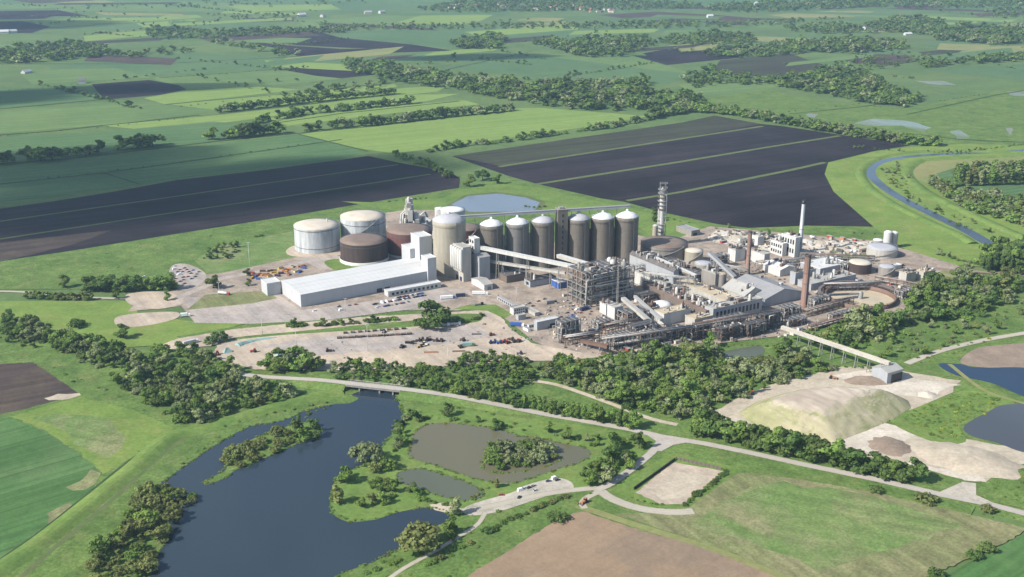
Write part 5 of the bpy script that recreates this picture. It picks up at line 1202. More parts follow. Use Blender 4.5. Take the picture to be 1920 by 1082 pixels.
gallery('twin pale conveyor going down to the front yard', P(1168, 586, 560), P(1228, 632, 612), 4, 3, 'paleclad', 'paleroof', 2)
gallery('narrow grey conveyor beside the twin pale one', P(1190, 580, 556), P(1240, 618, 600), 2.4, 2.4, 'greywall', 'paleroof', 2)
gallery('brown conveyor from the pad to the front trestle', P(1090, 650, 640), P(1140, 668, 650), 3, 2.5, 'rust', 'rust', 2)
# long conveyor to the mound and its end house
gallery('very long cream conveyor crossing the trees to the lime mound', P(1466, 640, 614), P(1668, 712, 682), 2.9, 2.8, 'paleclad', 'tankroof', 9, base=0)
bld('transfer_house', 'grey open fronted transfer house at the end of the long conveyor', 'transfer house', (1662, 722), 1700, 1650, 700, 'greywall', 'paleroof', 'gu', 2.5, door=[('f', 5, 13, 8, 'p_black')], lu=18, lv=16)  # open front is a black panel, its inner shade put into the colour
# rubble and lime heaps behind the works
def heap(label, px, py, r, h, mat, seed=1, name='heap', cat='heap', sx=1.0, group=None, rz=0):
    rg = random.Random(seed); m = MB(); n = 22; prof = [(1, 0), (.86, .22), (.6, .58), (.36, .85), (.15, .98)]; vs = []; fs = []; c = G(px, py)
    for k, (q, z) in enumerate(prof):
        for i in range(n):
            a = 2 * math.pi * i / n; j = 1 + rg.uniform(-.13, .13); vs.append((q * r * j * math.cos(a) * sx, q * r * j * math.sin(a), z * h * (1 + rg.uniform(-.1, .1)) if k else -.1))
    vs.append((0, 0, h))
    for k in range(len(prof) - 1):
        for i in range(n): fs.append((k * n + i, k * n + (i + 1) % n, (k + 1) * n + (i + 1) % n, (k + 1) * n + i))
    for i in range(n): fs.append((4 * n + i, 4 * n + (i + 1) % n, 5 * n))
    m.add(vs, fs, 0, True); o = m.build(name, M[mat], None, (c.x, c.y, .08), rz); return tag(o, label, cat, group)
for i, (px, py, r, h, mt, lab) in enumerate([(1342, 444, 9, 5, 'pale', 'white rubble heap, leftmost beside the grass bank'), (1362, 441, 8, 4, 'pale', 'white rubble heap right of the leftmost one'), (1380, 445, 9, 4, 'sand', 'sandy rubble heap behind the thin chimney'), (1352, 452, 6, 3, 'sand', 'small sandy heap below the two white ones'),
    (1512, 452, 10, 4, 'pale', 'pale lime heap just right of the white chimney'), (1538, 455, 9, 4, 'sand', 'sandy heap second right of the white chimney'), (1562, 456, 11, 5, 'pale', 'large pale lime heap midway to the twin silo'), (1590, 460, 10, 4, 'pale', 'pale lime heap left of the short cream silo'), (1615, 458, 8, 4, 'pale', 'pale lime heap beside the short cream silo'), (1530, 464, 8, 3, 'pale', 'low pale heap in front of the sandy one'), (1576, 467, 9, 3, 'sand', 'low sandy heap before the large lime heap'),
    (1700, 545, 7, 5, 'pale', 'white heap at the right edge of the works by the wood'), (1692, 556, 6, 4, 'pale', 'small white heap below the white one by the wood'), (1716, 538, 6, 4, 'sand', 'sandy heap at the wood edge')]): heap(lab, px, py, r * 1.05, h * .5, mt, i)
# earth covered store on the grass bank
bld('bunker_store', 'low grey store on the grass bank behind the ringed column', 'store', (1296, 444), 1312, 1268, 434, 'conc', 'greyroof', door=[('f', 3, 6, 4, 'p_black')])
# lime mound: heaped plateau with 36 degree sides
MB_P = [(1378, 776), (1415, 800), (1490, 821), (1567, 833), (1628, 810), (1680, 788), (1712, 768), (1706, 752), (1672, 740), (1610, 734), (1545, 731), (1470, 738), (1415, 754)]
gp = [G(*p).to_2d() for p in MB_P]; xs = [p.x for p in gp]; ys = [p.y for p in gp]; rg = random.Random(2)
def dpoly(x, y):
    best = 1e9
    for a, b in zip(gp, gp[1:] + gp[:1]):
        d = b - a; t = max(0, min(1, (Vector((x, y)) - a).dot(d) / d.length_squared)); best = min(best, (Vector((x, y)) - a - d * t).length)
    return best
nx, ny = int((max(xs) - min(xs)) / 1.6), int((max(ys) - min(ys)) / 1.6); idx = {}; vs = []; fs = []
for j in range(ny + 1):
    for i in range(nx + 1):
        x = min(xs) + i * 1.6; y = min(ys) + j * 1.6
        dd = dpoly(x, y) if inside([tuple(p) for p in gp], x, y) else -1
        if dd < 0: continue
        tilt = 15.0 + 2.0 * (x - gp[3].x) / 100; A_ = dd * .60; B_ = tilt; k_ = 1.6
        z = -k_ * math.log(math.exp(-A_ / k_) + math.exp(-B_ / k_)) + k_ * math.log(1 + math.exp(-B_ / k_))
        gul = math.sin(x * .42 + 1.7 * math.sin(y * .23)) * math.sin(y * .47 + 1.3 * math.sin(x * .19)) + .6 * math.sin(x * .93 + y * .71)
        z += .55 * gul * min(1, dd / 6) + rg.uniform(-.14, .14)
        idx[(i, j)] = len(vs); vs.append((x, y, max(z, -.1)))
for _ in range(4):
    zs = [v[2] for v in vs]
    for (i, j), a in idx.items():
        q = [idx.get(k) for k in ((i + 1, j), (i - 1, j), (i, j + 1), (i, j - 1))]
        if None not in q: vs[a] = (vs[a][0], vs[a][1], .5 * zs[a] + .125 * sum(zs[k] for k in q) + (rg.uniform(-.1, .1) if _ == 3 else 0))
for (i, j), a in list(idx.items()):
    q = [idx.get(k) for k in ((i + 1, j), (i + 1, j + 1), (i, j + 1))]
    if None not in q: fs.append((a, *q))
mo = MB().add(vs, fs, 0, True).build('lime_mound', M['mound']); tag(mo, 'great flat topped greenish lime mound by the transfer house', 'mound')
heap('long brown soil heap at the foot of the lime mound', 1668, 838, 17, 3.2, 'brownheap', 31, sx=1.0, rz=.6)
heap('broad pale lime heap at the right below the ponds', 1815, 864, 27, 4.5, 'sand', 32, sx=1.5, rz=-.5)
heap('small pale heap on top of the lime ground by the transfer house', 1738, 742, 9, 3, 'pale', 33)
heap('low brown soil ridge beside the transfer house', 1628, 716, 12, 3.5, 'brownheap', 34, sx=1.8)
# hump of tarpaulins on the beet pad
def tarp(label, pts, wd, h, seed):
    g = smooth([G(*p) for p in pts], 6); rg = random.Random(seed); vs = []; fs = []; pr = [(-.5, 0), (-.32, .6), (-.1, .95), (.12, 1), (.34, .55), (.5, 0)]
    for i, p in enumerate(g):
        d = (g[min(i + 1, len(g) - 1)] - g[max(i - 1, 0)]).normalized(); s = Vector((d.y, -d.x, 0)); f = (1 - .75 * i / (len(g) - 1)) * (1 if 0 < i < len(g) - 1 else .3)
        for o, z in pr: vs.append(p + s * (o * wd * (.5 + f * .5) + rg.uniform(-.3, .3)) + Vector((0, 0, .12 + z * h * f * rg.uniform(.75, 1.1))))
    for i in range(len(g) - 1):
        for k in range(5): fs.append((i * 6 + k, i * 6 + k + 1, (i + 1) * 6 + k + 1, (i + 1) * 6 + k))
    o = MB().add(vs, fs).build('tarpaulin', M['tarp']); tag(o, label, 'tarpaulin')
tarp('long crumpled teal tarpaulin trailing across the pale pad', [(444, 650), (460, 644), (485, 638), (520, 633)], 8, 3.2, 1)
def tent(label, px, py, s):
    m = MB(); vs = [(-s, -s * .7, 0), (s, -s * .7, 0), (s, s * .7, 0), (-s, s * .7, 0), (-s * .3, 0, s * 1.1), (s * .35, .1, s * .95)]
    m.add(vs, [(0, 1, 5, 4), (1, 2, 5), (2, 3, 4, 5), (3, 0, 4)]); o = m.build('tarpaulin_heap', M['tarp'], None, G(px, py) + Vector((0, 0, .12)), .5); tag(o, label, 'tarpaulin')
tent('small peaked teal sheet at the left end of the pad', 427, 661, 4.2); tent('peaked teal sheet behind the trees at the pad edge', 528, 668, 5.6)
# bridge over the lake inlet
br = thing('road_bridge', 'low concrete road bridge over the neck of the lake', 'bridge', G(698, 733))
o0 = br.location.copy(); sp = [G(*p) for p in seg(ROAD, 646, 756)]
m = MB(); pm = MB(); 
for a, b in zip(sp[:-1], sp[1:]):
    za, zb = roadz(a) + .45, roadz(b) + .45
    A, B = Vector((a.x, a.y, za)) - o0, Vector((b.x, b.y, zb)) - o0; m.bar(A - Vector((0, 0, .35)), B - Vector((0, 0, .35)), 10.0, .9)
    s = Vector(((b - a).y, -(b - a).x, 0)).normalized()
    for k in (-5, 5): pm.bar(A + s * k + Vector((0, 0, 1.0)), B + s * k + Vector((0, 0, 1.0)), .2, .35); pm.bar(A + s * k, A + s * k + Vector((0, 0, 1)), .25)
m.build('deck', M['conc'], br); pm.build('parapet', M['paleclad'], br)
for t in (.08, .36, .64, .92):
    p = sp[int(t * (len(sp) - 1))]; q = sp[int(t * (len(sp) - 1)) - 1]; d = (p - q).normalized(); s = Vector((d.y, -d.x, 0)); m = MB()
    m.bar(p - o0 - s * 4.2 + Vector((0, 0, 1.4)), p - o0 + s * 4.2 + Vector((0, 0, 1.4)), 1.2, 3.6); m.build('pier', M['conc'], br)
# lamp masts
for i, (px, yb, yt, lab) in enumerate([(469, 508, 455, 'tall lamp mast by the lawn and coloured skips'), (727, 566, 546, 'lamp mast in front of the warehouse long wall'), (492, 628, 596, 'lamp mast on the strip below the lorry park'), (690, 660, 610, 'lamp mast at the back of the pale pad'), (556, 655, 618, 'lamp mast at the left of the pale pad'), (986, 668, 636, 'lamp mast at the right end of the pale pad'), (648, 585, 560, 'lamp mast below the warehouse corner'), (968, 565, 540, 'lamp mast in the middle yard'), (840, 690, 650, 'lamp mast at the lower edge of the pale pad'), (412, 560, 530, 'lamp mast beside the lone tree')]):
    r_ = thing('lamp_mast', lab, 'lamp post', G(px, yb)); hp = height(px, yb, yt); m = MB(); m.tube([(0, 0, 0), (0, 0, hp)], [.28, .14], 8); m.build('pole', M['lamp'], r_)
    m = MB(); m.bar((-1.3, 0, hp), (1.3, 0, hp), .25, .3); m.bx(-1.6, -.8, -.4, .4, hp + .15, hp + .45); m.bx(.8, 1.6, -.4, .4, hp + .15, hp + .45); m.build('lamp_head', M['lamp'], r_)
# fence along the lorry park
pts = [G(*p) for p in [(365, 607), (470, 609), (560, 605), (620, 601), (700, 592), (760, 583), (850, 580)]]; fr = thing('mesh_fence', 'thin grey mesh fence along the grass strip below the lorry park', 'fence', pts[0]); m = MB(); n2 = MB(); o0 = pts[0]
for a, b in zip(pts[:-1], pts[1:]):
    k = int((b - a).length / 4)
    for i in range(k): p = a.lerp(b, i / k) - o0; m.bar(p, p + Vector((0, 0, 2.4)), .14)
    for z in (.4, 1.0, 1.6, 2.2): n2.bar(a - o0 + Vector((0, 0, z)), b - o0 + Vector((0, 0, z)), .05)
m.build('post', M['lamp'], fr); n2.build('rail_wire', M['lamp'], fr)
# sludge pad enclosure: black boarded walls
for pa, pb, lab in (((1188, 920), (1266, 864), 'long black boarded wall on the left of the pale sludge pad'), ((1268, 863), (1352, 882), 'low brown wall along the far side of the sludge pad'), ):
    a, b = G(*pa), G(*pb); r_ = thing('boarded_wall', lab, 'wall', a, math.atan2((b - a).y, (b - a).x)); L = (b - a).length; m = MB(); m.bx(0, L, -.15, .15, 0, 2.6); m.build('board_panel', M['p_black' if 'black' in lab else 'brownclad'], r_)
    m = MB()
    for i in range(int(L / 3) + 1): m.bx(i * 3 - .12, i * 3 + .12, -.4, -.16, 0, 2.9)
    m.build('post', M['steeldark'], r_)
# ---------------------------------------------------------------- vehicles, small yard things, far buildings
def cars(spots, where, group, seed, hd=None, cat=None):
    rg = random.Random(seed); cnt = {}; L = []
    for px, py in sorted(spots):
        cn, cm = rg.choice([('white', 'p_pale'), ('white', 'p_pale'), ('silver', 'p_silver'), ('black', 'p_black'), ('black', 'p_black'), ('red', 'p_red'), ('blue', 'p_blue'), ('grey', 'p_grey'), ('dark blue', 'p_navy')])
        van = cn == 'white' and rg.random() < .35; L.append((px, py, cn, cm, van)); 
    for px, py, cn, cm, van in L:
        k = cn + (' van' if van else ' car'); tot = sum(1 for q in L if q[2] + (' van' if q[4] else ' car') == k); cnt[k] = cnt.get(k, 0) + 1
        lab = 'the only %s %s' % (k, where) if tot == 1 else '%s %s, %s %s from left' % (k, where, ordinal(cnt[k]), cn)
        car(G(px, py) + Vector((0, 0, .12)), (hd if hd is not None else FU) + rg.choice([0, math.pi]) + rg.uniform(-.08, .08), cm, lab, group, van)
sp = [(700 + 4.2 * i, 572 - .62 * i * 1.2) for i in range(24) if i % 7 != 3] + [(706 + 4.6 * i, 578 - .74 * i * 1.1) for i in range(14) if i % 5 != 2] + [(742 + 4.6 * i, 560 - .8 * i) for i in range(12)]
cars(sp, 'in the crowded warehouse car park', 'cars in the warehouse car park', 4, FU + math.pi / 2)
cars([(636, 576), (655, 574), (668, 572), (640, 583), (590, 584)], 'along the warehouse front road', 'cars along the warehouse', 6)
rg = random.Random(12)
cars([(985, 573), (993, 570), (1000, 575), (1060, 566), (1068, 570), (1075, 575), (1082, 582), (1064, 588), (1074, 592), (1090, 588), (1052, 596), (1010, 566), (1022, 562)], 'in the middle yard by the steel frame', 'cars in the middle yard', 14)
cars([(330, 500), (338, 507), (346, 504), (354, 511), (362, 508), (370, 515), (336, 516), (352, 520), (345, 526), (278, 528), (284, 532), (240, 530), (270, 520), (328, 506), (334, 511), (342, 511), (350, 507), (358, 514), (366, 520), (344, 521), (360, 524), (330, 524), (338, 529), (374, 511), (346, 533)], 'in the staff car park behind the row of trees', 'cars in the staff car park', 15)
# angling car park
spots = [(977, 921, 'p_pale', 'white van, leftmost at the anglers car park', True, .5), (984, 917, 'p_silver', 'silver car beside the white van at the anglers car park', False, .6), (993, 916, 'p_black', 'black car among the left group at the anglers car park', False, .7), (1001, 913, 'p_grey', 'grey car, right of the left group at the anglers car park', False, .6),
         (1029, 904, 'p_navy', 'dark blue car at the upper anglers car park', False, .3), (1040, 899, 'p_pale', 'white van at the upper right of the anglers car park', True, .6), (1046, 902, 'p_black', 'black car beside the upper right white van', False, .5), (974, 934, 'p_black', 'black car parked alone on the track below the left group', False, 1.2), (941, 930, 'p_red', 'red car by the small green pond', False, .1), (1005, 921, 'p_silver', 'silver car nearest the hedge at the anglers car park', False, .5)]
for px, py, mt, lab, van, rz in spots: car(G(px, py) + Vector((0, 0, .2)), rz, mt, lab, 'cars at the anglers car park', van)
m = MB(); c = G(1000, 895)
# lorries and tankers
for px, py, rz, cb, bm, lab, L, low, tk in [(840, 561, FU * .35, 'p_blue', 'p_pale', 'white and blue lorry, leftmost of the lorries by the annex', 15, False, False), (866, 557, FU * .3, 'p_grey', 'p_navy', 'dark lorry between the two pale ones by the annex', 12, False, False), (900, 553, .0, 'p_pale', 'p_pale', 'white lorry parked right of the dark one by the annex', 16, False, False),
     (420, 553, -.35, 'p_red', 'p_pale', 'white tanker lorry crossing the lorry park', 13, False, True), (348, 594, .2, 'p_pale', 'p_pale', 'white lorry on the small concrete pad', 9, False, False), (358, 645, .7, 'p_pale', 'p_silver', 'silver lorry at the edge of the trees on the left of the pad', 14, False, False), (702, 601, .2, 'p_black', 'p_brown', 'dark lorry on the strip road above the bushes', 9, True, False),
     (898, 573, .3, 'p_black', 'p_grey', 'dark lorry by the curved grass verge', 9, True, False), (832, 612, .12, 'p_pale', 'p_silver', 'pale trailer lorry, left of the pair below the big tree', 11, True, False), (852, 610, .12, 'p_pale', 'p_cream', 'pale trailer lorry, right of the pair below the big tree', 12, True, False), (878, 650, .1, 'p_green', 'tarp', 'lorry with green sheeted load at the lower pad', 11, False, False), (768, 645, -.2, 'p_black', 'p_black', 'black lorry on the middle of the pad', 8, True, False),
     (1015, 607, .5, 'p_blue', 'p_blue', 'blue lorry by the white roofed store', 12, False, False), (970, 612, -.2, 'p_pale', 'p_blue', 'blue sheeted lorry left of the white roofed store', 13, False, False), (1096, 582, .8, 'p_blue', 'p_navy', 'blue lorry below the big steel frame', 11, False, False), (1075, 600, .6, 'p_pale', 'p_blue', 'white and blue lorry in the front yard', 10, False, False), (1034, 570, .4, 'p_black', 'p_grey', 'grey lorry in the middle yard', 11, False, False)]:
    lorry(G(px, py), rz, cb, bm, lab, 'lorries about the works', L, low, tk)
# coloured skips behind the warehouse
cols = ['p_orange', 'p_cream', 'p_red', 'p_yellow', 'p_brown', 'p_brown', 'p_orange', 'p_red', 'p_blue', 'p_cream', 'p_orange', 'p_navy', 'p_yellow', 'p_orange', 'p_blue']; cw = dict(p_orange='orange', p_red='red', p_yellow='yellow', p_brown='brown', p_blue='blue', p_cream='cream', p_navy='dark blue'); cnt = {}
for i in range(30):
    px = 472 + 97 * (i // 2) / 14.0; py = 523 - 15 * (i // 2) / 14.0 - (i % 2) * 6 + 4 * math.sin(i * 5.1); cm = cols[(i * 7 + i // 4) % 15]; cnt[cm] = cnt.get(cm, 0) + 1
    skip(G(px, py), FU + random.Random(i).uniform(-1.2, 1.2), cm, '%s skip in the jumble behind the warehouse, %s %s from the left' % (cw[cm], ordinal(cnt[cm]), cw[cm]), 'coloured skips behind the warehouse', 6.2, load='rust' if i % 3 else 'p_yellow')
# rows of dark trailers on the pad
for rw, (n, x0, y0, x1, y1) in enumerate([(9, 648, 626, 757, 618), (13, 637, 635.5, 768, 628)]):
    for i in range(n):
        t = i / (n - 1); skip(G(x0 + (x1 - x0) * t, y0 + (y1 - y0) * t), .16 + .2 * math.sin(i * 3.7), ['p_black', 'steeldark', 'rust', 'p_black'][i % 4], 'dark empty trailer, %s row on the pad, %s from the left' % (('farther', 'nearer')[rw], ordinal(i + 1)), 'dark trailers in two rows on the pad', 4.6 if rw else 3.8, 'beet_trailer', 2.0, 'trailer')
# tractors, loaders
TR = [(785, 641, 'p_brown', True), (793, 640, 'p_brown', True), (803, 640, 'p_black', True), (818, 641, 'p_brown', False), (828, 641, 'p_brown', False), (754, 653, 'p_black', True), (788, 652, 'p_yellow', False), (797, 648, 'p_cream', False), (864, 653, 'p_brown', True), (868, 640, 'p_brown', False), (922, 645, 'p_blue', False), (930, 643, 'p_grey', False), (937, 645, 'p_blue', False), (945, 643, 'p_red', False), (952, 645, 'p_red', False), (960, 639, 'p_brown', True), (966, 643, 'p_brown', True), (973, 642, 'p_red', False), (922, 630, 'p_orange', False), (616, 660, 'p_brown', True), (408, 666, 'p_red', False), (476, 661, 'p_red', False), (1672, 764, 'p_yellow', True), (1408, 741, 'p_red', True), (1560, 711, 'p_orange', True), (1096, 944, 'p_orange', True), (720, 624, 'p_grey', False), (975, 665, 'p_grey', False)]
cw.update(p_grey='grey', p_black='black'); tot = {}; cnt = {}
def trwhere(x, y): return 'on the lime mound' if x > 1100 and y < 800 else 'by the brown field gate' if x > 1080 else 'in the machine line on the pad' if x < 900 else 'in the cluster at the right of the pad'
for px, py, cm, ld in TR: k = (cw[cm], ld, trwhere(px, py)); tot[k] = tot.get(k, 0) + 1
for px, py, cm, ld in sorted(TR):
    k = (cw[cm], ld, trwhere(px, py)); cnt[k] = cnt.get(k, 0) + 1; nm = 'loader' if ld else 'tractor'
    z = 0
    t = tractor(G(px, py), random.Random(px).uniform(0, 6.28), cm, ('%s %s %s' % (k[0], nm, k[2])) if tot[k] == 1 else '%s %s %s, %s %s from the left' % (k[0], nm, k[2], ordinal(cnt[k]), k[0]), None, ld)
    t.scale = (1.35, 1.35, 1.35)
skip(G(860, 660), .12, 'rust', 'long rusty flat trailer at the lower pad', None, 11, 'flat_trailer', 1.2, 'trailer'); skip(G(808, 662), .1, 'p_orange', 'long orange brown flat trailer at the lower left of the pad', None, 12, 'flat_trailer', 1.2, 'trailer')
skip(G(893, 628), .05, 'steeldark', 'dark flat trailer alone in the middle of the pad', None, 8, 'flat_trailer', 1.4, 'trailer')
# yard cabins and containers scattered through the works
CB = [(1060, 556, 'white'), (1030, 606, 'p_blue'), (1042, 600, 'p_blue'), (995, 614, 'white'), (988, 620, 'p_pale'), (1090, 568, 'p_blue'), (1356, 456, 'p_red'), (1388, 452, 'white'), (1440, 462, 'p_cream'), (1556, 447, 'p_red'), (1580, 450, 'p_orange'), (1602, 452, 'p_red'), (1524, 446, 'p_pale'), (1634, 470, 'p_pale'), (1600, 480, 'p_cream'), (1540, 476, 'p_pale'), (1570, 482, 'white'), (1510, 478, 'p_cream'), (1688, 500, 'p_brown'), (1652, 540, 'p_orange'), (1668, 534, 'p_red'), (1690, 540, 'p_cream'), (1610, 528, 'white'), (1624, 534, 'p_brown'), (1560, 600, 'p_cream'), (1586, 598, 'p_brown'), (1610, 604, 'p_pale'), (1540, 612, 'p_brown'), (1500, 620, 'p_pale'), (1484, 628, 'p_cream'), (1116, 640, 'p_cream'), (1104, 632, 'p_brown'), (1124, 612, 'p_grey'), (1110, 622, 'rust'), (1150, 640, 'p_orange'), (1176, 658, 'p_red'), (1210, 654, 'p_pale'), (1240, 650, 'p_red'), (1252, 646, 'p_pale'), (1270, 644, 'p_cream'), (1290, 642, 'p_brown'), (1080, 628, 'p_grey'), (1196, 566, 'p_pale'), (1340, 500, 'p_cream'), (1452, 545, 'p_pale'), (1470, 540, 'white'), (1410, 540, 'p_grey'), (1428, 530, 'p_cream')]
cw.update(white='white', p_pale='off white', rust='rusty'); CB.sort(); cnt = {}; tot = {}
for px, py, cm in CB: k = cw[cm]; tot[k] = tot.get(k, 0) + 1
for i, (px, py, cm) in enumerate(CB):
    k = cw[cm]; cnt[k] = cnt.get(k, 0) + 1; c = G(px, py); r_ = thing('site_cabin', '%s site cabin standing loose about the works, %s %s from the left' % (k, ordinal(cnt[k]), k) if tot[k] > 1 else 'the only %s site cabin standing about the works' % k, 'cabin', c, FU + (math.pi / 2 if i % 3 == 0 else 0) + random.Random(i).uniform(-.1, .1), 'site cabins about the works')
    q = random.Random(i); L, W_, H_ = q.uniform(5, 9), q.uniform(2.6, 3.6), q.uniform(2.6, 3.4); m = MB(); m.bx(-L / 2, L / 2, -W_ / 2, W_ / 2, .2, H_); m.bx(-L / 2 + .3, L / 2 - .3, -W_ / 2 + .3, W_ / 2 - .3, 0, .2); m.build('wall', M[cm], r_)
    m = MB(); m.bx(-L / 2 - .15, L / 2 + .15, -W_ / 2 - .15, W_ / 2 + .15, H_ + .01, H_ + .2); m.build('roof', M['paleroof' if i % 2 else 'greyroof'], r_)
    m = MB(); m.bx(-L * .3, -L * .3 + 1, -W_ / 2 - .06, -W_ / 2 + .05, .25, 2.3); m.build('door', M['steeldark'], r_); m = MB(); m.bx(L * .05, L * .3, -W_ / 2 - .06, -W_ / 2 + .05, 1.2, 2.2); m.build('window', M['glass'], r_)
# far farms and the village on the skyline
def house(px, py, L, W_, H_, wm, rm, label, group, rz):
    r_ = thing('house' if L < 16 else 'barn', label, 'house' if L < 16 else 'barn', G(px, py), rz, group); m = MB(); e = W_ * .38
    m.add([(-L / 2, -W_ / 2, 0), (L / 2, -W_ / 2, 0), (L / 2, W_ / 2, 0), (-L / 2, W_ / 2, 0), (-L / 2, -W_ / 2, H_), (L / 2, -W_ / 2, H_), (L / 2, W_ / 2, H_), (-L / 2, W_ / 2, H_), (-L / 2, 0, H_ + e), (L / 2, 0, H_ + e)], [(0, 1, 5, 4), (2, 3, 7, 6), (1, 2, 6, 9, 5), (3, 0, 4, 8, 7)]); m.build('wall', M[wm], r_)
    m = MB(); m.add([(-L / 2 - .4, -W_ / 2 - .5, H_ - .2), (L / 2 + .4, -W_ / 2 - .5, H_ - .2), (L / 2 + .4, 0, H_ + e + .2), (-L / 2 - .4, 0, H_ + e + .2), (L / 2 + .4, W_ / 2 + .5, H_ - .2), (-L / 2 - .4, W_ / 2 + .5, H_ - .2)], [(0, 1, 2, 3), (3, 2, 4, 5)]); rf = m.build('roof', M[rm], r_)
    if L < 16: m = MB(); m.bx(L * .3, L * .3 + 1, -.5, .5, H_ + e * .5, H_ + e + 1.4); m.build('chimney', M['brick'], rf)
    return r_
rg = random.Random(33); cnt = {}; HS = []
for i in range(74):
    if i < 60: px = rg.uniform(822, 1110); py = rg.uniform(8, 17) + (px > 1000) * 3
    else: px = rg.uniform(1095, 1150); py = rg.uniform(18, 24)
    wm, wn = rg.choice([('white', 'white'), ('housewall', 'cream'), ('brick', 'brick'), ('white', 'white')]); rm, rn = rg.choice([('rooftile', 'red'), ('slate', 'slate'), ('rooftile', 'red')]); HS.append((px, py, wm, wn, rm, rn))
tot = {}
for px, py, wm, wn, rm, rn in sorted(HS):
    k = (wn, rn); cnt[k] = cnt.get(k, 0) + 1
    house(px, py, rg.uniform(9, 15), rg.uniform(7, 9), rg.uniform(4.5, 6), wm, rm, '%s house with %s roof in the skyline village, %s such from the left' % (wn, rn, ordinal(cnt[k])), 'houses of the skyline village', rg.uniform(0, 3.1))
for i, (px, py, L, W_, H_, wm, rm, lab) in enumerate([(8, 63, 30, 16, 7, 'white', 'whiteroof', 'white barn, left of the far pair at the left edge'), (24, 62, 26, 14, 7, 'white', 'whiteroof', 'white barn, right of the far pair at the left edge'), (50, 137, 28, 12, 4, 'white', 'whiteroof', 'low white barn alone in the pale left field'), (154, 156, 16.5, 12, 7, 'white', 'slate', 'white farmhouse barn by the dark far field'), (566, 31, 34, 16, 8, 'white', 'whiteroof', 'long white barn beyond the far dark field'), (605, 32, 22, 14, 7, 'white', 'paleroof', 'shorter white barn beside the long far one'), (690, 26, 30, 14, 7, 'housewall', 'paleroof', 'cream barn left of the skyline village'), (716, 25, 26, 14, 7, 'white', 'paleroof', 'white barn left of the skyline village'), (1418, 9, 40, 20, 9, 'white', 'whiteroof', 'big white barn among the far right woods'), (1331, 33, 24, 14, 7, 'white', 'whiteroof', 'white barn on the far brown field'), (1622, 56, 18, 12, 8, 'white', 'slate', 'white farmhouse before the far dark wood'), (1600, 58, 26, 12, 6, 'brick', 'rooftile', 'brick barn beside the white farmhouse by the wood'), (1702, 66, 26, 12, 5, 'white', 'whiteroof', 'long low white barn under the far wood')]):
    house(px, py, L, W_, H_, wm, rm, lab, 'far farm buildings', .3 + .5 * (i % 3))

# loose small stuff nobody could count: rubble on the lime ground, scrap about the works
def litter(name, label, poly, n, size, mats, seed, flat=.6):
    rg = random.Random(seed); gp = [tuple(G(*q)[:2]) for q in poly]; xs = [q[0] for q in gp]; ys = [q[1] for q in gp]; m = MB(); k = 0
    while k < n:
        x, y = rg.uniform(min(xs), max(xs)), rg.uniform(min(ys), max(ys))
        if not inside(gp, x, y): continue
        k += 1; s = rg.uniform(*size) * (1 + 1.2 * rg.random() ** 4); a, b, c = s * rg.uniform(.6, 1.5), s * rg.uniform(.5, 1), s * rg.uniform(.3, 1) * flat
        m.box((x, y, c / 2 + .15), (a, b, c), rg.randrange(len(mats)), rg.uniform(0, 3.1))
    o = m.build(name, [M[q] for q in mats]); tag(o, label, name, None, 'stuff')
litter('rubble', 'loose rubble and broken blocks on the white lime ground', [(1325, 447), (1345, 432), (1420, 436), (1500, 446), (1640, 452), (1690, 462), (1640, 478), (1500, 482), (1420, 472), (1340, 458)], 520, (.8, 2.8), ['pale', 'sand', 'conc', 'brownclad', 'white', 'steeldark'], 1, .9)
litter('scrap', 'loose scrap, pallets and fittings about the front yards', [(1045, 560), (1200, 600), (1340, 610), (1500, 600), (1600, 596), (1470, 632), (1300, 652), (1140, 668), (1050, 655), (1010, 600)], 620, (.6, 2.0), ['rust', 'steeldark', 'conc', 'brownclad', 'paleclad', 'p_cream', 'steel'], 2, 1.0)
litter('scrap', 'loose scrap and fittings between the process halls', [(1180, 500), (1340, 480), (1640, 490), (1720, 540), (1600, 545), (1500, 560), (1380, 590), (1200, 580)], 640, (.6, 2.2), ['rust', 'steeldark', 'conc', 'brownclad', 'paleclad', 'steel'], 3, 1.1)
litter('scrap', 'small loose items dotted over the pale pad and middle yard', [(480, 655), (640, 632), (900, 612), (960, 560), (1060, 560), (1010, 650), (830, 676), (620, 684)], 170, (.4, 1.1), ['steeldark', 'conc', 'rust', 'brownclad'], 4, .8)
# ---------------------------------------------------------------- planting
MIXD = {'dark': 3, 'mid': 4, 'silver': 1.5, 'light': .6}; MIXS = {'mid': 3, 'silver': 3, 'dark': 1.5, 'olive': .6}; HED = {'dark': 2, 'mid': 3}
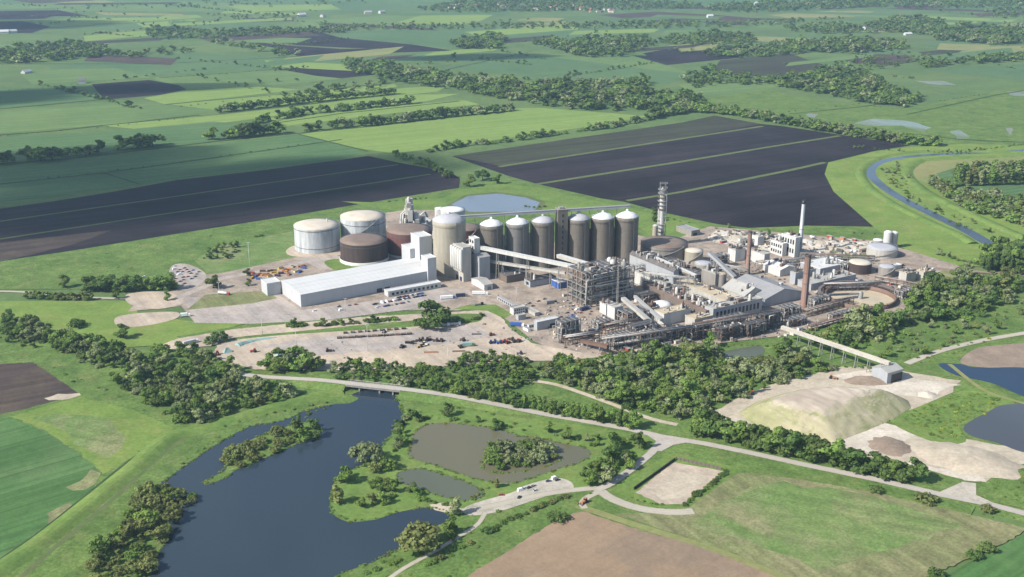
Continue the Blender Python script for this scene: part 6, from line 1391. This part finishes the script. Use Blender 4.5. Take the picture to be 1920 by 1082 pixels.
# foreground, single plants named one by one
KEEPOUT.append([G(*p)[:2] for p in [(1462, 634), (1476, 630), (1690, 704), (1690, 728), (1640, 718), (1560, 690), (1480, 660)]])
for px, py, h, tone, kd, w_, where in [
  (145, 613, 9, 'dark', 'bush', 1.25, 'alone on the left lawn'), (231, 634, 13, 'dark', 'round', 1.35, 'alone on the lawn with a long shadow'), (810, 612, 25, 'dark', 'round', 1.6, 'towering over the middle of the pale pad'), (400, 541, 15, 'dark', 'round', 1.2, 'beside the lorry park entrance'), (122, 539, 13, 'dark', 'round', 1.15, 'left of the hedge at the car park'),
  (218, 560, 11, 'dark', 'round', 1.0, 'at the right end of the low hedge'), (314, 563, 9, 'mid', 'round', 1.1, 'on the pale pad edge behind the lorry park'), (463, 518, 9, 'dark', 'round', 1.1, 'beside the tall lamp mast'), (466, 536, 8, 'mid', 'round', 1.1, 'before the left gable of the warehouse'), (412, 640, 12, 'dark', 'wide', 1.25, 'at the left point of the pale pad'), (395, 646, 9, 'dark', 'wide', 1.2, 'left of the bushy one at the pad point'),
  (688, 868, 19, 'silver', 'wide', 1.2, 'large on the east shore of the lake'), (645, 905, 12, 'mid', 'round', 1.1, 'on the point where the lake turns'), (636, 945, 14, 'olive', 'tall', 1.6, 'upright on the small lake promontory'), (645, 898, 9, 'dark', 'round', 1.2, 'behind the lake promontory'), (785, 1032, 19, 'olive', 'wide', 1.3, 'sprawling over the south bay'), (845, 1000, 12, 'mid', 'round', 1.1, 'right of the sprawling bay willow'), (855, 965, 13, 'silver', 'tall', 1.5, 'slim at the start of the anglers track'), (846, 1012, 7, 'light', 'round', 1.2, 'small below the mid green tree at the bay'),
  (720, 945, 9, 'mid', 'round', 1.2, 'on the lawn between lake and green pond'), (698, 945, 9, 'olive', 'round', 1.0, 'on the lawn, left of the pair near the green pond'), (676, 952, 8, 'mid', 'round', 1.1, 'near the lake edge on the pond lawn'), (930, 915, 8, 'olive', 'tall', 1.4, 'at the lower edge of the silty pond'), (1148, 872, 18, 'dark', 'round', .9, 'tall at the right of the silty pond'), (1198, 842, 14, 'dark', 'round', .9, 'beside the road bend near the junction'), (1135, 905, 12, 'silver', 'round', 1.2, 'above the anglers car park'), (1118, 890, 13, 'mid', 'round', 1.0, 'right of the pond island'), (1150, 845, 15, 'mid', 'round', 1.0, 'behind the tall dark one by the silty pond'), (1180, 880, 9, 'light', 'round', 1.2, 'beside the curve of the branch road'),
  (930, 806, 9, 'dark', 'round', 1.0, 'on the far bank of the silty pond'), (838, 780, 11, 'dark', 'round', 1.1, 'below the road, right of two by the bridge'), (780, 790, 10, 'dark', 'round', 1.1, 'near the bridge on the pond side'), (1028, 812, 9, 'mid', 'round', 1.1, 'on the bank right of the far tree'), (1063, 824, 10, 'mid', 'round', 1.1, 'on the pond bank below the road'), (1851, 1034, 6, 'dark', 'bush', 1.4, 'right of two at the corner of the mown meadow'), (1826, 1047, 6, 'dark', 'bush', 1.2, 'left of two at the corner of the mown meadow'), (1755, 1082, 6, 'dark', 'bush', 1.3, 'at the lowest edge of the mown meadow'),
  (1736, 940, 6, 'olive', 'bush', 1.6, 'pale on the road verge near the lime entrance'), (1644, 923, 5, 'dark', 'bush', 1.3, 'small on the road verge'), (1852, 960, 6, 'olive', 'bush', 1.2, 'by the road at the right'), (1046, 975, 6, 'dark', 'bush', 1.5, 'on the corner of the brown field'), (880, 350, 17, 'light', 'round', 1.3, 'left of the big pair behind the lagoon'), (905, 338, 19, 'dark', 'wide', 1.25, 'behind the lagoon at the field corner'), (932, 345, 15, 'mid', 'round', 1.2, 'right of the group behind the lagoon'), (1226, 416, 20, 'dark', 'tall', 1.2, 'dark beside the ringed column'), (1366, 428, 7, 'silver', 'tall', 1.5, 'alone behind the rubble heaps'), (1441, 442, 9, 'dark', 'tall', 1.2, 'narrow behind the white block'),
  (730, 880, 10, 'mid', 'wide', 1.2, 'between the large lake willow and the silty pond'), (706, 886, 9, 'olive', 'wide', 1.3, 'right of the large lake willow')]: put(px, py, h, tone, where, kd, None, w_)
row([(165, 546), (240, 546), (322, 542)], 6, (14, 18), {'dark': 3, 'mid': 1}, 'in the dense row at the staff car park', seed=3, width=1.25)
row([(50, 560), (110, 562), (180, 563)], 4.5, (7, 9), {'olive': 2, 'mid': 2}, 'in the low hedge beside the left track', {'round': 1}, 4, 1.1)
wood([(375, 490), (395, 470), (420, 460), (452, 458), (448, 478), (420, 488), (395, 487)], 7, (6, 8), {'dark': 2, 'mid': 2}, 'in the twin thickets on the works lawn', {'bush': 3, 'round': 1}, 5)
row([(480, 445), (497, 442)], 4, (6, 7), HED, 'in the little hedge by the white tank', {'bush': 1}, 6)
wood([(10, 598), (60, 608), (120, 636), (225, 655), (250, 668), (330, 655), (400, 668), (440, 690), (440, 715), (530, 728), (548, 748), (430, 780), (385, 802), (330, 798), (240, 742), (170, 692), (80, 645), (10, 628)], 7.2, (8, 13.5), MIXS, 'in the wooded belt left of the lake', {'round': 3, 'wide': 1.2, 'bush': 1}, 7, 1.1)
row([(85, 640), (150, 655), (230, 668)], 7, (13, 16), {'dark': 2, 'mid': 3}, 'in the leading row of the left belt', seed=8)
row([(500, 695), (545, 690), (600, 692)], 8, (13, 22), {'mid': 2, 'silver': 1, 'dark': 1}, 'in the tall clump before the pale pad', {'round': 2, 'tall': .8, 'wide': .5}, 9, 1.3)
wood([(615, 700), (650, 680), (760, 690), (830, 690), (880, 672), (980, 672), (1000, 700), (1000, 722), (860, 745), (740, 728), (640, 716)], 6, (5, 9.5), MIXD, 'in the thicket between pad and road', {'round': 2, 'bush': 1.2, 'wide': .6}, 10, 1.1)
row([(545, 613), (600, 612), (680, 606), (760, 600)], 5, (6, 10), HED, 'along the strip above the pale pad', {'bush': 2, 'round': 1.4}, 11, 1.2, skip=.15)
row([(825, 606), (870, 604), (892, 600), (905, 592)], 4.5, (5, 8), {'dark': 2, 'mid': 1, 'olive': .4}, 'in the scrub right of the big pad tree', {'bush': 2, 'round': 1}, 12, 1.1)
row([(815, 738), (880, 748), (960, 760), (1040, 778), (1120, 792), (1195, 806)], 5.2, (12, 15), {'dark': 2, 'mid': 3}, 'in the even row beside the main road', {'tall': 1.2, 'round': 2}, 13, 1.0)
wood([(1000, 690), (1060, 676), (1130, 690), (1230, 660), (1320, 648), (1352, 655), (1350, 685), (1400, 690), (1450, 670), (1480, 650), (1560, 672), (1600, 690), (1500, 708), (1400, 742), (1335, 765), (1310, 792), (1250, 785), (1180, 770), (1095, 736), (1030, 712)], 7.4, (8, 15), MIXS, 'in the main wood below the works', {'round': 3, 'wide': 1.4, 'tall': .5, 'bush': 1.2}, 14, 1.1)
row([(1308, 812), (1370, 828), (1440, 845), (1520, 862), (1610, 885)], 6.8, (14, 21), {'dark': 5, 'mid': 1}, 'in the dark row along the lime mound road', {'round': 1}, 15, 1.2)
row([(1635, 890), (1680, 900), (1730, 908)], 7, (13, 19), {'dark': 4, 'mid': 1}, 'in the dark clump at the lime works entrance', {'round': 1}, 16, 1.25)
wood([(1500, 640), (1560, 628), (1620, 590), (1690, 590), (1705, 560), (1740, 535), (1800, 518), (1880, 520), (1912, 535), (1900, 570), (1800, 598), (1700, 615), (1650, 640), (1600, 648), (1560, 660)], 9, (10, 17), MIXS, 'in the wood right of the clarifier', {'round': 3, 'wide': 1.2, 'bush': .8}, 17, 1.1)
wood([(1500, 620), (1600, 600), (1640, 640), (1800, 600), (1920, 570), (1925, 600), (1840, 630), (1720, 672), (1600, 676), (1540, 655)], 11, (6, 10), {'mid': 3, 'silver': 1.5, 'olive': 1}, 'in the scrub above the right hand track', {'bush': 2, 'round': 1}, 18, 1.1)
wood([(1836, 500), (1860, 480), (1990, 478), (1990, 525), (1910, 516), (1850, 512)], 6.5, (20, 25), {'dark': 4, 'mid': .6}, 'in the dense plantation at the right edge', {'tall': 1, 'round': 1}, 19, .9)
for k, yy in enumerate((346, 338, 330)): row([(1796, yy + 3), (1860, yy + 1), (1990, yy - 2)], 10, (22, 27), {'mid': 2, 'silver': 1.5, 'olive': 1}, 'in the tall poplar plantation by the river meadow', {'tall': 1}, 20 + k, 1.5)
wood([(1730, 332), (1770, 338), (1800, 356), (1860, 372), (1990, 380), (1990, 430), (1900, 424), (1850, 408), (1780, 380)], 11, (9, 15), {'mid': 3, 'silver': 2, 'olive': 1.5}, 'in the scrubby wood across the river', {'round': 2, 'wide': 1.2, 'bush': .6}, 23, 1.1)
wood([(1650, 318), (1690, 308), (1710, 330), (1700, 360), (1740, 385), (1820, 410), (1860, 440), (1800, 425), (1720, 385), (1670, 350)], 10, (4, 8), {'mid': 2, 'silver': 2, 'olive': 1}, 'on the far bank of the river', {'bush': 2, 'round': 1}, 24, 1.1)
row([(1760, 478), (1800, 490), (1850, 500)], 7, (6, 9), {'mid': 2, 'silver': 1}, 'along the meadow below the river', {'bush': 1, 'round': 1}, 25)
row([(1590, 277), (1700, 285), (1800, 287), (1990, 262)], 8, (3, 7), {'dark': 1, 'mid': 2}, 'along the upper river', {'bush': 2, 'round': 1}, 26)
# lake shores
wood([(178, 1040), (232, 985), (270, 938), (300, 920), (332, 945), (326, 985), (285, 1035), (268, 1130), (150, 1130)], 7.5, (6, 12), {'olive': 4, 'mid': 1, 'light': .6}, 'in the willow mass on the near lake shore', {'wide': 2, 'round': 1}, 27, 1.15)
wood([(328, 935), (360, 930), (365, 945), (335, 955)], 6, (6, 8), {'olive': 1, 'dark': 1}, 'on the point beside the near willows', {'wide': 1}, 28)
wood([(418, 884), (420, 862), (442, 842), (490, 824), (540, 808), (560, 820), (520, 848), (470, 870), (440, 880)], 7, (6, 10), {'olive': 5, 'mid': 1}, 'on the long island in the lake', {'wide': 2, 'bush': 1}, 29, 1.15)
wood([(548, 812), (570, 798), (598, 800), (596, 822), (566, 828)], 7, (8, 11), {'dark': 3, 'mid': 1}, 'at the tip of the long lake island', {'round': 1}, 30)
wood([(908, 872), (918, 852), (955, 842), (1000, 832), (1035, 845), (1046, 862), (1015, 874), (975, 882), (930, 882)], 5.5, (6, 10), {'silver': 3, 'mid': 3, 'olive': 1}, 'on the island in the silty pond', {'wide': 2, 'round': 1.2, 'bush': .5}, 31, 1.1)
row([(765, 780), (745, 805), (755, 830), (740, 850)], 6, (5, 9), MIXD, 'on the spit between lake and silty pond', {'round': 1, 'bush': 1}, 32, 1.1)
row([(800, 785), (870, 790), (950, 800), (1080, 826), (1130, 838)], 9, (4, 7), MIXD, 'along the far bank of the silty pond', {'bush': 2, 'round': 1}, 33, 1.1, skip=.3)
wood([(690, 905), (735, 900), (755, 915), (740, 935), (690, 925)], 6.5, (6, 9), {'dark': 2, 'mid': 3, 'olive': 1}, 'grouped beside the small green pond', {'round': 2, 'bush': 1}, 34, 1.1)
row([(770, 925), (800, 940), (840, 948)], 6, (4, 8), {'dark': 1, 'mid': 2}, 'along the lower edge of the green pond', {'bush': 1, 'round': 1}, 35, 1.1, skip=.2)
row([(890, 935), (905, 920), (930, 905)], 6, (3, 5), {'mid': 1, 'olive': 1}, 'between the two ponds', {'bush': 1}, 36)
wood([(1095, 895), (1120, 870), (1170, 845), (1190, 860), (1165, 890), (1110, 915)], 8, (8, 13), {'mid': 3, 'dark': 2, 'light': 1, 'silver': 1}, 'in the grove right of the silty pond', {'round': 2, 'bush': .6}, 37, 1.1)
wood([(1090, 820), (1210, 830), (1205, 845), (1110, 840)], 9, (5, 9), MIXD, 'on the slope below the main road', {'bush': 1, 'round': 1}, 38, 1.1)
row([(1005, 955), (1030, 945), (1065, 930)], 4, (5, 7), {'dark': 2, 'olive': 1}, 'in the hedge before the anglers car park', {'bush': 1}, 39, 1.2)
row([(800, 1060), (860, 1030), (905, 1005), (960, 975), (1000, 958)], 5, (5, 8), {'dark': 2, 'olive': 2, 'mid': 1}, 'along the dike beside the brown field', {'bush': 1}, 40, 1.2, skip=.15)
row([(690, 1078), (740, 1058), (780, 1042), (835, 1022)], 6, (4, 7), {'light': 1, 'mid': 2}, 'along the lower footpath', {'bush': 1}, 41, 1.2, skip=.3)
row([(1283, 948), (1310, 928), (1335, 908), (1362, 886)], 4, (5, 7), {'dark': 3, 'mid': 1}, 'in the hedge right of the sludge pad', {'bush': 1}, 42, 1.1)
row([(1184, 935), (1200, 942), (1222, 946), (1250, 950)], 4.5, (3, 4), {'mid': 1, 'light': 1}, 'at the near edge of the sludge pad', {'bush': 1}, 43)
row([(420, 800), (480, 782), (540, 772), (600, 758), (640, 748)], 7, (2.5, 5), {'mid': 3, 'light': 1}, 'along the left bank of the lake', {'bush': 1}, 44, 1.2, skip=.2)
row([(310, 905), (340, 875), (380, 842), (420, 815)], 6, (2, 3.5), {'mid': 3, 'dark': 1}, 'on the waterline of the left bank', {'bush': 1}, 45, 1.2, skip=.15)
row([(560, 790), (600, 770), (630, 760)], 7, (3, 5), MIXD, 'by the inlet under the bridge', {'bush': 1}, 46)
wood([(1690, 785), (1730, 764), (1790, 742), (1840, 735), (1880, 752), (1850, 778), (1800, 792), (1812, 822), (1760, 826)], 3.3, (2.4, 4.2), {'light': 3, 'mid': 1.5, 'yellow': .9}, 'on the flowery bank between the right ponds', {'bush': 1}, 47, 1.3)
wood([(1850, 910), (1900, 880), (1990, 890), (1990, 960), (1900, 945)], 7, (3, 5), {'mid': 2, 'light': 1, 'yellow': .3}, 'in the weeds at the right edge', {'bush': 1}, 48, 1.3)
wood([(1690, 665), (1760, 645), (1850, 632), (1860, 640), (1780, 668), (1730, 684)], 7, (3, 6), {'mid': 2, 'light': 1, 'yellow': .7}, 'beside the track to the blue pond', {'bush': 1}, 49, 1.2)
row([(1500, 700), (1560, 690), (1640, 690)], 6, (3, 6), {'mid': 2, 'light': 1}, 'along the upper edge of the lime ground', {'bush': 1}, 50)
row([(90, 690), (150, 720), (200, 735)], 8, (3, 5), MIXD, 'along the dyke beside the brown corner field', {'bush': 1}, 51, skip=.4)
wood([(30, 600), (90, 640), (60, 660), (0, 640), (-40, 610)], 9, (6, 9), MIXD, 'at the left edge below the lawn', {'round': 1, 'bush': 1}, 52)
wood([(1110, 672), (1150, 664), (1240, 655), (1250, 662), (1130, 682)], 5, (4, 7), {'mid': 2, 'light': 1}, 'on the bank below the front trestle', {'bush': 1}, 53, 1.2)
row([(1450, 650), (1380, 648), (1330, 655)], 6, (3, 5), {'light': 1, 'mid': 1}, 'on the bank above the little inlet', {'bush': 1}, 54)
row([(700, 382), (760, 376), (800, 372)], 9, (4, 7), MIXD, 'along the ditch behind the tanks', {'bush': 1}, 55, skip=.4)
row([(985, 388), (1000, 390), (1025, 388)], 6, (5, 7), HED, 'on the shore of the lagoon', {'bush': 1}, 56)
row([(1195, 395), (1260, 412), (1340, 428), (1400, 436), (1500, 436), (1640, 440)], 12, (3, 6), MIXD, 'along the bank behind the works', {'bush': 1}, 57, skip=.4)
# middle distance and far country
row([(740, 292), (775, 305), (815, 318), (845, 335)], 11, (10, 15), {'mid': 2, 'light': 1, 'dark': 1}, 'in the line between the two dark peat fields', {'round': 2, 'wide': 1, 'bush': 1}, 60, 1.2)
row([(805, 285), (860, 275), (915, 270), (980, 262), (1060, 250), (1140, 240), (1230, 222)], 13, (9, 15), {'mid': 3, 'dark': 1, 'silver': 1}, 'in the hedge behind the right peat field', {'round': 2, 'bush': 1.5, 'wide': 1}, 61, 1.2, skip=.1)
for k in range(2): row([(1225, 222 - k * 4), (1290, 210 - k * 4), (1345, 212 - k * 4), (1430, 226 - k * 4), (1520, 242 - k * 4), (1600, 256 - k * 4), (1690, 270 - k * 4), (1760, 275 - k * 3)], 13, (14, 20), {'mid': 3, 'silver': 1.2, 'dark': 1}, 'in the tree line beyond the right peat field', {'round': 2, 'wide': 1.4}, 62 + k, 1.25)
for n_, (ln, gp_, hs_, sk) in enumerate([([(-30, 310), (100, 300)], 17, (17, 24), .25), ([(128, 294), (190, 288)], 15, (12, 22), .15), ([(212, 282), (312, 272)], 15, (17, 23), .15), ([(395, 262), (460, 256), (540, 248)], 18, (14, 23), .35), ([(578, 246), (640, 240), (720, 233), (830, 220), (960, 208)], 17, (13, 19), .12), ([(410, 211), (480, 203), (560, 194), (660, 184), (740, 176)], 17, (11, 17), .1), ([(486, 231), (560, 216), (640, 208), (780, 193)], 17, (11, 17), .15)]):
    row(ln, gp_ * .85, (hs_[0] * 1.2, hs_[1] * 1.2), {'dark': 3, 'mid': 2, 'silver': .6}, 'in the ' + ['hedgerow at the far left edge', 'short hedgerow above the left peat field', 'clump above the left peat field', 'broken hedgerow in the left crops', 'long hedgerow in the middle crops', 'upper hedgerow in the middle crops', 'central hedgerow in the middle crops'][n_], {'round': 2, 'wide': 1}, 70 + n_, 1.25, .2, sk * .6)
wood([(640, 118), (700, 118), (780, 135), (900, 148), (1000, 162), (1080, 158), (1210, 152), (1215, 160), (1150, 168), (1240, 178), (1330, 188), (1300, 200), (1180, 208), (1080, 206), (960, 190), (840, 168), (720, 150), (660, 135)], 19, (15, 21), {'dark': 2.5, 'mid': 2, 'silver': 1}, 'in the long far wood across the middle', {'round': 2, 'wide': 1}, 80, 1.35, far=True)
FW = [('far left wood', [(-40, 118), (-40, 100), (20, 94), (60, 84), (130, 82), (200, 92), (215, 106), (120, 112), (40, 120)], 24, (15, 20)), ('far belt above the dark field', [(272, 56), (330, 56), (410, 60), (500, 58), (640, 56), (645, 62), (420, 70), (330, 74), (275, 68)], 26, (14, 19)), ('belt below the far dark field', [(400, 72), (470, 86), (560, 102), (540, 108), (440, 90), (385, 78)], 24, (12, 17)),
  ('small far wood at centre', [(845, 82), (900, 70), (945, 70), (950, 80), (930, 92), (860, 92)], 22, (16, 21)), ('far wood right of centre', [(990, 80), (1060, 78), (1130, 72), (1210, 70), (1225, 86), (1160, 108), (1090, 108), (1040, 94)], 24, (15, 21)), ('wood above the purple fields', [(1225, 82), (1260, 72), (1330, 62), (1410, 68), (1415, 80), (1330, 86)], 25, (14, 20)),
  ('wood between the purple fields', [(1320, 96), (1400, 90), (1480, 86), (1540, 92), (1500, 102), (1380, 110), (1325, 106)], 24, (15, 20)), ('dark wood right of the purple fields', [(1470, 82), (1560, 76), (1690, 82), (1700, 92), (1620, 100), (1540, 100), (1480, 92)], 24, (16, 22)), ('woodland by the flooded meadow', [(1440, 150), (1500, 144), (1540, 135), (1600, 134), (1650, 148), (1660, 162), (1720, 178), (1728, 192), (1690, 202), (1620, 192), (1540, 178), (1460, 162)], 20, (15, 20)),
  ('scattered trees before the woodland', [(1270, 150), (1340, 130), (1370, 142), (1440, 150), (1440, 158), (1350, 160), (1300, 165)], 24, (13, 18)), ('far right wood', [(1620, 48), (1680, 36), (1760, 40), (1780, 60), (1740, 66), (1660, 60)], 26, (17, 23)), ('far right belt', [(1740, 64), (1800, 50), (1900, 56), (1990, 54), (1990, 80), (1860, 84), (1760, 76)], 26, (16, 22)), ('dark row by the right field', [(1710, 124), (1760, 116), (1900, 106), (1990, 96), (1990, 106), (1880, 118), (1720, 128)], 20, (15, 19)),
  ('skyline trees about the village', [(780, 18), (860, 2), (1000, -2), (1180, 0), (1300, 6), (1320, 16), (1150, 20), (1000, 22), (840, 24)], 30, (11, 17)), ('skyline trees at right', [(1320, 12), (1400, 6), (1500, 2), (1700, -2), (1990, -2), (1990, 12), (1800, 16), (1640, 14), (1560, 18), (1400, 24), (1330, 20)], 30, (12, 19)), ('far belt below the village', [(600, 50), (800, 48), (1000, 46), (1200, 42), (1400, 42), (1500, 40), (1500, 46), (1280, 54), (1000, 54), (640, 58)], 34, (12, 17)),
  ('far belt at right of centre', [(1470, 52), (1560, 48), (1640, 54), (1640, 62), (1540, 64), (1470, 58)], 30, (14, 18)), ('skyline hedges at left', [(100, 14), (240, 10), (560, 2), (700, 0), (700, 6), (480, 12), (180, 18)], 75, (10, 14)), ('far hedges left of centre', [(385, 28), (470, 26), (560, 26), (560, 34), (440, 36)], 48, (10, 14)), ('trees in the far left crops', [(215, 100), (350, 92), (358, 100), (240, 110)], 34, (12, 16)), ('trees in the upper middle crops', [(560, 172), (640, 160), (720, 152), (740, 160), (640, 178), (560, 184)], 28, (12, 16)), ('far wood at the right corner', [(1840, 20), (1990, 12), (1990, 34), (1880, 36)], 36, (14, 18)), ('scrub by the flooded meadow', [(1580, 118), (1640, 112), (1700, 124), (1600, 134), (1540, 128)], 26, (9, 13))]
for i, (wn, pl, gp_, hs_) in enumerate(FW): wood(pl, gp_, hs_, {'dark': 3, 'mid': 2.4, 'silver': .6}, 'in the ' + wn, {'round': 2, 'wide': 1}, 90 + i, 1.4, far=True)
rgf = random.Random(77); far_lines = []
for i in range(64):
    y = 2 + 168 * (i / 64) ** 1.35; x = rgf.uniform(-40, 1900); L = rgf.uniform(70, 260); s_ = rgf.choice([-.06, -.045, -.03, .05, .09]) * (1 + y / 90)
    far_lines.append([(x, y), (x + L, max(0, y + L * s_))])
for i, ln in enumerate(far_lines): row(ln, rgf.uniform(13, 30), (5, 13), {'dark': 3, 'mid': 2}, 'in the far hedgerows under the skyline', {'round': 2, 'bush': 2}, 300 + i, 1.3, .25, rgf.choice([.1, .4, .65]), far=True)
for i, ln in enumerate([[(-40, 172), (60, 166), (150, 158)], [(300, 146), (400, 140), (520, 130)], [(340, 200), (460, 186), (560, 176)], [(1480, 210), (1600, 196), (1720, 180)], [(0, 255), (180, 240), (380, 218)], [(1640, 200), (1760, 190), (1850, 176)], [(0, 345), (300, 310), (560, 272), (640, 262)]]): row(ln, 16, (2, 4.5), {'dark': 2, 'mid': 1}, 'in the thin far hedges', {'bush': 1}, 130 + i, 1.4, .1, .25, far=True)
# low ground growth that nobody could count
wood([(20, 650), (170, 700), (330, 800), (480, 760), (640, 730), (640, 742), (400, 815), (300, 840), (160, 960), (0, 1070), (-40, 1080), (-40, 1050), (110, 985), (195, 890), (310, 800), (170, 735), (60, 670)], 6.5, (1.2, 2.6), {'light': 1, 'mid': 2}, 'as tussocks along the flood bank', {'bush': 1}, 140, 1.6, far=True)
wood([(862, 972), (910, 962), (1080, 930), (1110, 925), (1075, 958), (1020, 985), (860, 1082), (720, 1100), (690, 1070), (780, 1020)], 6, (1.2, 3), {'light': 1, 'mid': 2, 'olive': .5}, 'as tussocks along the dike path', {'bush': 1}, 141, 1.6, far=True)
wood([(760, 778), (830, 760), (1000, 785), (1220, 820), (1210, 845), (1100, 835), (930, 802), (800, 790)], 6, (1.2, 3), {'light': 1, 'mid': 2}, 'as tussocks on the pond slope', {'bush': 1}, 142, 1.6, far=True)
wood([(-40, 520), (133, 480), (333, 448), (547, 414), (640, 398), (560, 440), (420, 460), (360, 500), (100, 535)], 13, (1.2, 2.4), {'light': 1, 'mid': 2}, 'as tussocks on the belt behind the works', {'bush': 1}, 143, 1.8, far=True)
wood([(1250, 820), (1320, 835), (1640, 905), (1800, 945), (1990, 990), (1920, 985), (1640, 925), (1390, 886), (1262, 850), (1170, 905)], 6, (1, 2), {'light': 1, 'mid': 2}, 'as tussocks on the road verge', {'bush': 1}, 144, 1.6, far=True)
for i, (pl, tn) in enumerate([(LAKE[12:26] , {'mid': 2, 'light': 1.5, 'olive': 1}), (LAKE[28:39], {'mid': 2, 'olive': 1, 'light': 1}), (LAKE[5:13], {'mid': 2, 'light': 1}), (POND1 + POND1[:1], {'mid': 2, 'light': 1, 'olive': 1}), (LISLE + LISLE[:1], {'light': 1, 'mid': 2, 'olive': 1}), (ISLE + ISLE[:1], {'mid': 2, 'light': 1}), ([(742, 892), (762, 882), (790, 880), (830, 890), (875, 905), (908, 922), (900, 936), (870, 940), (830, 934), (790, 920), (755, 908), (742, 892)], {'light': 1, 'mid': 2})]): row(pl, 2.4, (1.6, 3.6), tn, 'as reeds on the waterside', {'bush': 1}, 150 + i, 1.3, .5, .12, far=True)
flush_plants()

# ---------------------------------------------------------------- clouds above the frame (they shade the left fields) and haze
def cloud(gx, gy, rx, ry, rz, alt, seed):
    """real lumpy cloud, thin at its rim, standing towards the sun from the ground it shades"""
    p = G(gx, gy); t = alt / SUN.z; c = p + SUN * t; rg = np.random.default_rng(seed); m = MB(); n, k = 48, 14; vs = []; fs = []; ph = rg.uniform(0, 6.28, 6)
    for j in range(k + 1):
        for i in range(n):
            a = 2 * math.pi * i / n; e = math.pi * (j / k - .5); w_ = 1 + .10 * math.sin(3 * a + ph[0]) + .07 * math.sin(5 * a + ph[1]) + .04 * math.sin(9 * a + ph[2])
            r = math.cos(e) * w_; z = math.sin(e) * (1 + .25 * math.sin(4 * a + ph[3]) * math.cos(e) + .2 * math.sin(7 * a + ph[4]))
            vs.append((r * rx * math.cos(a), r * ry * math.sin(a), z * 60))
    for j in range(k):
        for i in range(n): fs.append((j * n + i, j * n + (i + 1) % n, (j + 1) * n + (i + 1) % n, (j + 1) * n + i))
    o = m.add(vs, fs, 0, True).build('cloud', CLOUD, None, c, rz); o['kind'] = 'structure'
t = NT('cloud'); gc = t.new('ShaderNodeTexCoord'); sx = t.new('ShaderNodeVectorMath', operation='ADD'); sx.inputs[1].default_value = (-.5, -.5, 0); t.link(gc.outputs['Generated'], sx.inputs[0])
s2 = t.new('ShaderNodeVectorMath', operation='MULTIPLY'); s2.inputs[1].default_value = (2.2, 2.2, 0); t.link(sx.outputs[0], s2.inputs[0]); ln = t.new('ShaderNodeVectorMath', operation='LENGTH'); t.link(s2.outputs[0], ln.inputs[0])
nz = t.noise(t.objco(), .0045, 4, .55)
al = t.maprange(t.math('ADD', ln.outputs['Value'], t.math('MULTIPLY', t.math('SUBTRACT', nz, .5), .9)), .66, .98, .80, 0)
t.done((.9, .9, .9), 1, 0); tr = t.new('ShaderNodeBsdfTransparent'); mx = t.new('ShaderNodeMixShader'); t.link(al, mx.inputs[0]); t.link(tr.outputs[0], mx.inputs[1]); t.link(t.b.outputs[0], mx.inputs[2]); t.link(mx.outputs[0], t.out.inputs['Surface']); CLOUD = t.mat
cloud(420, 358, 500, 205, R(28), 900, 1); cloud(40, 318, 330, 190, R(24), 950, 2); cloud(250, 166, 330, 90, R(8), 1000, 4); cloud(60, 46, 420, 260, R(10), 1000, 5); cloud(-120, 190, 300, 140, R(10), 900, 6); cloud(900, 108, 260, 90, R(5), 1000, 7)
hz = MB(); hz.bx(-15000, 15000, -1400, 15000, -2, CAMZ + 14); ho = hz.build('haze', NT('haze').mat); ho['kind'] = 'stuff'
hm = ho.data.materials[0].node_tree; 
for n_ in list(hm.nodes):
    if n_.type == 'BSDF_PRINCIPLED': hm.nodes.remove(n_)
pv = hm.nodes.new('ShaderNodeVolumePrincipled'); pv.inputs['Color'].default_value = (.52, .78, 1.0, 1); pv.inputs['Density'].default_value = 5.6e-5; pv.inputs['Anisotropy'].default_value = .2
hm.links.new(pv.outputs[0], hm.nodes['Material Output'].inputs['Volume'])
